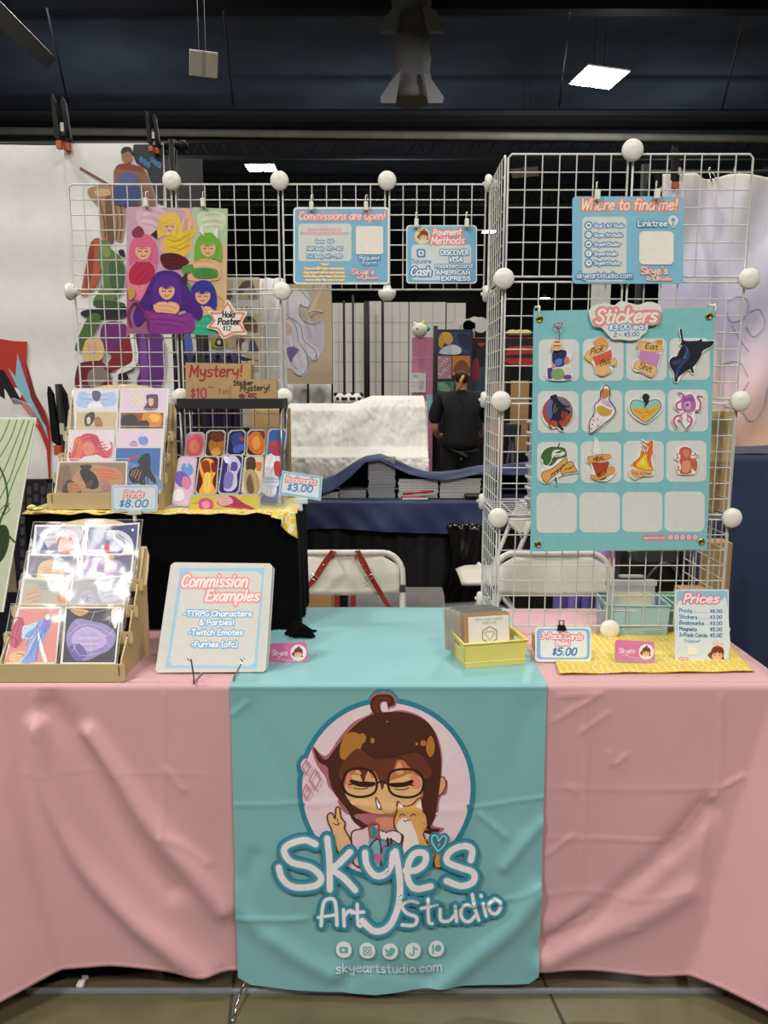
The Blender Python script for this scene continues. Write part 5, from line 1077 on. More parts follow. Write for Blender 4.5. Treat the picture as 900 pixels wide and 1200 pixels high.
# price list in acrylic stand
C2 = (620, 680, 3.6)
def f_pr(a):
    a.rr('#8ebfdc', 622, 44, 838, 352, 6)
    a.f('#d9e4e6', '628,90 700,100 800,92 832,84 832,346 626,342 626,200', 3)
    a.t('Prices', 648, 800, 94, 36, 8, '#f8e6e4', (('#dd8090', 12),), .25)
    for i, (s, pr, x1) in enumerate((('Prints', '$8.00', 688), ('Stickers', '$3.00', 710), ('Bookmarks', '$3.00', 738), ('Magnets', '$5.00', 708), ('3-Pack Cards', '$5.00', 752))):
        y = 134 + 25.5 * i; a.t(s, 632, x1, y, 15, 2.8, '#2f6aa0', (), .05, -4); a.t(pr, 762, 814, y + 3, 14, 2.8, '#2f6aa0', (), .1)
        if i < 3: a.put([ell(x, y + 2, 1.6, n=6) for x in range(int(x1) + 8, 756, 9)], '#2f6aa0')
    a.t('Tritone*', 652, 722, 262, 12, 2.4, '#7fa9c4'); a.rr('#eceae0', 668, 272, 710, 314, 3); a.t('Skyes', 632, 672, 334, 12, 2.2, '#f3dfe0', (('#dd8090', 3),)); chibi(a, 792, 308, 3.0, True)
o, T, L = card('price_list', 'upright acrylic price list headed Prices standing on the yellow cloth', 'price list', rp(616, 40, 842, 356, 8), 1.705, 9, C2, f_pr, .002, '#dfe6e6', gl=True)
xs = [l[0] for l in L]; mb = MB(T); mb.box((min(xs) - .002, -.002, -.004), (max(xs) + .002, max(l[1] for l in L) + .002, -.002)); mb.box((min(xs) - .002, -.004, -.07), (max(xs) + .002, -.002, .002)); build(mb, 'acrylic_stand', clear, o)
def f_pk(a):
    a.rr('#86b9dc', 32, 204, 256, 334, 16); a.rr('#e6e9e8', 48, 212, 244, 326, 16)
    a.t('3-Pack Cards', 48, 226, 246, 24, 5, '#f8e9e6', (('#df7f8c', 9),), .2, -4); a.t('(Blank)', 110, 172, 274, 18, 4, '#f8e9e6', (('#df7f8c', 8),), .1); a.t('$5.00', 94, 200, 316, 30, 7, '#2f86c0', (), .25)
o, T, L = card('price_card', 'white and blue card reading 3-Pack Cards $5.00 held by a black binder clip', 'price card', rp(26, 196, 262, 344, 16), 1.70, 12, C2, f_pk, .002, '#eceeec')
a = Art(None, T, C2); c = a.L((136, 196)); mb = MB(T)
mb.prism([(c[0] - .011, c[1] - .008), (c[0] + .011, c[1] - .008), (c[0] + .007, c[1] + .004), (c[0] - .007, c[1] + .004)], -.008, .006); mb.tube([(c[0] - .004, c[1], .004), (c[0] - .006, c[1] + .014, .002), (c[0] + .006, c[1] + .014, .002), (c[0] + .004, c[1], .004)], .0016, 6)
build(mb, 'binder_clip', mat('black_clip', '#141414', .3), o)
mb = MB(); p = W(652, 742, 1.78); mb.box((p.x - .055, 1.775, ZT + .007), (p.x + .055, 1.80, ZT + .045), .002); build(mb, 'kraft_box', kraft, label='low kraft box lying behind the 3-Pack Cards sign', cat='box')
# plastic baskets
def basket(name, label, m, cx, cy, w, d, h, yaw, slots=True, z=ZT + .004):
    R = Matrix.Rotation(yaw, 3, 'Z'); t = thing(name, label, 'basket', (cx, cy, z), rot=R); T = WM[t.name]
    tp = 1.06; th = .003
    def wall(mb, A, B, cut):
        # A,B: bottom corners (local xy); builds a wall with optional oval slot
        A, B = V(A), V(B); dirv = (B - A).normalized(); L = (B - A).length; n = V((dirv.y, -dirv.x, 0))
        fr = [(0, 0), (L, 0), (L, h), (0, h)]
        def P3(u, v, o): k = (tp - 1) * v / h; return A + dirv * (u + (u - L / 2) * k) + n * (o + k * .5 * (w if abs(dirv.y) > .5 else d)) + V((0, 0, v))
        if not cut:
            for o0 in (0, -th): mb.face([mb.P(P3(u, v, o0)) for u, v in fr])
            for (u0, v0), (u1, v1) in zip(fr, fr[1:] + fr[:1]): mb.face([mb.P(P3(u0, v0, 0)), mb.P(P3(u1, v1, 0)), mb.P(P3(u1, v1, -th)), mb.P(P3(u0, v0, -th))])
        else:
            sl = rrect(L * .3, h * .62, L * .7, h * .84, h * .1, 3); r = geometry.delaunay_2d_cdt([V(p) for p in fr + sl], [], [list(range(4)), list(range(4, 4 + len(sl)))], 0, 1e-7, True)
            for o0 in (0, -th):
                ids = [mb.P(P3(v.x, v.y, o0)) for v in r[0]]
                for f, g in zip(r[2], r[5]):
                    if g and 1 not in g: mb.face([ids[i] for i in f])
            for u0, u1 in zip(sl, sl[1:] + sl[:1]): mb.face([mb.P(P3(*u0, 0)), mb.P(P3(*u1, 0)), mb.P(P3(*u1, -th)), mb.P(P3(*u0, -th))])
            mb.face([mb.P(P3(0, h, 0)), mb.P(P3(L, h, 0)), mb.P(P3(L, h, -th)), mb.P(P3(0, h, -th))])
    c = [(-w / 2, -d / 2, 0), (w / 2, -d / 2, 0), (w / 2, d / 2, 0), (-w / 2, d / 2, 0)]
    mb = MB(T)
    for i in range(4): wall(mb, c[i], c[(i + 1) % 4], slots and i in (1, 3))
    mb.box((-w / 2, -d / 2, 0), (w / 2, d / 2, .003)); build(mb, 'basket_body', m, t, fixn=False)
    mb = MB(T); k = tp / 2 + .004
    mb.tube([(-w * k, -d * k, h), (w * k, -d * k, h), (w * k, d * k, h), (-w * k, d * k, h)], .003, 6, closed=True); build(mb, 'basket_rim', m, t)
    mb = MB(T); mb.tube([(-w * .507, -d * .507, h * .22), (w * .507, -d * .507, h * .22), (w * .507, d * .507, h * .22), (-w * .507, d * .507, h * .22)], .0015, 4, closed=True); build(mb, 'moulded_line', m, t)
    return t
yp = mat('yellow_plastic', '#ecd873', .35, noise=.03); bp = mat('pale_blue_plastic', '#9dbfc9', .3, noise=.03); gp = mat('pale_green_plastic', '#a9dab8', .3, noise=.03)
YW = math.radians(12)
pc = WZ(571, 779, ZT); basket('yellow_basket', 'pastel yellow plastic basket of card packs on the teal banner', yp, pc.x + .004, pc.y + .030, .142, .105, .058, YW)
# greeting card packs in it
T0 = Matrix.Translation(V((pc.x, pc.y + .03, ZT + .016))) @ Matrix.Rotation(YW, 4, 'Z')
envs = mat('pale_envelope', '#b7aa9a', .6, noise=.1)
envk = mat('kraft_envelope', '#a98258', .75, noise=.08)
def f_d20(T, L=None): pass
for k in range(9):
    T = T0 @ Matrix.Translation(V((-.002 - .0032 * k, -.020 + .0085 * k, 0))) @ Matrix.Rotation(math.radians(-9), 4, 'X') @ Matrix(((1, 0, 0, 0), (0, 0, -1, 0), (0, 1, 0, 0), (0, 0, 0, 1)))
    lab = ['front card pack in the yellow basket, its white card printed with a twenty-sided die'] + [f'{w} clear-sleeved kraft card pack behind the die card in the yellow basket' for w in ('first', 'second', 'third', 'fourth', 'fifth', 'sixth', 'seventh', 'rearmost')]
    t = thing('card_pack', lab[k], 'card pack', T @ V((0, 0, 0)), 'card packs in the yellow basket')
    mb = MB(T); mb.box((-.056, 0, -.004), (.056, .098 + .003 * (k % 2), 0)); build(mb, 'envelope', envk if k < 2 else envs, t)
    mb = MB(T); mb.grid(lambda u, v: (-.062 + .124 * u, .002 + .108 * v, .003 + .0012 * math.sin(u * 9 + k) * math.sin(v * 7)), 10, 10); mb.grid(lambda u, v: (-.062 + .124 * u, .002 + .108 * v, -.006 + .001 * math.sin(u * 8 + k)), 6, 6); build(mb, 'clear_sleeve', sleeve, t)
    if k == 0:
        mb = MB(T); mb.use(0, '#ece8df'); mb.box((-.045, .002, .0005), (.054, .094, .0012)); a = Art(mb, T, None, 0, .0014); a.ident = True
        hx = [(.006 + .020 * math.sin(i * math.pi / 3), .050 + .020 * math.cos(i * math.pi / 3)) for i in range(6)]
        a.put(capsule(hx + [hx[0]], .0016), '#3a3836'); tr = [(.006, .038), (-.006, .057), (.018, .057)]; a.put(capsule(tr + [tr[0]], .0007), '#6a6866'); a.put([c for i in range(6) for c in capsule([hx[i], tr[(i // 2 + 1) % 3]], .0006)], '#77736f')
        st = []
        for txt, x0, x1, y in (('WITH OUR CARDS', -.028, .040, .084), ('VENTURE', -.012, .024, .076)):
            s_ = (x1 - x0) / textw(txt); X = 0
            for ch in txt:
                if ch == ' ': X += 3; continue
                gw, g = glyph(ch); st += [[(x0 + (X + .3 + p_) * s_, y + q_ * .0006) for p_, q_ in w_] for w_ in g]; X += gw + .6
        a.put([c for w_ in st for c in capsule(w_, .0006, 6)], '#6d6963'); build(mb, 'printed_card', ink, t, label='white card printed with a die outline')
pc = WZ(745, 749, ZT); basket('blue_basket', 'pale blue plastic basket standing inside the foot of the gridwall tower', bp, pc.x + .01, pc.y + .075, .150, .12, .080, math.radians(-3))
BB = V((pc.x + .01, pc.y + .075, ZT))
basket('green_basket', 'pale green plastic basket partly hidden behind the price list', gp, BB.x + .16, BB.y + .01, .12, .12, .078, 0)
T = Matrix.Translation(BB + V((.0, .0, .035))) @ Matrix.Rotation(math.radians(-10), 4, 'X')
t = thing('clear_case', 'clear plastic case of yellow sticky notes standing in the blue basket', 'case', BB + V((0, 0, .035)))
mb = MB(T); mb.box((-.062, -.012, 0), (.062, .012, .100), .008); build(mb, 'case_shell', mat('frosted_plastic', '#dfe2e0', .2, alpha=.45, noise=.02), t)
mb = MB(T); mb.box((-.066, -.015, .082), (.066, .015, .100), .006); build(mb, 'case_lid', mat('frosted_lid', '#e6e8e6', .2, alpha=.6), t)
mb = MB(T); mb.box((-.036, -.009, .012), (.05, .008, .066), .002); build(mb, 'sticky_notes', mat('sticky_yellow', '#efe59a', .6), t)
mb = MB(T); mb.box((-.03, -.015, .104), (.03, .012, .112), .003); build(mb, 'case_handle', whitep, t)
from mathutils import noise
# ================================================================== CHAIRS BEHIND THE TABLE
chw = mat('chair_cream_plastic', '#e3dfd0', .38, noise=.03); cht = mat('chair_white_tube', '#e6e3da', .3)
def chair(x, y, rz, label, s=1.0, first=[None]):
    M = Matrix.Translation(V((x, y, 0))) @ Matrix.Rotation(rz, 4, 'Z')
    if first[0]: return dup(first[0], M, label)
    t = thing('folding_chair', label, 'chair', (x, y, 0), 'white folding chairs behind the stall', Matrix.Rotation(rz, 3, 'Z')); T = WM[t.name]
    hw = .205
    def fy(z): return -.20 + .30 * z / .8
    arc = [(-hw, fy(0), 0.01), (-hw, fy(.4), .4), (-hw, fy(.70), .70)]
    for k in range(1, 7): a = math.radians(180 - 90 * k / 6); arc.append((-hw + .07 + .07 * math.cos(a), fy(.73 + .07 * math.sin(a)), .725 + .075 * math.sin(a)))
    arc += [(-p[0], p[1], p[2]) for p in arc[::-1]]
    mb = MB(T); mb.tube(arc, .0115, 8); build(mb, 'tube_frame', cht, t)
    mb = MB(T)
    def bp(u, v):
        xx = -hw + .012 + (2 * hw - .024) * u; z = .668 + .120 * v; e = abs(u - .5) * 2
        z2 = z - (.035 * max(0, e - .72) / .28 if v > .6 else 0) * (v - .6) / .4 + (.012 * (1 - e * e) * -1 if v < .3 else 0)
        return (xx, fy(z) - .012 + .022 * (1 - e * e), z2)
    mb.grid(bp, 20, 8); build(mb, 'backrest', chw, t, thick=.012)
    for sx in (-1, 1):
        mb = MB(T); mb.tube([(sx * .185, .20, .01), (sx * .185, .02, .30), (sx * .185, -.12, .46)], .0105, 8); build(mb, 'rear_leg', cht, t)
        mb = MB(T); mb.box((sx * hw - .010, fy(.68) - .016, .672), (sx * hw + .010, fy(.68) - .008, .70), .002); build(mb, 'bracket', greym, t)
    mb = MB(T); mb.grid(lambda u, v: ((-.19 + .38 * u) * (1 - .22 * max(0, 1 - v * 5) ** 2), -.24 + .36 * v, .448 - .012 * max(0, 1 - v * 6) - .008 * (2 * u - 1) ** 4), 14, 14); build(mb, 'seat', chw, t, thick=.018)
    mb = MB(T); mb.bar((-.185, .12, .145), (.185, .12, .145), .009, 6); build(mb, 'stretcher', cht, t)
    first[0] = t; return t
cx = W(404, 648, 2.67).x; c1 = chair(cx, 2.57, 0, 'white folding chair behind the teal banner with a red leather harness over its back')
cx2 = W(651, 658, 2.6).x; chair(cx2, 2.56, 0, 'white folding chair seen through the lower cells of the gridwall tower')
chair(.62, 3.82, -math.pi / 2, 'white folding chair seen side-on against the black table skirt')
# leather harness
lea = mat('red_leather', '#9c3526', .4, noise=.12, bump=.2, bscale=60); brs = mat('bright_buckle', '#e0d8c8', .2, .9)
t = thing('leather_harness', 'red leather strap harness with pale buckles hung over the folding chair back', 'harness', W(404, 650, 2.63))
def ribbon(pxs, w, Y, name='strap'):
    P = [W(a, b, Y if len(q) < 3 else q[2]) for q in pxs for a, b in [q[:2]]]; mb = MB(); n = len(P); A = []; B = []
    for i, p in enumerate(P):
        d = (P[min(i + 1, n - 1)] - P[max(i - 1, 0)]).normalized(); s = d.cross(V((0, 1, 0))).normalized() * (w[i] if isinstance(w, list) else w) / 2
        A.append((p - s)); B.append((p + s))
    for i in range(n - 1): mb.quad(A[i], B[i], B[i + 1], A[i + 1])
    return build(mb, name, lea, t, thick=.0035)
s1 = ribbon([(396, 649, 2.70), (389, 648, 2.625), (379, 662, 2.62), (369, 678, 2.61), (357, 692, 2.60), (344, 716, 2.58)], [.022, .022, .022, .02, .012, .014], 2.62)
s2 = ribbon([(413, 649, 2.70), (420, 648, 2.625), (427, 662, 2.62), (435, 677, 2.61), (447, 697, 2.60), (462, 722, 2.58)], [.022, .022, .022, .016, .016, .016], 2.62)
ribbon([(395, 698), (395.5, 735)], .018, 2.62); ribbon([(414, 698), (414, 735)], .018, 2.62)
for s_, (bx, by, an) in ((s1, (368, 677, .6)), (s2, (433, 677, -.6)), (s2, (461, 717, -.6))):
    p = W(bx, by, 2.598); mb = MB(); d = V((math.cos(an), 0, -math.sin(an))) * .013; e = V((math.sin(an), 0, math.cos(an))) * .007
    mb.tube([p - d - e, p + d - e, p + d + e, p - d + e], .0022, 6, closed=True); build(mb, 'buckle', brs, s_, label='pale metal buckle')
for s_, (bx, by) in ((s1, (379, 662)), (s1, (375, 668)), (s2, (425, 662)), (s2, (429, 668))):
    mb = MB(); mb.ball(W(bx, by, 2.613), .0028, 8, 6); build(mb, 'stud', brs, s_, label='pale metal stud')
# ================================================================== NAVY BOOK TABLE
navy = mat('navy_cotton', '#1f2b55', .6, noise=.08, bump=.4, bscale=30, sheen=.1); blks = mat('black_skirt', '#0d0d10', .75, noise=.2, bump=.2, bscale=20)
NY = 4.28; nx0, nx1 = -.56, 2.0
t = thing('book_table', 'table behind the stall with a navy cloth over a black pleated skirt', 'table', (.4, 4.6, 0))
mb = MB()
def skirt(u, v): x = nx0 + (nx1 - nx0) * u; return (x, NY + .03 + .012 * math.sin(x * 52) + .006 * math.sin(x * 23), .74 * v + .01)
mb.grid(skirt, 300, 4); mb.quad((nx0, NY + .03, .01), (nx0, NY + .66, .01), (nx0, NY + .66, .75), (nx0, NY + .03, .75)); mb.quad((nx1, NY + .03, .01), (nx1, NY + .66, .01), (nx1, NY + .66, .75), (nx1, NY + .03, .75)); build(mb, 'black_skirt', blks, t)
mb = MB(); mb.box((nx0, NY + .02, .725), (nx1, NY + .66, .748)); build(mb, 'tabletop', whitep, t)
mb = MB()
def ncl(u, v):
    x = nx0 - .01 + (nx1 - nx0 + .02) * u
    if v < .4: return (x, NY + .66 - .66 * v / .4, .752 + .0015 * math.sin(x * 13 + v * 20))
    k = (v - .4) / .6; return (x, NY - .006 - .02 * k - .012 * math.sin(x * 11 + 2 * k) * k - .006 * math.sin(x * 37 - 5 * k) * k, .748 - (.162 + .014 * math.sin(x * 5)) * k)
mb.grid(ncl, 160, 30); build(mb, 'navy_cloth', navy, t)
books = mat('book_block', '#e2e0da', .6, attr=False, noise=.12, nscale=300); bookg = mat('book_block_grey', '#a2a3a8', .55, noise=.15, nscale=200); cov = mat('book_cover', '#77777a', .5)
def book_stack(px0, px1, py0, n, m, where, dp=.15):
    a, b = W(px0, 586, NY + .12), W(px1, 586, NY + .12); z0 = .756; zt = zat(py0, NY + .14); h = (zt - z0) / n; w = b.x - a.x
    T = Matrix.Identity(4); t0 = None
    for k in range(n):
        j = random.uniform(-.004, .004); M = Matrix.Translation(V(((a.x + b.x) / 2 + j, NY + .12 + dp / 2 + random.uniform(-.002, .003), z0 + h * k)))
        lab = f'{"topmost" if k == n - 1 else "lowest" if k == 0 else "thin"} book lying in {where}'
        if t0 is None:
            mb = MB(M); mb.box((-w / 2, -dp / 2, h * .12), (w / 2, dp / 2 - .002, h * .80)); mb.cur = 1; mb.box((-w / 2 - .001, -dp / 2 - .0015, 0), (w / 2 + .001, dp / 2, h * .12)); mb.box((-w / 2 - .001, -dp / 2 - .0015, h * .80), (w / 2 + .001, dp / 2, h * .93))
            t0 = build(mb, 'book', [m, cov], label=lab, cat='book', group=where, origin=M.translation)
        else:
            r = t0.copy(); COL.objects.link(r); r.matrix_world = M; WM[r.name] = M; r['label'] = lab
book_stack(432, 463, 537, 26, bookg, 'the tall grey stack under the peak of the navy cloth')
book_stack(467, 513, 561, 12, books, 'the wide white stack behind the red pen pack')
book_stack(516, 563, 560, 12, books, 'the wide white stack nearest the gridwall tower')
book_stack(398, 429, 574, 5, bookg, 'the low grey stack beside the tall grey one')
book_stack(374, 396, 576, 4, books, 'the low pale stack next to the bookmarks price card')
mb = MB(); TOP = [(330, 580), (352, 572), (372, 566), (392, 558), (412, 543), (428, 534), (446, 533), (462, 540), (480, 548), (500, 552), (520, 554), (540, 553), (560, 548), (580, 545), (600, 543), (640, 543), (700, 545), (760, 548)]
LOW = [(330, 586), (352, 584), (372, 582), (392, 574), (412, 558), (428, 542), (446, 540), (462, 548), (480, 556), (500, 561), (520, 564), (540, 560), (560, 556), (580, 556), (600, 557), (640, 558), (700, 558), (760, 560)]
def drape(u, v):
    px = 332 + 420 * u; yt, yl = lerp_t(TOP, px), lerp_t(LOW, px)
    if v < .35: k = v / .35; y = yl + (yt - yl) * k; Y = NY + .095 + .05 * k - .012 * math.sin(k * math.pi) * math.sin(px * .09); return W(px, y, Y)
    k = (v - .35) / .65; a = W(px, yt, NY + .145); z = a.z + (.76 - a.z) * k ** 2.2; return V((a.x, a.y + .40 * k, z + .01 * math.sin(px * .07 + k * 6) * (1 - k)))
mb.grid(drape, 120, 24); build(mb, 'navy_cover_cloth', navy, label='navy cloth thrown loosely over the book stacks, peaking at the tall grey stack', cat='cloth', thick=.003)
mb = MB(); p = W(489, 581, NY + .05); mb.box((p.x - .085, p.y, .756), (p.x + .06, p.y + .04, .766)); mb.cur = 1; mb.tube([W(472, 579, NY + .06), W(490, 577, NY + .06), W(508, 575.5, NY + .06)], .008, 6); mb.tube([W(470, 583, NY + .055), W(500, 582, NY + .055)], .005, 6)
build(mb, 'pen_pack', [whitep, mat('red_plastic', '#b8323a', .4)], label='red and white pen pack lying before the wide white book stack', cat='pen pack')
mb = MB(); p = W(555, 583, NY + .05); mb.box((p.x - .05, p.y, .756), (p.x + .05, p.y + .06, .785), .01); build(mb, 'black_case', mat('black_plastic', '#131316', .35), label='small black case on the navy table beside the gridwall tower', cat='case')
blkbag = mat('shiny_black_bag', '#0b0b0d', .2, noise=.1, bump=1, bscale=6)
mb = MB(); c = W(545, 650, NY - .12)
mb.grid(lambda u, v: (c.x - .10 + .22 * u + .02 * math.sin(v * 5), NY - .07 - .06 * math.sin(math.pi * u) * (.5 + v) + .015 * math.sin(u * 13 + v * 8), .02 + .62 * (1 - v)), 16, 16); build(mb, 'black_plastic_bag', blkbag, label='shiny black plastic bag hanging against the black skirt by the side-on chair', cat='bag', thick=.004)
mb = MB(); c = W(482, 705, 3.5)
mb.grid(lambda u, v: (c.x - .30 + .46 * u, 3.42 + .3 * v, .40 + .025 * math.sin(u * 13) * (1 - v) - (.38 * (1 - v) ** 6)), 30, 12); build(mb, 'grey_cloth', mat('grey_blanket', '#6f6d68', .7, bump=.3, bscale=20), label='crumpled grey cloth on the floor behind the chair with the harness', cat='cloth', thick=.004)
a, b = W(356, 694, 3.2), W(388, 694, 3.2); mb = MB(); mb.box((a.x, 3.2, 0), (b.x, 3.42, a.z), .004); mb.box((a.x, 3.196, a.z * .72), (b.x, 3.2, a.z * .735)); build(mb, 'brown_carton', kraft, label='brown carton standing on the floor behind the harness chair', cat='carton')
mb = MB()
for (x, y, r) in ((349, 655, .045), (345, 668, .05), (354, 664, .035), (348, 680, .045)): mb.ball(W(x, y, 2.78), (r, r * .8, r * 1.1), 14, 10)
build(mb, 'white_plastic_bag', mat('thin_white_plastic', '#dfe0e4', .3, bump=1, bscale=18), label='crumpled white plastic bag between the black riser and the harness chair', cat='bag')
# ================================================================== WHITE COVERED DISPLAY, PERSON, BOOTHS
wc = mat('white_crumpled_cotton', '#e3dfd5', .7, noise=.04, bump=.6, bscale=14)
mb = MB(); WY = 5.05
NZ = noise.noise
PR = [(466, .42), (470, .36), (478, .30), (500, .24), (524, .17), (532, .10), (536, .02), (545, .0), (570, -.01)]
def wcl(u, v):
    px = 334 + 168 * u; k = v * (len(PR) - 1); i = min(int(k), len(PR) - 2); f = k - i; py = PR[i][0] + (PR[i + 1][0] - PR[i][0]) * f; dy = PR[i][1] + (PR[i + 1][1] - PR[i][1]) * f
    top = 12 * max(0, 1 - (px - 334) / 60) * .6 if px < 420 else 0
    lift = -2 + (9 if px < 412 else 9 * max(0, (436 - px) / 24) if px < 436 else 0)
    if v < .5: py += lift * (1 - v * 2)
    if px > 496 and v < .6: px = 496 + (px - 496) * (v / .6)
    p = W(px, py, WY + dy); p.y += .035 * abs(NZ(V((px * .035, py * .012, 0)))) + .012 * NZ(V((px * .09, py * .07, 3))) + .010 * NZ(V((px * .25, py * .2, 7)))
    return p
mb.grid(wcl, 130, 70)
L, R_ = W(334, 470, WY + .3).x, W(500, 470, WY + .3).x
for x in (L, R_):
    mb.poly([(x, WY + .42, .75), (x, WY + .42, zat(470, WY + .4)), (x, WY + .3, zat(480, WY + .3)), (x, WY + .1, zat(532, WY + .1)), (x, WY, zat(540, WY)), (x, WY, .75)])
build(mb, 'covered_display', wc, label='stepped display hidden under a wrinkled white cloth behind the navy table', cat='display', thick=.004)
t = thing('display_table', 'table under the white covered display, wrapped in black cloth', 'table', (-.2, 5.3, 0)); mb = MB(); mb.box((-1.2, 5.0, 0), (.45, 5.6, .75), .01); build(mb, 'black_cover', blks, t)
# person with back to us
def skin(name, pts_, edges, m, parent=None, sub=2, **k):
    me = bpy.data.meshes.new(name); o = bpy.data.objects.new(name, me); COL.objects.link(o)
    O = V((0, 0, 0)) if parent is None else WM[parent.name].translation
    base = V(k.pop('origin', O)); me.from_pydata([(V(p[:3]) - base)[:] for p in pts_], [], []) if False else None
    me.vertices.add(len(pts_)); me.edges.add(len(edges))
    for i, p in enumerate(pts_): me.vertices[i].co = V(p[:3]) - base
    for i, e in enumerate(edges): me.edges[i].vertices = e
    me.materials.append(m); md = o.modifiers.new('skin', 'SKIN'); md.use_smooth_shade = True
    for i, p in enumerate(pts_):
        r = p[3]; me.skin_vertices[0].data[i].radius = r if isinstance(r, tuple) else (r, r)
    me.skin_vertices[0].data[0].use_root = True
    s = o.modifiers.new('sub', 'SUBSURF'); s.levels = sub; s.render_levels = sub
    M = Matrix.Translation(base)
    if parent is None: o.matrix_world = M
    else: o.parent = parent
    WM[o.name] = M; finish(o, k.get('label'), k.get('cat'), None, None); return o
PY = 7.0; pxc = W(540, 500, PY).x
def B(x, y, z, r): return (pxc + x, PY + y, z, r)
skinm = mat('skin_tone', '#c99a7e', .55); shirt = mat('black_tshirt', '#0f1013', .8, bump=.2, bscale=30); hairm = mat('brown_hair', '#4a3022', .5, noise=.5, nscale=60)
P = [B(0, 0, .90, (.13, .09)), B(0, .0, 1.08, (.11, .08)), B(0, 0, 1.24, (.12, .08)), B(0, 0, 1.33, (.05, .045)), B(0, .005, 1.40, (.046, .045)), B(0, .015, 1.46, (.084, .095)), B(0, .01, 1.53, (.078, .09)), B(0, .11, 1.455, .014)]
E = [(0, 1), (1, 2), (2, 3), (3, 4), (4, 5), (5, 6), (5, 7)]
for sx in (-1, 1):
    n = len(P); P += [B(sx * .17, 0, 1.31, .052), B(sx * .225, .01, 1.17, .044), B(sx * .235, .03, 1.02, .036), B(sx * .20, .18, .96, .028), B(sx * .17, .28, .95, .022), B(sx * .16, .33, .95, (.020, .030))]
    E += [(2, n)] + [(n + i, n + i + 1) for i in range(5)]
    h = n + 5
    for j, (dx, l) in enumerate(((-.026, .05), (-.009, .06), (.009, .058), (.026, .045))):
        m_ = len(P); P += [B(sx * .16 + dx, .36, .945, .0085), B(sx * .16 + dx * 1.1, .36 + l * .6, .935, .008), B(sx * .16 + dx * 1.1, .36 + l, .915, .0075)]; E += [(h, m_), (m_, m_ + 1), (m_ + 1, m_ + 2)]
    m_ = len(P); P += [B(sx * .16 - sx * .04, .34, .94, .009), B(sx * .16 - sx * .05, .37, .93, .008)]; E += [(h, m_), (m_, m_ + 1)]
    n = len(P); P += [B(sx * .095, .0, .80, .085), B(sx * .10, -.01, .50, .058), B(sx * .10, .01, .30, .05), B(sx * .10, .02, .09, .036), B(sx * .11, .10, .03, (.035, .022))]
    E += [(0, n)] + [(n + i, n + i + 1) for i in range(4)]
bo = skin('person', P, E, skinm, label='person in a black t-shirt seen from behind, hair pinned up, facing the posters', cat='person', origin=(pxc, PY, 0))
TP_ = [B(0, 0, .80, (.19, .15)), B(0, 0, .95, (.185, .15)), B(0, 0, 1.10, (.165, .14)), B(0, 0, 1.25, (.185, .13)), B(0, .0, 1.34, (.12, .085)), B(0, .005, 1.385, (.07, .06))]; TE = [(0, 1), (1, 2), (2, 3), (3, 4), (4, 5)]
for sx in (-1, 1): n = len(TP_); TP_ += [B(sx * .18, 0, 1.315, .070), B(sx * .232, .01, 1.17, .066), B(sx * .240, .015, 1.06, .062)]; TE += [(3, n), (n, n + 1), (n + 1, n + 2)]
skin('t_shirt', TP_, TE, shirt, bo)
TP_ = [B(0, 0, .97, (.17, .13))]; TE = []
for sx in (-1, 1): n = len(TP_); TP_ += [B(sx * .095, 0, .78, .098), B(sx * .10, -.01, .50, .075), B(sx * .10, .01, .30, .066), B(sx * .10, .02, .08, .058)]; TE += [(0, n)] + [(n + i, n + i + 1) for i in range(3)]
skin('trousers', TP_, TE, mat('black_trousers', '#101116', .8), bo)
skin('hair', [B(0, -.035, 1.42, (.070, .06)), B(0, -.02, 1.48, (.100, .09)), B(0, .0, 1.54, (.088, .10)), B(.01, -.11, 1.48, (.055, .045))], [(0, 1), (1, 2), (1, 3)], hairm, bo)
mb = MB(); mb.tube([(pxc + .005, PY - .13, 1.50), (pxc - .02, PY - .14, 1.45), (pxc - .015, PY - .12, 1.40), (pxc - .05, PY - .08, 1.36)], [.012, .016, .012, .006], 6); build(mb, 'blond_hair_streak', mat('blond_hair', '#c79a58', .5), bo)
for sx in (-1, 1): mb = MB(); mb.ball((pxc + sx * .105, PY + .06, .045), (.05, .14, .045)); build(mb, 'shoe', mat('black_shoe', '#0c0c0c', .5), bo)
# things around the person
def board(name, label, cat, x0, y0, x1, y1, Y, col, fn=None, zoom=None, foot=True, thick=.01, m=None, group=None):
    a, b = W(x0, y0, Y), W(x1, y1, Y); T = frame(x0, x1, y1, Y); w2 = abs(W(x1, (y0 + y1) / 2, Y).x - W(x0, (y0 + y1) / 2, Y).x) / 2; h = a.z - b.z
    mb = MB(T); mb.use(0, col); mb.box((-w2, 0, -thick), (w2, h, 0))
    if fn: ar = Art(mb, T, zoom or (0, 0, 1), 0); ar.z = .001; ar.dz = .0004; ar.auto = .03 if zoom else 0; fn(ar)
    o = build(mb, name, m or ink, None, label, cat, group, origin=(T.translation.x, Y, 0 if foot else b.z))
    if foot:
        c = T.translation; mb = MB(); mb.bar((c.x, Y + thick + .01, 0), (c.x, Y + thick + .01, a.z - .02), .009, 6); mb.bar((c.x, Y - .05, .012), (c.x, Y + .08, .012), .01, 6); build(mb, 'stand_pole', mat('black_pole', '#08090a', .55, spec=.25), o)
    return o
def gridlines(x0, y0, x1, y1, xs, ys, c='#7d7b77', w=.5):
    def f(a): a.put([q for x in xs for q in capsule([(x, y0), (x, y1)], w)] + [q for y in ys for q in capsule([(x0, y), (x1, y)], w)], c)
    return f
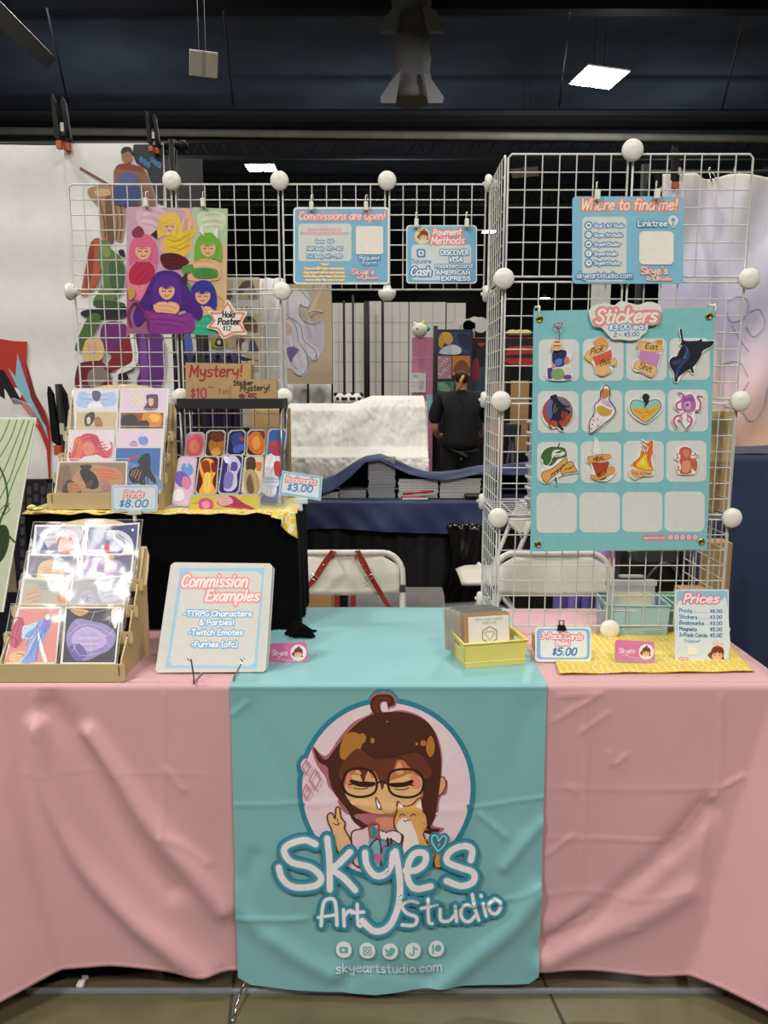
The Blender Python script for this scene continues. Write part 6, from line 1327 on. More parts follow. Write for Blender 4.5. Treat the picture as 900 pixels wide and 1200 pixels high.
for i, (x0, x1, y0, y1, nm) in enumerate(((391, 404, 355, 466, 'first narrow panel beside the white-maned print'), (405.5, 427, 355, 466, 'second panel crossed by a thin black pole'), (433, 447, 353, 466, 'third narrow panel between two dark gaps'),
        (450, 478, 354, 466, 'fourth panel, above the peak of the white covered display'), (479, 521, 354, 420, 'wide panel above the plush and pink cubes'), (522, 544, 355, 420, 'last panel, hanging a little lower than its neighbour'))):
    board('white_display_panel', f'white far-booth panel, {nm}', 'display panel', x0, y0, x1, y1 + 60, 9, '#d6d3ca', gridlines(x0, y0, x1, y1 + 60, [(x0 + x1) / 2] if x1 - x0 < 25 else [x0 + (x1 - x0) * k / 3 for k in (1, 2)], [378 + 23 * k for k in range(7)], '#8f8c86', .45), group='white display panels of the far booth')
for px, y0, Y, r in ((413.5, 346, 8.2, .012), (402.5, 352, 8.8, .010), (430, 353, 8.8, .03), (449, 352, 8.8, .012), (510.5, 382, 7.3, .02)):
    p = W(px, y0, Y); mb = MB(); mb.bar((p.x, Y, 0), (p.x, Y, p.z), r, 8); mb.box((p.x - .05, Y - .05, 0), (p.x + .05, Y + .05, .015)); 
    build(mb, 'black_stand_pole', mat('black_pole', '#08090a', .55, spec=.25), label=f'thin black pole rising in front of the white far-booth panels, {dict([(413.5,"the tallest"),(402.5,"beside the first panel"),(430,"the thickest"),(449,"above the white cloth peak"),(510.5,"beside the poster column")])[px]}', cat='pole')
board('pink_cube_column', 'column of glossy pink storage cubes left of the person', 'cube shelf', 483, 395, 508, 600, 7.6, '#cf7fa0', lambda a: (a.st('#e2a6bf', 1, '484,396 507,396;484,419 507,419;484,444 507,444;484,470 507,470;484,500 507,500;484,530 507,530', sharp=True), a.rr('#9ccdd2', 500, 462, 507, 480, 1), a.rr('#b785c4', 499, 480, 507, 492, 1)), thick=.3)
def f_post(a): a.t('SALE', 484, 491, 442, 3, .6, '#8fb8b0'); a.st('#9aa7a4', .6, '482,448 489,448;482,452 489,452'); a.rr('#c4c2bc', 490.5, 446, 496.5, 455, .5)
board('white_notice', 'tilted white notice fixed to the pink cube column', 'notice', 480, 437, 499, 460, 7.58, '#dfe0da', f_post, foot=False, thick=.01)
def f_pst(a):
    a.rr('#31407c', 513, 389, 551, 415, .5); a.f('#d8a73c', '514,398 518,390 527,390 531,398 526,404 521,402 518,408 515,406', 3); a.f('#d8dae6', '515,412 522,406 532,404 540,408 538,415 518,415', 3); a.f('#1f2440', '535,392 550,392 550,410 540,404', 2)
    a.rr('#b98e98', 513, 417, 529, 444, .5); a.put([ell(515 + (i * 7) % 13, 419 + (i * 5) % 23, 1.6, 1.2, 7) for i in range(14)], '#dcc3c8'); a.rr('#c8803c', 530, 417, 551, 440, .5); a.f('#7a4a24', '531,436 536,424 544,422 550,430 550,438', 2)
    a.rr('#4d7a66', 511, 447, 532, 470, .5); a.f('#7fa88c', '513,450 520,448 528,456 520,466', 2)
board('poster_column', 'column of colourful posters on a dark stand right behind the person', 'poster stand', 510, 386, 552, 520, 7.5, '#24263a', f_pst)
board('dark_shirt_display', 'black and red shirts hung beside the poster column', 'shirt display', 553, 396, 592, 520, 7.6, '#15151b', lambda a: (a.p('#c23a30', '559,402 569,402 564,407'), a.st('#c06a86', .9, '553,396 592,396', sharp=True), a.f('#3a4256', '554,436 575,430 590,440 590,470 554,470'), a.f('#8e2a28', '553,426 560,420 562,440 553,445')))
board('red_case_display', 'black and bright red cases stacked behind the upper cells of the tower', 'case display', 592, 394, 660, 430, 6.5, '#1a1618', lambda a: (a.f('#c4342a', '594,412 600,406 640,406 655,412 655,426 596,426'), a.st('#b03a34', 1.2, '593,396 660,396', sharp=True), a.f('#2a2426', '596,416 650,414 650,418 596,420', 2)))
def plush(label, px, py, Y, r, body, bits):
    p = W(px, py, Y); t = thing('plush_toy', label, 'plush toy', p - V((0, 0, r)))
    mb = MB(); mb.ball(p, (r, r * .9, r * .95), 16, 12); build(mb, 'head', mat('plush_' + body[1:], body, .9, bump=.5, bscale=60), t)
    for nm, dx, dz, rr_, c in bits: mb = MB(); mb.ball(p + V((dx * r, -r * .75 if nm in ('eye', 'muzzle') else 0, dz * r)), r * rr_, 10, 8); build(mb, nm, mat('plush_' + c[1:], c, .9), t)
plush('white horned plush toy sitting on the pink cubes', 492, 387, 7.6, .075, '#e4e2d4', [('eye', -.35, .1, .14, '#141414'), ('horn', .4, .85, .3, '#e3d35a'), ('spike', 1.0, .2, .35, '#4fae86'), ('ear', -.6, .75, .3, '#e4e2d4')])
for px, w in ((399, 'nearest the white-maned print'), (408.5, 'between the other two'), (418, 'nearest the tall black pole')):
    plush(f'small panda plush peeping over the white covered display, {w}', px, 468, 5.55, .045, '#e2e0da', [('eye', -.4, .1, .28, '#151515'), ('eye', .4, .1, .28, '#151515'), ('ear', -.75, .75, .35, '#151515'), ('ear', .75, .75, .35, '#151515')])
for px, py, w in ((541, 384, 'round white cloud sign seen above the poster column'), (556, 382, 'white cloud-shaped sign on a pink stick beside the gridwall tower')):
    p = W(px, py, 7.7); mb = MB(); 
    for dx, dz, r in ((-.06, 0, .055), (.0, .02, .07), (.06, .01, .075)): mb.lathe([(r, 0), (r, .02)], p + V((dx, -.01 * abs(dx) * 10, dz)), 20, 'y')
    mb.bar(p + V((.0, .01, 0)), p + V((0, .01, -.12)), .008, 6); build(mb, 'cloud_sign', whitep, label=w, cat='sign')
mb = MB(); p = W(609, 390, 6.5); [mb.ball(p + V((d, 0, 0)), (.05, .04, .025), 10, 8) for d in (-.06, 0, .05)]; build(mb, 'yellow_plush', mat('yellow_felt', '#d8c05a', .9), label='yellow plush lying on top of the red and black cases', cat='plush toy')
for (x0, x1, y0, y1, Y, w) in ((574, 589, 447, 560, 5.6, 'seen edge-on through the tower side grid'), (597, 618, 446, 528, 5.8, 'leaning upright behind the clear tubs')):
    board('cardboard_sheet', f'tall tan cardboard panel {w}', 'cardboard panel', x0, y0, x1, y1, Y, '#b58d5c', foot=True, thick=.02)
mb = MB(); c = W(601, 505, 5.2)
for dx in (-.13, .12, 0): mb.bar((c.x, 5.2, c.z), (c.x + dx, 5.2 + (.1 if dx else -.12), .0), .012, 6)
mb.box((c.x - .05, 5.16, c.z - .03), (c.x + .05, 5.24, c.z + .05), .01); build(mb, 'black_tripod', steel_d, label='black tripod standing behind the tower near the tan panels', cat='tripod')
# tall black pipe-and-drape across the hall
drm = mat('black_drape', '#0c0d11', .85, noise=.2); mb = MB(); mb.grid(lambda u, v: (-9 + 18 * u, 10.6 + .05 * math.sin(u * 420), .02 + 2.15 * v), 420, 2)
build(mb, 'black_drape_wall', drm, label='long black pipe-and-drape curtain closing off the hall behind the booths', cat='curtain')
mb = MB(); a = W(705, 333, 5.2); mb.box((a.x - .062, 5.2, 0), (a.x + .062, 5.22, a.z)); build(mb, 'white_post_board', whitep, label='tall narrow white board rising behind the teal sticker board', cat='board')
# ================================================================== LEFT NEIGHBOUR: BACKDROPS
LYB = 3.0
wv = mat('white_vinyl', '#e6e4df', .5, noise=.03, bump=.1, bscale=4)
def vinyl(x0, x1, ztop, zbot, Y, fold):
    def f(u, v): x = x0 + (x1 - x0) * u; z = ztop + (zbot - ztop) * v; return (x, Y + .003 * math.sin(z * 22) + fold * math.sin(u * 9) * .004, z)
    return f
xa, xb = W(-90, 170, LYB).x, W(76, 170, LYB).x; zt, zb = zat(170, LYB), zat(561, LYB)
mb = MB(); mb.grid(vinyl(xa, xb, zt, zb, LYB, 1), 20, 60); T = frame(-90, 76, 561, LYB)
mb.T = T; a = Art(mb, T, (0, 380, 3.53), 1); a.z = .006; a.dz = .0005
a.p('#b8322a', '-60,50 60,70 116,72 112,160 150,290 190,360 212,430 212,640 204,640 196,520 170,450 120,370 60,300 -60,200'); a.p('#15151a', '-60,180 20,190 60,260 100,330 60,330 20,260 24,310 -60,250'); a.p('#8cb8cc', '36,180 68,216 76,120 100,200 130,290 190,400 204,480 170,400 120,330 80,270'); a.p('#7a2a28', '110,160 150,290 190,370 206,440 180,400 130,300')
build(mb, 'vinyl_backdrop', [wv, ink], label='off-white vinyl backdrop with a red, blue and black wing shape beside the stall', cat='backdrop', origin=((xa + xb) / 2, LYB, zb))
x2 = W(192, 170, LYB - .03).x; x1_ = W(75, 170, LYB - .03).x
mb = MB(); T = frame(75, 192, 600, LYB - .03); mb.grid(vinyl(x1_, x2, zat(168, LYB - .03), .95, LYB - .03, 0), 20, 60)
mb.T = T; a = Art(mb, T, (70, 160, 3.333), 1); a.z = .004; a.dz = .0005
a.p('#14161c', '290,32 405,32 405,268 386,262 366,200 340,130 300,105 286,70'); a.put([ell(320 + i * 14, 92 + (i % 3) * 10, 9, 14, 8) for i in range(6)], '#2f6f96')
a.st('#7a4a2c', 9, '84,126 140,158 205,196'); a.f('#a5825a', '116,204 180,190 214,210 250,260 258,330 246,410 214,404 168,400 160,330 150,270 118,236'); a.f('#6b4f34', '180,240 200,230 214,400 190,404'); a.f('#c9ab80', '140,212 190,206 200,230 150,236'); a.st('#6b4f34', 5, '215,250 228,330 222,400;240,270 246,340 238,400;160,260 176,330 180,396')
a.f('#8a5a40', '214,180 216,130 250,112 292,112 334,132 356,190 376,266 344,268 326,200 318,264 216,266 206,210'); a.f('#8c2f28', '222,122 250,108 320,120 330,140 290,134 250,130'); a.f('#31437c', '220,190 260,204 310,196 318,240 300,266 222,266'); a.f('#4c5c94', '240,150 300,150 306,190 240,196'); a.o('#9a6a4c', 265, 80, 20, 30); a.f('#1b1512', '242,66 252,46 280,46 288,72 270,60 250,70')
a.f('#b5583a', '150,398 184,420 176,470 160,540 140,590 90,626 96,560 112,480 124,420'); a.f('#8a3a26', '120,440 140,420 130,540 104,590'); a.f('#5d7c46', '160,416 190,410 204,440 240,470 258,520 250,600 220,640 258,664 150,668 136,640 160,600 176,540 156,500'); a.f('#7d9a5c', '170,430 200,440 200,470 176,470'); a.f('#1e2418', '100,680 258,664 258,706 110,708'); a.f('#4c6a38', '120,700 166,706 130,780 84,836 66,820'); a.f('#3c5230', '150,640 250,650 250,668 150,668'); a.f('#41603a', '200,500 250,500 250,590 210,600')
a.f('#6a2a6e', '180,730 258,730 262,790 220,850 190,840 164,790'); a.f('#5d2a7a', '300,775 402,775 402,976 306,976 320,900'); a.f('#7b4596', '320,790 340,790 350,976 326,976'); a.f('#822428', '250,800 292,780 296,880 240,910 190,900'); a.st('#e3e0dc', 22, '290,780 300,880 240,920 222,960'); a.f('#d9bd7a', '96,850 110,796 150,784 176,810 176,860 150,880 110,880'); a.o('#d9a888', 134, 826, 20, 28); a.f('#6d2024', '76,900 110,880 170,880 200,920 200,990 76,990'); a.f('#8a7a6c', '120,920 170,900 196,940 150,980 120,970'); a.f('#17171a', '236,930 262,924 274,946 240,960')
a.f('#141218', '236,450 256,446 262,472 244,470')
build(mb, 'figure_banner', [wv, ink], label='white banner of comic-style standing figures behind the upper gridwall', cat='banner', origin=((x1_ + x2) / 2, LYB - .03, .95))
pole = mat('black_pole', '#08090a', .55, spec=.25)
t = thing('backdrop_stand', 'black pipe frame with an end post carrying the white banners', 'stand', (x2, LYB + .03, 0)); z = zat(171, LYB + .03)
mb = MB(); mb.bar((xa, LYB + .03, z), (x2 + .05, LYB + .03, z), .014, 10); mb.ball((x2 + .055, LYB + .03, z), .02); build(mb, 'crossbar', pole, t)
mb = MB(); mb.bar((x2 + .015, LYB + .03, 0), (x2 + .015, LYB + .03, z + .02), .016, 10); mb.box((x2 - .15, LYB - .1, 0), (x2 + .18, LYB + .16, .012)); build(mb, 'end_post', pole, t)
mb = MB(); mb.bar((xa, LYB + .03, 0), (xa, LYB + .03, z + .02), .016, 10); build(mb, 'end_post', pole, t)
org = mat('orange_tip', '#b5532c', .5); lab_ = mat('clamp_label', '#b9b9ae', .6)
def clamp(px, py, Y, s, label, lean=.12):
    p = W(px, py, Y); t = thing('spring_clamp', label, 'clamp', p)
    for sx in (-1, 1):
        mb = MB(); mb.prism([(p.x + sx * .004 * s, p.z - .01), (p.x + sx * .018 * s, p.z + .01), (p.x + sx * .015 * s - .006 * s, p.z + .10 * s), (p.x + sx * .010 * s - .009 * s, p.z + .115 * s), (p.x + sx * .004 * s - .007 * s, p.z + .10 * s), (p.x + sx * .004 * s, p.z + .03)][::sx], p.y - .012 + sx * .012, p.y + .006 + sx * .012, 'y'); build(mb, 'handle', pole, t)
        mb = MB(); mb.box((p.x + min(0, sx * .014 * s), p.y - .016 + sx * .012, p.z - .022 * s), (p.x + max(0, sx * .014 * s), p.y + .006 + sx * .012, p.z - .004)); build(mb, 'orange_pad', org, t)
    mb = MB(); mb.box((p.x + .0, p.y - .0265, p.z + .02 * s), (p.x + .009 * s, p.y - .025, p.z + .042 * s)); build(mb, 'grip_label', lab_, t)
clamp(75, 166, LYB - .05, 1.35, 'large black spring clamp with orange pads gripping the white banner top')
clamp(181, 172, LYB - .05, 1.0, 'smaller black spring clamp at the end post of the banner frame')
clamp(75, 520, 2.5, 1.6, 'black spring clamp hanging beside the upper print rack', 0)
mb = MB(); p = W(75, 545, 2.5); mb.bar((p.x, 2.5, 0), (p.x, 2.5, zat(450, 2.5)), .012, 8); mb.box((p.x - .1, 2.42, 0), (p.x + .1, 2.58, .012)); build(mb, 'thin_black_post', pole, label='thin black post behind the upper print rack', cat='post')
board('dark_side_panel', 'dark wire panel with a city block print behind the racks', 'panel', 22, 562, 64, 725, 2.7, '#1b1a1e', lambda a: a.put([rrect(24 + 8 * i, 566 + 13 * j + (i % 2) * 4, 29 + 8 * i, 575 + 13 * j + (i % 2) * 4, .8) for i in range(5) for j in range(11)], '#45424a'))
mb = MB(); mb.box((-2.3, 1.82, 0), (-.935, 2.35, .745), .01); build(mb, 'neighbour_table', blackc, label='black covered neighbour table at the outer end of the stall', cat='table')
def f_grn(a):
    a.p('#b9c0a6', '-50,392 146,392 6,1190 -50,1190')
    a.st('#5f7a3c', 5, '120,400 80,520 40,640 -20,760;100,396 60,500 10,620 -30,700;140,410 110,520 60,640 20,760 -20,900;70,396 40,480 -20,580;40,396 10,470 -30,520')
    a.st('#3d5a2a', 9, '-20,560 20,640 30,740 -10,830;-30,820 20,860 60,900'); a.f('#2b3d22', '-30,860 20,830 40,880 20,960 -30,1000'); a.st('#1f2420', 3, '0,770 20,750 40,765 20,785 5,775;10,790 40,740')
card('sleeved_poster', 'large pale green poster with dark tendrils in a clear sleeve at the stall end', 'poster', '-160,385 150,386 14,1190 -160,1190', 1.86, 17, (0, 380, 3.53), f_grn, .003, '#d8dcd0', gl=True)
mb = MB(); p = W(29, 484, 2.06); mb.prism([(p.x - .03, p.z), (p.x + .03, p.z - .03), (p.x + .02, p.z + .02), (p.x - .03, p.z + .04)], p.y - .01, p.y + .01, 'y'); build(mb, 'poster_clip', clear, label='clear clip gripping the top of the green poster', cat='clip')
# ---- behind the long gridwall
board('black_flat', 'black cloth screen beyond the banner frame end post', 'screen', 193, 186, 247, 470, 4.2, '#131419', foot=True)
board('character_poster', 'small poster of a blue and peach figure between banner and white board', 'poster', 206, 384, 229, 414, 3.95, '#d8d4cc', lambda a: (a.f('#d9a98a', '207,386 212,386 213,412 207,412'), a.f('#4a6fc0', '216,388 222,386 226,412 214,412')), foot=True)
pur = mat('dark_purple_cloth', '#22103a', .6, noise=.3, nscale=30, bump=.5, bscale=40)
mb = MB(); a_, b_ = W(200, 417, 3.5), W(282, 417, 3.5); mb.grid(lambda u, v: (a_.x + (b_.x - a_.x) * u, 3.5 - .05 * v + .01 * math.sin(u * 40), a_.z * (1 - v) + .02), 60, 12); mb.grid(lambda u, v: (a_.x + (b_.x - a_.x) * u, 3.5 + .5 * v, a_.z + .004 * math.sin(u * 30)), 20, 4); build(mb, 'purple_table_cloth', pur, label='dark purple cloth covered stand behind the mystery cartons', cat='cloth', thick=.004)
p = W(236, 430, 3.4); mb = MB(); mb.bar((p.x, 3.4, 0), (p.x, 3.4, zat(385, 3.4)), .012, 8); mb.box((p.x - .03, 3.38, p.z - .03), (p.x + .03, 3.42, p.z + .02), .005); build(mb, 'black_tripod_pole', pole, label='black tripod pole with a clamp block behind the larger mystery carton', cat='pole')
D1 = (220, 310, 5.294)
def f_wall(a):
    for (x0, y0, x1, y1) in ((226, 96, 282, 212), (300, 94, 442, 214), (328, 304, 442, 424), (132, 438, 296, 520), (300, 438, 446, 548), (364, 560, 440, 664), (132, 300, 296, 424)): a.rr('#c9b089', x0, y0, x1, y1, 3)
    a.f('#5a463c', '310,170 340,110 390,100 410,130 430,200 400,150 370,140 330,190'); a.f('#8c8478', '380,190 420,170 430,210 380,212'); a.f('#6d5236', '340,350 370,320 400,330 430,360 430,418 380,410 350,416 350,380'); a.f('#2c2620', '368,330 400,320 410,345 380,345'); a.o('#b5b24a', 195, 482, 52, 40); a.f('#3a4430', '170,500 190,450 214,460 222,510'); a.o('#e0ddc8', 196, 484, 12, 14)
    a.f('#6b5040', '306,470 330,448 356,460 340,520 310,500'); a.f('#dcd8d0', '340,490 370,480 380,530 340,540'); a.f('#3c4a6a', '385,490 405,455 430,500 436,540 390,540'); a.f('#d9d6cc', '380,600 400,610 412,655 376,660'); a.f('#6d5236', '230,190 250,150 276,170 274,210 232,210'); a.o('#8d8a84', 262, 265, 6, 8)
    a.put([rrect(300 + 30 * i, 262, 316 + 30 * i, 274, 2) for i in range(4)], '#8d8a84')
board('print_board', 'white board of tan animal drawings seen through the gridwall beside the star tag', 'print board', 232, 325, 308, 500, 4.6, '#d5d3cc', f_wall, D1)
mb = MB(); a_, b_ = W(304, 326, 4.75), W(334, 326, 4.75); mb.grid(lambda u, v: (a_.x + (b_.x - a_.x) * u, 4.75 + .02 * math.sin(u * 15), a_.z + (.4 - a_.z) * v), 30, 8); build(mb, 'white_curtain', mat('white_curtain', '#d9d8d2', .7), label='narrow white curtain between the board of drawings and the white-maned print', cat='curtain', thick=.003)
def f_mane(a):
    a.p('#d9c19a', '740,300 836,120 850,122 770,310'); a.f('#c9c4ce', '566,250 600,200 650,165 700,150 740,160 760,200 770,240 750,270 700,250 690,300 730,340 790,360 830,340 850,400 845,520 820,560 790,610 760,560 730,500 690,420 650,330 610,300 620,240')
    a.f('#e3dfe6', '640,180 700,160 745,190 762,250 740,266 690,246 680,300 720,350 700,380 650,330 630,290'); a.f('#dcd8e0', '575,360 620,316 690,330 720,390 740,470 800,520 820,560 790,600 740,560 750,640 730,690 690,690 650,650 610,640 590,560 575,480'); a.o('#d9b59c', 622, 400, 30, 40); a.f('#7c6a9c', '612,520 650,510 690,530 660,570 640,610 620,560')
    a.st('#6d5f72', 3.2, '640,330 700,380 720,470 790,530 800,590 770,600;620,320 670,380 690,480 740,560 740,650 700,690 650,670;590,440 580,500 600,560 590,620 620,646;660,500 640,600 680,650;650,170 610,210 570,270;690,300 720,350 780,370 830,350;700,160 760,230 740,266 700,250;760,330 800,300 840,300;800,560 780,600;630,330 600,350 578,400')
    a.st('#e9e6ea', 6, '740,300 790,280 830,292;620,350 660,420 670,500;690,400 720,480 780,540')
board('maned_figure_print', 'tan wall print of a white-maned horse head and long pale hair behind the gridwall', 'wall print', 331, 333, 390, 450, 5.75, '#c9b292', f_mane, D1)
mb = MB(); a_, b_ = W(332, 450, 5.85), W(388, 450, 5.85); mb.grid(lambda u, v: (a_.x + (b_.x - a_.x) * u, 5.86 + .03 * math.sin(u * 19) * (.4 + v), a_.z + (.80 - a_.z) * v), 50, 8); build(mb, 'pale_dress_cloth', mat('pale_grey_cloth', '#d2d3cd', .7), label='pale grey hanging cloth below the white-maned print', cat='cloth', thick=.003)
a_, b_ = W(292, 480, 3.1), W(330, 480, 3.1); mb = MB(); mb.box((a_.x, 3.1, 0), (b_.x, 3.4, a_.z), .004); build(mb, 'tan_carton', kraft, label='tall tan carton seen under the far end of the black shelf', cat='carton')
# poster on the gridwall with star tag
ZP = (70, 160, 3.333)
def fig(a, hx, hy, r, hair, skin_='#e8b48c', hp=None):
    a.f(hair, hp if hp else [(hx - r * 1.3, hy + r * 1.4), (hx - r * 1.2, hy - r * .4), (hx - r * .5, hy - r * 1.25), (hx + r * .6, hy - r * 1.25), (hx + r * 1.25, hy - r * .3), (hx + r * 1.3, hy + r * 1.4), (hx + r * .6, hy + r * 1.2), (hx - r * .7, hy + r * 1.2)])
    a.f(skin_, [(hx - r * .7, hy - r * .2), (hx, hy - r * .5), (hx + r * .7, hy - r * .2), (hx + r * .6, hy + r * .6), (hx, hy + r * 1.0), (hx - r * .6, hy + r * .6)])
    a.f(hair, [(hx - r * .9, hy + r * .1), (hx - r * .7, hy - r * .8), (hx + r * .7, hy - r * .8), (hx + r * .9, hy + r * .1), (hx + r * .4, hy - r * .3), (hx - r * .1, hy + r * .05), (hx - r * .4, hy - r * .3)])
    a.st('#4a2c2a', r * .07, [(hx - r * .45, hy + r * .22), (hx - r * .15, hy + r * .2)]); a.st('#4a2c2a', r * .07, [(hx + r * .15, hy + r * .2), (hx + r * .45, hy + r * .22)]); a.st('#b0504a', r * .08, [(hx - r * .2, hy + r * .6), (hx, hy + r * .68), (hx + r * .2, hy + r * .6)])
def f_five(a):
    a.p('#b3c7a8', '520,276 656,282 652,560 500,500'); a.p('#d6b98e', '560,420 654,420 648,770 560,770'); a.f('#dcb6c6', '300,290 400,280 420,360 330,380'); a.f('#cfd8b8', '540,300 640,300 640,360 560,380'); a.p('#a5688c', '262,560 330,600 420,770 262,770')
    a.f('#e6b088', '396,420 420,390 470,380 500,400 490,300 470,290 480,280 505,290 540,370 510,380 520,440 480,470 400,450'); a.f('#e5bf3a', '410,400 440,390 520,360 524,390 500,400 500,450 470,468 420,440'); a.st('#c99a2a', 4, '420,400 460,410 510,380;430,430 470,440 500,420'); fig(a, 430, 345, 36, '#e8c050'); a.f('#5a1f2a', '396,462 450,456 500,480 500,510 430,520 400,500')
    a.f('#e07f9c', '270,500 300,470 360,470 380,500 360,560 370,600 340,640 270,620'); a.f('#b3324c', '276,520 320,480 370,510 360,560 320,580 276,570'); fig(a, 326, 440, 42, '#d9688c'); a.f('#8a3a4c', '284,370 310,350 330,370 320,392 290,392'); a.p('#3a2430', '356,384 380,364 382,402'); 
    a.f('#e6b088', '500,500 560,470 620,500 620,560 500,560'); a.f('#5a9a4a', '520,520 560,512 614,520 610,552 530,552'); fig(a, 580, 430, 40, '#76ac3e'); a.p('#e9e3e0', '545,370 556,345 566,390'); a.p('#e9e3e0', '600,380 620,350 618,400'); a.f('#5a9a4a', '480,510 520,500 520,530 486,536')
    a.f('#3fae8c', '520,690 580,670 620,700 620,768 520,768'); a.f('#e6b088', '520,640 580,660 600,690 530,700 510,670'); fig(a, 560, 616, 40, '#3c3a9a'); a.f('#4a8a44', '530,530 570,516 614,530 610,552 536,552'); a.f('#5a9a4a', '486,580 506,570 514,610 500,620')
    a.f('#4f2a80', '330,620 372,540 420,524 470,540 520,620 560,680 540,720 470,660 440,640 380,640 330,720 300,740 290,690'); a.f('#e6b088', '370,640 440,630 470,670 440,700 380,690'); a.f('#8a3a8c', '330,680 390,690 450,700 510,690 530,740 500,768 360,768 340,720'); fig(a, 420, 596, 42, '#5c3292'); a.p('#4a2a3c', '470,560 500,530 498,580'); a.f('#c9a040', '270,600 290,590 296,620 276,640'); a.st('#7a2c5c', 8, '280,740 270,690 300,650 340,700 350,750'); a.st('#d9b040', 5, '620,620 640,640 630,660')
card('five_figure_poster', 'glossy poster of five cartoon girls with pink, yellow, green, violet and blue hair', 'poster', '260,274 656,282 650,772 262,768', 2.168, 0, ZP, f_five, .002, '#c9a3b6', gl=True)
clip(171, 238, 2.162, 'white clip on the pink-haired side of the five-figure poster'); clip(238, 238, 2.162, 'white clip on the green-haired side of the five-figure poster')
def f_star(a):
    st_ = smooth('655,650 680,690 720,690 700,730 724,762 680,764 640,782 620,750 584,744 604,720 590,690 630,690', True, 2); a.put(capsule(st_ + [st_[0]], 8), '#e08a6a')
    a.t('Holo', 634, 684, 706, 22, 5, '#1d1a1c', (), .1); a.t('Poster', 616, 704, 734, 24, 5.5, '#1d1a1c', (), .1); a.t('$12', 636, 670, 758, 18, 3, '#4a4648', (), .1)
card('star_tag', 'star-shaped white tag reading Holo Poster $12 on the corner of the poster', 'price tag', smooth('656,636 686,680 732,684 712,728 732,772 682,772 638,790 614,758 574,746 598,718 580,682 628,682', True, 3), 2.158, 0, ZP, f_star, .002, '#efe9e4')
# ================================================================== RIGHT SIDE
mb = MB(); RY = 3.05; tx0, tx1 = W(776, 210, RY).x, W(980, 210, RY).x; zt, zb = zat(204, RY), zat(530, RY)
ink2 = mat('printed_cotton', '#ffffff', .65, noise=.05, nscale=8, attr=True, bump=.4, bscale=10, sheen=.1)
def mixc(a, b, t): a, b = hexc(a), hexc(b); return tuple(a[i] + (b[i] - a[i]) * t for i in range(4))
NUu, NVv = 90, 110
def tp(u, v):
    x = tx0 + (tx1 - tx0) * (u + .05 * v * (.4 - u)); z = zt + (zb - zt) * v - .010 * math.sin(math.pi * ((u * 2.6) % 1)) * (1 - v) ** 2
    d = .03 * math.exp(-((u - .16 - .30 * v) / .055) ** 2) - .03 * math.exp(-((u - .30 - .22 * v) / .07) ** 2) + .02 * math.sin(u * 17 + v * 3) * (1 - v) + .012 * math.sin(v * 15 + u * 9) * math.sin(u * 8)
    return (x, RY - d, z)
ids = [[mb.P(tp(i / NUu, j / NVv)) for i in range(NUu + 1)] for j in range(NVv + 1)]; mb.smooth = True
for j in range(NVv):
    v = j / NVv
    for i in range(NUu):
        u = i / NUu; w = v + .06 * math.sin(u * 9) + .04 * math.sin(u * 23)
        c = mixc('#e9e6ee', '#c9c6de', min(1, w * 2.2)) if w < .45 else mixc('#c9c6de', '#eccfd4', min(1, (w - .45) * 4)) if w < .7 else mixc('#eccfd4', '#efbfa6', min(1, (w - .7) * 5))
        if v < .04: c = hexc('#e9e6dc')
        mb.col = c; mb.face([ids[j][i], ids[j][i + 1], ids[j + 1][i + 1], ids[j + 1][i]][::-1])
mb.smooth = False; T = frame(776, 980, 530, RY); a = Art(mb, T, (780, 190, 3.43), 0); 
TI = T.inverted()
def twarp(x, y, up):
    p = T @ V((x, y, 0)); u = (p.x - tx0) / (tx1 - tx0); v = (p.z - zt) / (zb - zt); q = tp(max(0, min(1, u)), max(0, min(1, v))); return TI @ V((p.x, q[1] - .006 - up, p.z))
mb.T = T; a.warp = twarp; a.step = .02
a.st('#b9b2bf', 2.5, '250,560 290,540 330,560 320,620 270,640 250,600;340,600 380,590 400,650 360,700 330,660;270,650 300,700 340,760;330,880 300,960 340,1040 390,980 400,900;210,820 300,800 330,860;240,980 300,1000 330,1040')
build(mb, 'pastel_tapestry', ink2, label='creased lilac and peach printed tapestry hanging behind the tower near the navy drape', cat='tapestry', thick=.002, origin=((tx0 + tx1) / 2, RY, zb))
t = thing('tapestry_stand', 'pipe frame and black post holding up the pastel tapestry', 'stand', (tx0 - .02, RY + .05, 0)); z = zat(203, RY + .05)
mb = MB(); mb.bar((tx0 - .05, RY + .05, z), (tx1 + .1, RY + .05, z), .012, 8); build(mb, 'crossbar', pole, t)
for x in (tx0 - .05, tx1 + .1): mb = MB(); mb.bar((x, RY + .05, 0), (x, RY + .05, z + .03), .016, 8); mb.box((x - .05, RY, 0), (x + .05, RY + .1, .012)); build(mb, 'end_post', pole, t)
clamp(791, 214, RY - .03, 1.1, 'black spring clamp with orange pads at the corner of the pastel tapestry'); clamp(770, 232, RY + .02, .8, 'small black clamp with pale tips on the tapestry frame post')
for px, w in ((838, 'nearer the tower connector'), (868, 'nearer the picture edge')):
    p = W(px, 203, RY); mb = MB(); mb.tube([p + V((-.012, 0, -.03)), p + V((-.012, .03, .02)), p + V((0, .055, .035)), p + V((.012, .05, .015)), p + V((.006, .0, -.02))], .003, 6); build(mb, 'curtain_hook', chrome, label=f'shiny curtain hook hanging the tapestry, {w}', cat='hook')
nd = mat('navy_drape', '#243556', .7, noise=.06, bump=.25, bscale=12, sheen=.15)
mb = MB(); dx0 = W(853, 600, 2.55).x; DY = 2.55; dz = zat(533, DY)
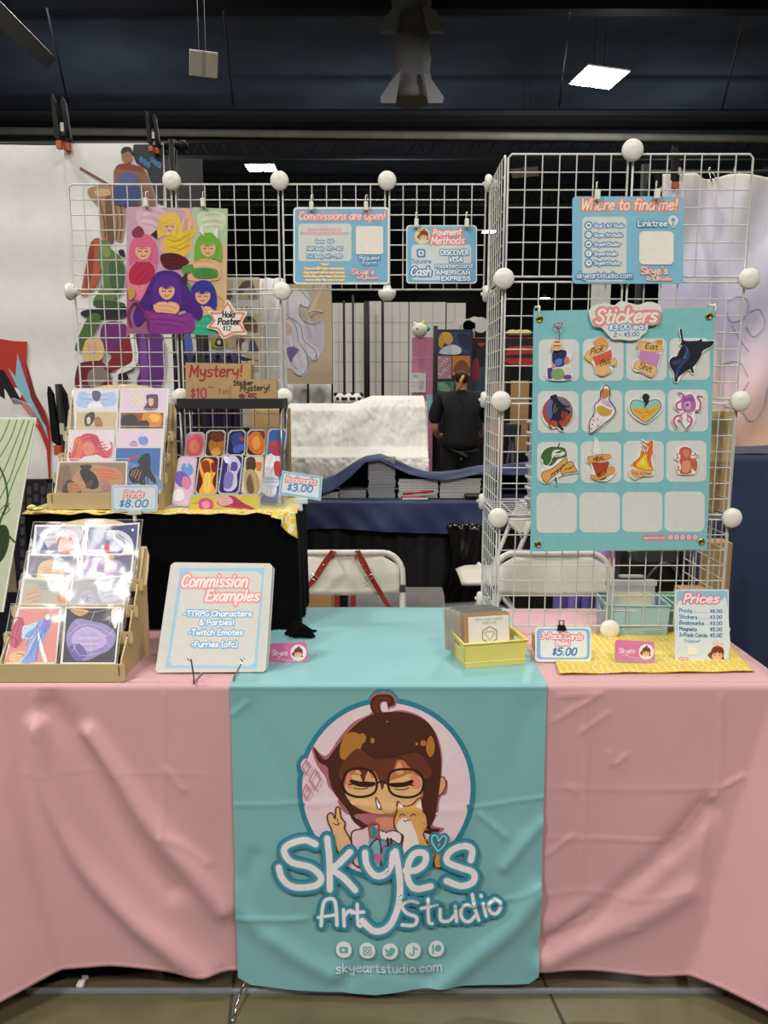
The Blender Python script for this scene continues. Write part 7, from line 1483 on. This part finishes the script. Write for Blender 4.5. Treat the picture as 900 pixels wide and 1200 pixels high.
def ndr(u, v):
    s = u * 1.5
    if s < .5: x, y, nx, ny = dx0, DY + .43 * (1 - s / .5), -1, 0
    else: x, y, nx, ny = dx0 + s - .5, DY, 0, -1
    o = .01 + .02 * v + .02 * math.sin(s * 21 + 1.5 * v) * v + .012 * math.sin(s * 47 - v * 2) * v + .02 * math.exp(-((s - .66 - .1 * v) / .03) ** 2) * v
    return (x + nx * o, y + ny * o, dz - (dz - .02) * v)
mb.grid(ndr, 150, 50); mb.grid(lambda u, v: (dx0 + 1.0 * u, DY + .43 * v, dz + .004 * math.sin(u * 20)), 30, 10); build(mb, 'navy_drape', nd, label='navy cloth draped to the floor over a tall table beside the tower', cat='drape', thick=.003, fixn=True)
# tower contents
mb = MB(); a_ = W(812, 598, 1.98); b_ = W(851, 598, 1.98); zc = TZ0 + TP + .004; zt_ = zat(481, 1.98)
mb.box((a_.x, 1.96, zc), (b_.x, 2.12, zt_), .002); mb.cur = 1; mb.box((a_.x - .001, 1.959, zc + .002), (b_.x + .001, 2.121, zc + (zt_ - zc) * .5)); build(mb, 'brown_carton', [mat('pale_kraft', '#cdb07c', .8), kraft], label='tall kraft carton with a darker lower half on the tower shelf', cat='carton')
tub = mat('clear_tub', '#eceeee', .12, alpha=.85, noise=.02); c = W(634, 598, 2.03); n = 8; hh = (zat(492, 2.03) - zc) / n
for k in range(n):
    mb = MB(); z = zc + k * hh; mb.lathe([(.036, z), (.040, z + hh * .72), (.045, z + hh * .74), (.045, z + hh * .96), (.040, z + hh * .97)], (c.x, 2.03, 0), 24)
    build(mb, 'clear_tub', tub, label=f'clear lidded tub in the stack behind the sticker board, {["lowest","second from the bottom","third from the bottom","fourth from the bottom","fourth from the top","third from the top","second from the top","topmost"][k]}', cat='tub', group='clear lidded tubs stacked on the tower shelf')
mb = MB(); a_, b_ = W(650, 650, 3.3), W(748, 650, 3.3); ids = None
for i, c_ in enumerate(('#6d62b8', '#8a78cc', '#7468c0', '#b183c4', '#d98ab6', '#e39cc0')):
    mb.use(0, c_); x0 = a_.x + (b_.x - a_.x) * i / 6; mb.grid(lambda u, v: (x0 + (b_.x - a_.x) / 6 * u, 3.3 - .02 * math.sin(u * math.pi), (a_.z + .02) * (1 - v) + .01), 6, 4)
build(mb, 'iridescent_cloth', ink2, label='violet to pink shiny cloth hanging behind the chair seen through the tower', cat='cloth', thick=.003)
lug = mat('black_luggage', '#111114', .4, noise=.1, bump=.2, bscale=50)
t = thing('black_suitcase', 'black wheeled suitcase with a curved handle behind the foot of the tower', 'suitcase', W(800, 720, 2.9) * V((1, 1, 0)) if False else V((W(784, 650, 2.7).x, 2.79, 0)))
cxs = W(778, 650, 2.7).x; zt_ = zat(643, 2.7)
mb = MB(); mb.box((cxs - .14, 2.7, .06), (cxs + .10, 2.88, zt_), .05); build(mb, 'shell', lug, t)
mb = MB(); mb.tube([(cxs - .07 + .14 * k / 10, 2.685, zt_ - .12 + .07 * math.sin(math.pi * k / 10)) for k in range(11)], .007, 6); build(mb, 'handle', mat('grey_handle', '#3a3b3f', .3), t)
for sx in (-1, 1): mb = MB(); mb.lathe([(.03, -.012), (.03, .012)], (cxs + sx * .08 - .02, 2.79, .03), 14, 'x'); build(mb, 'wheel', lug, t)
p = W(750, 650, 2.95); mb = MB(); mb.bar((p.x, 2.95, 0), (p.x, 2.95, zat(642, 2.95)), .018, 8); mb.box((p.x - .04, 2.93, zat(672, 2.95)), (p.x + .04, 2.99, zat(660, 2.95)), .01); mb.box((p.x - .05, 2.92, 0), (p.x + .03, 2.99, .015)); build(mb, 'black_stand_post', pole, label='black stand post with a bracket behind the clear case in the tower', cat='post')
p = W(727, 650, 3.0); mb = MB(); mb.tube([W(735, 645, 3.0), W(722, 682, 3.02), V((W(722, 682, 3.02).x - .04, 3.05, 0))], .014, 8); build(mb, 'grey_tube_leg', gal, label='slanted grey tube leg beside the violet and pink cloth', cat='tube')
mb = MB(); a_ = W(838, 660, 2.45); mb.box((a_.x - .03, 2.42, 0), (a_.x + .04, 2.5, zat(634, 2.45)), .003); build(mb, 'tan_post_box', kraft, label='narrow tan carton standing behind the tower beside the navy drape', cat='carton')
mb = MB(); p = W(802, 690, 2.1); mb.box((BB.x + .12, BB.y - .02, ZT + .09), (BB.x + .19, BB.y + .03, ZT + .115), .002); build(mb, 'small_tan_box', kraft, label='small tan box poking out of the green basket behind the price list', cat='box')
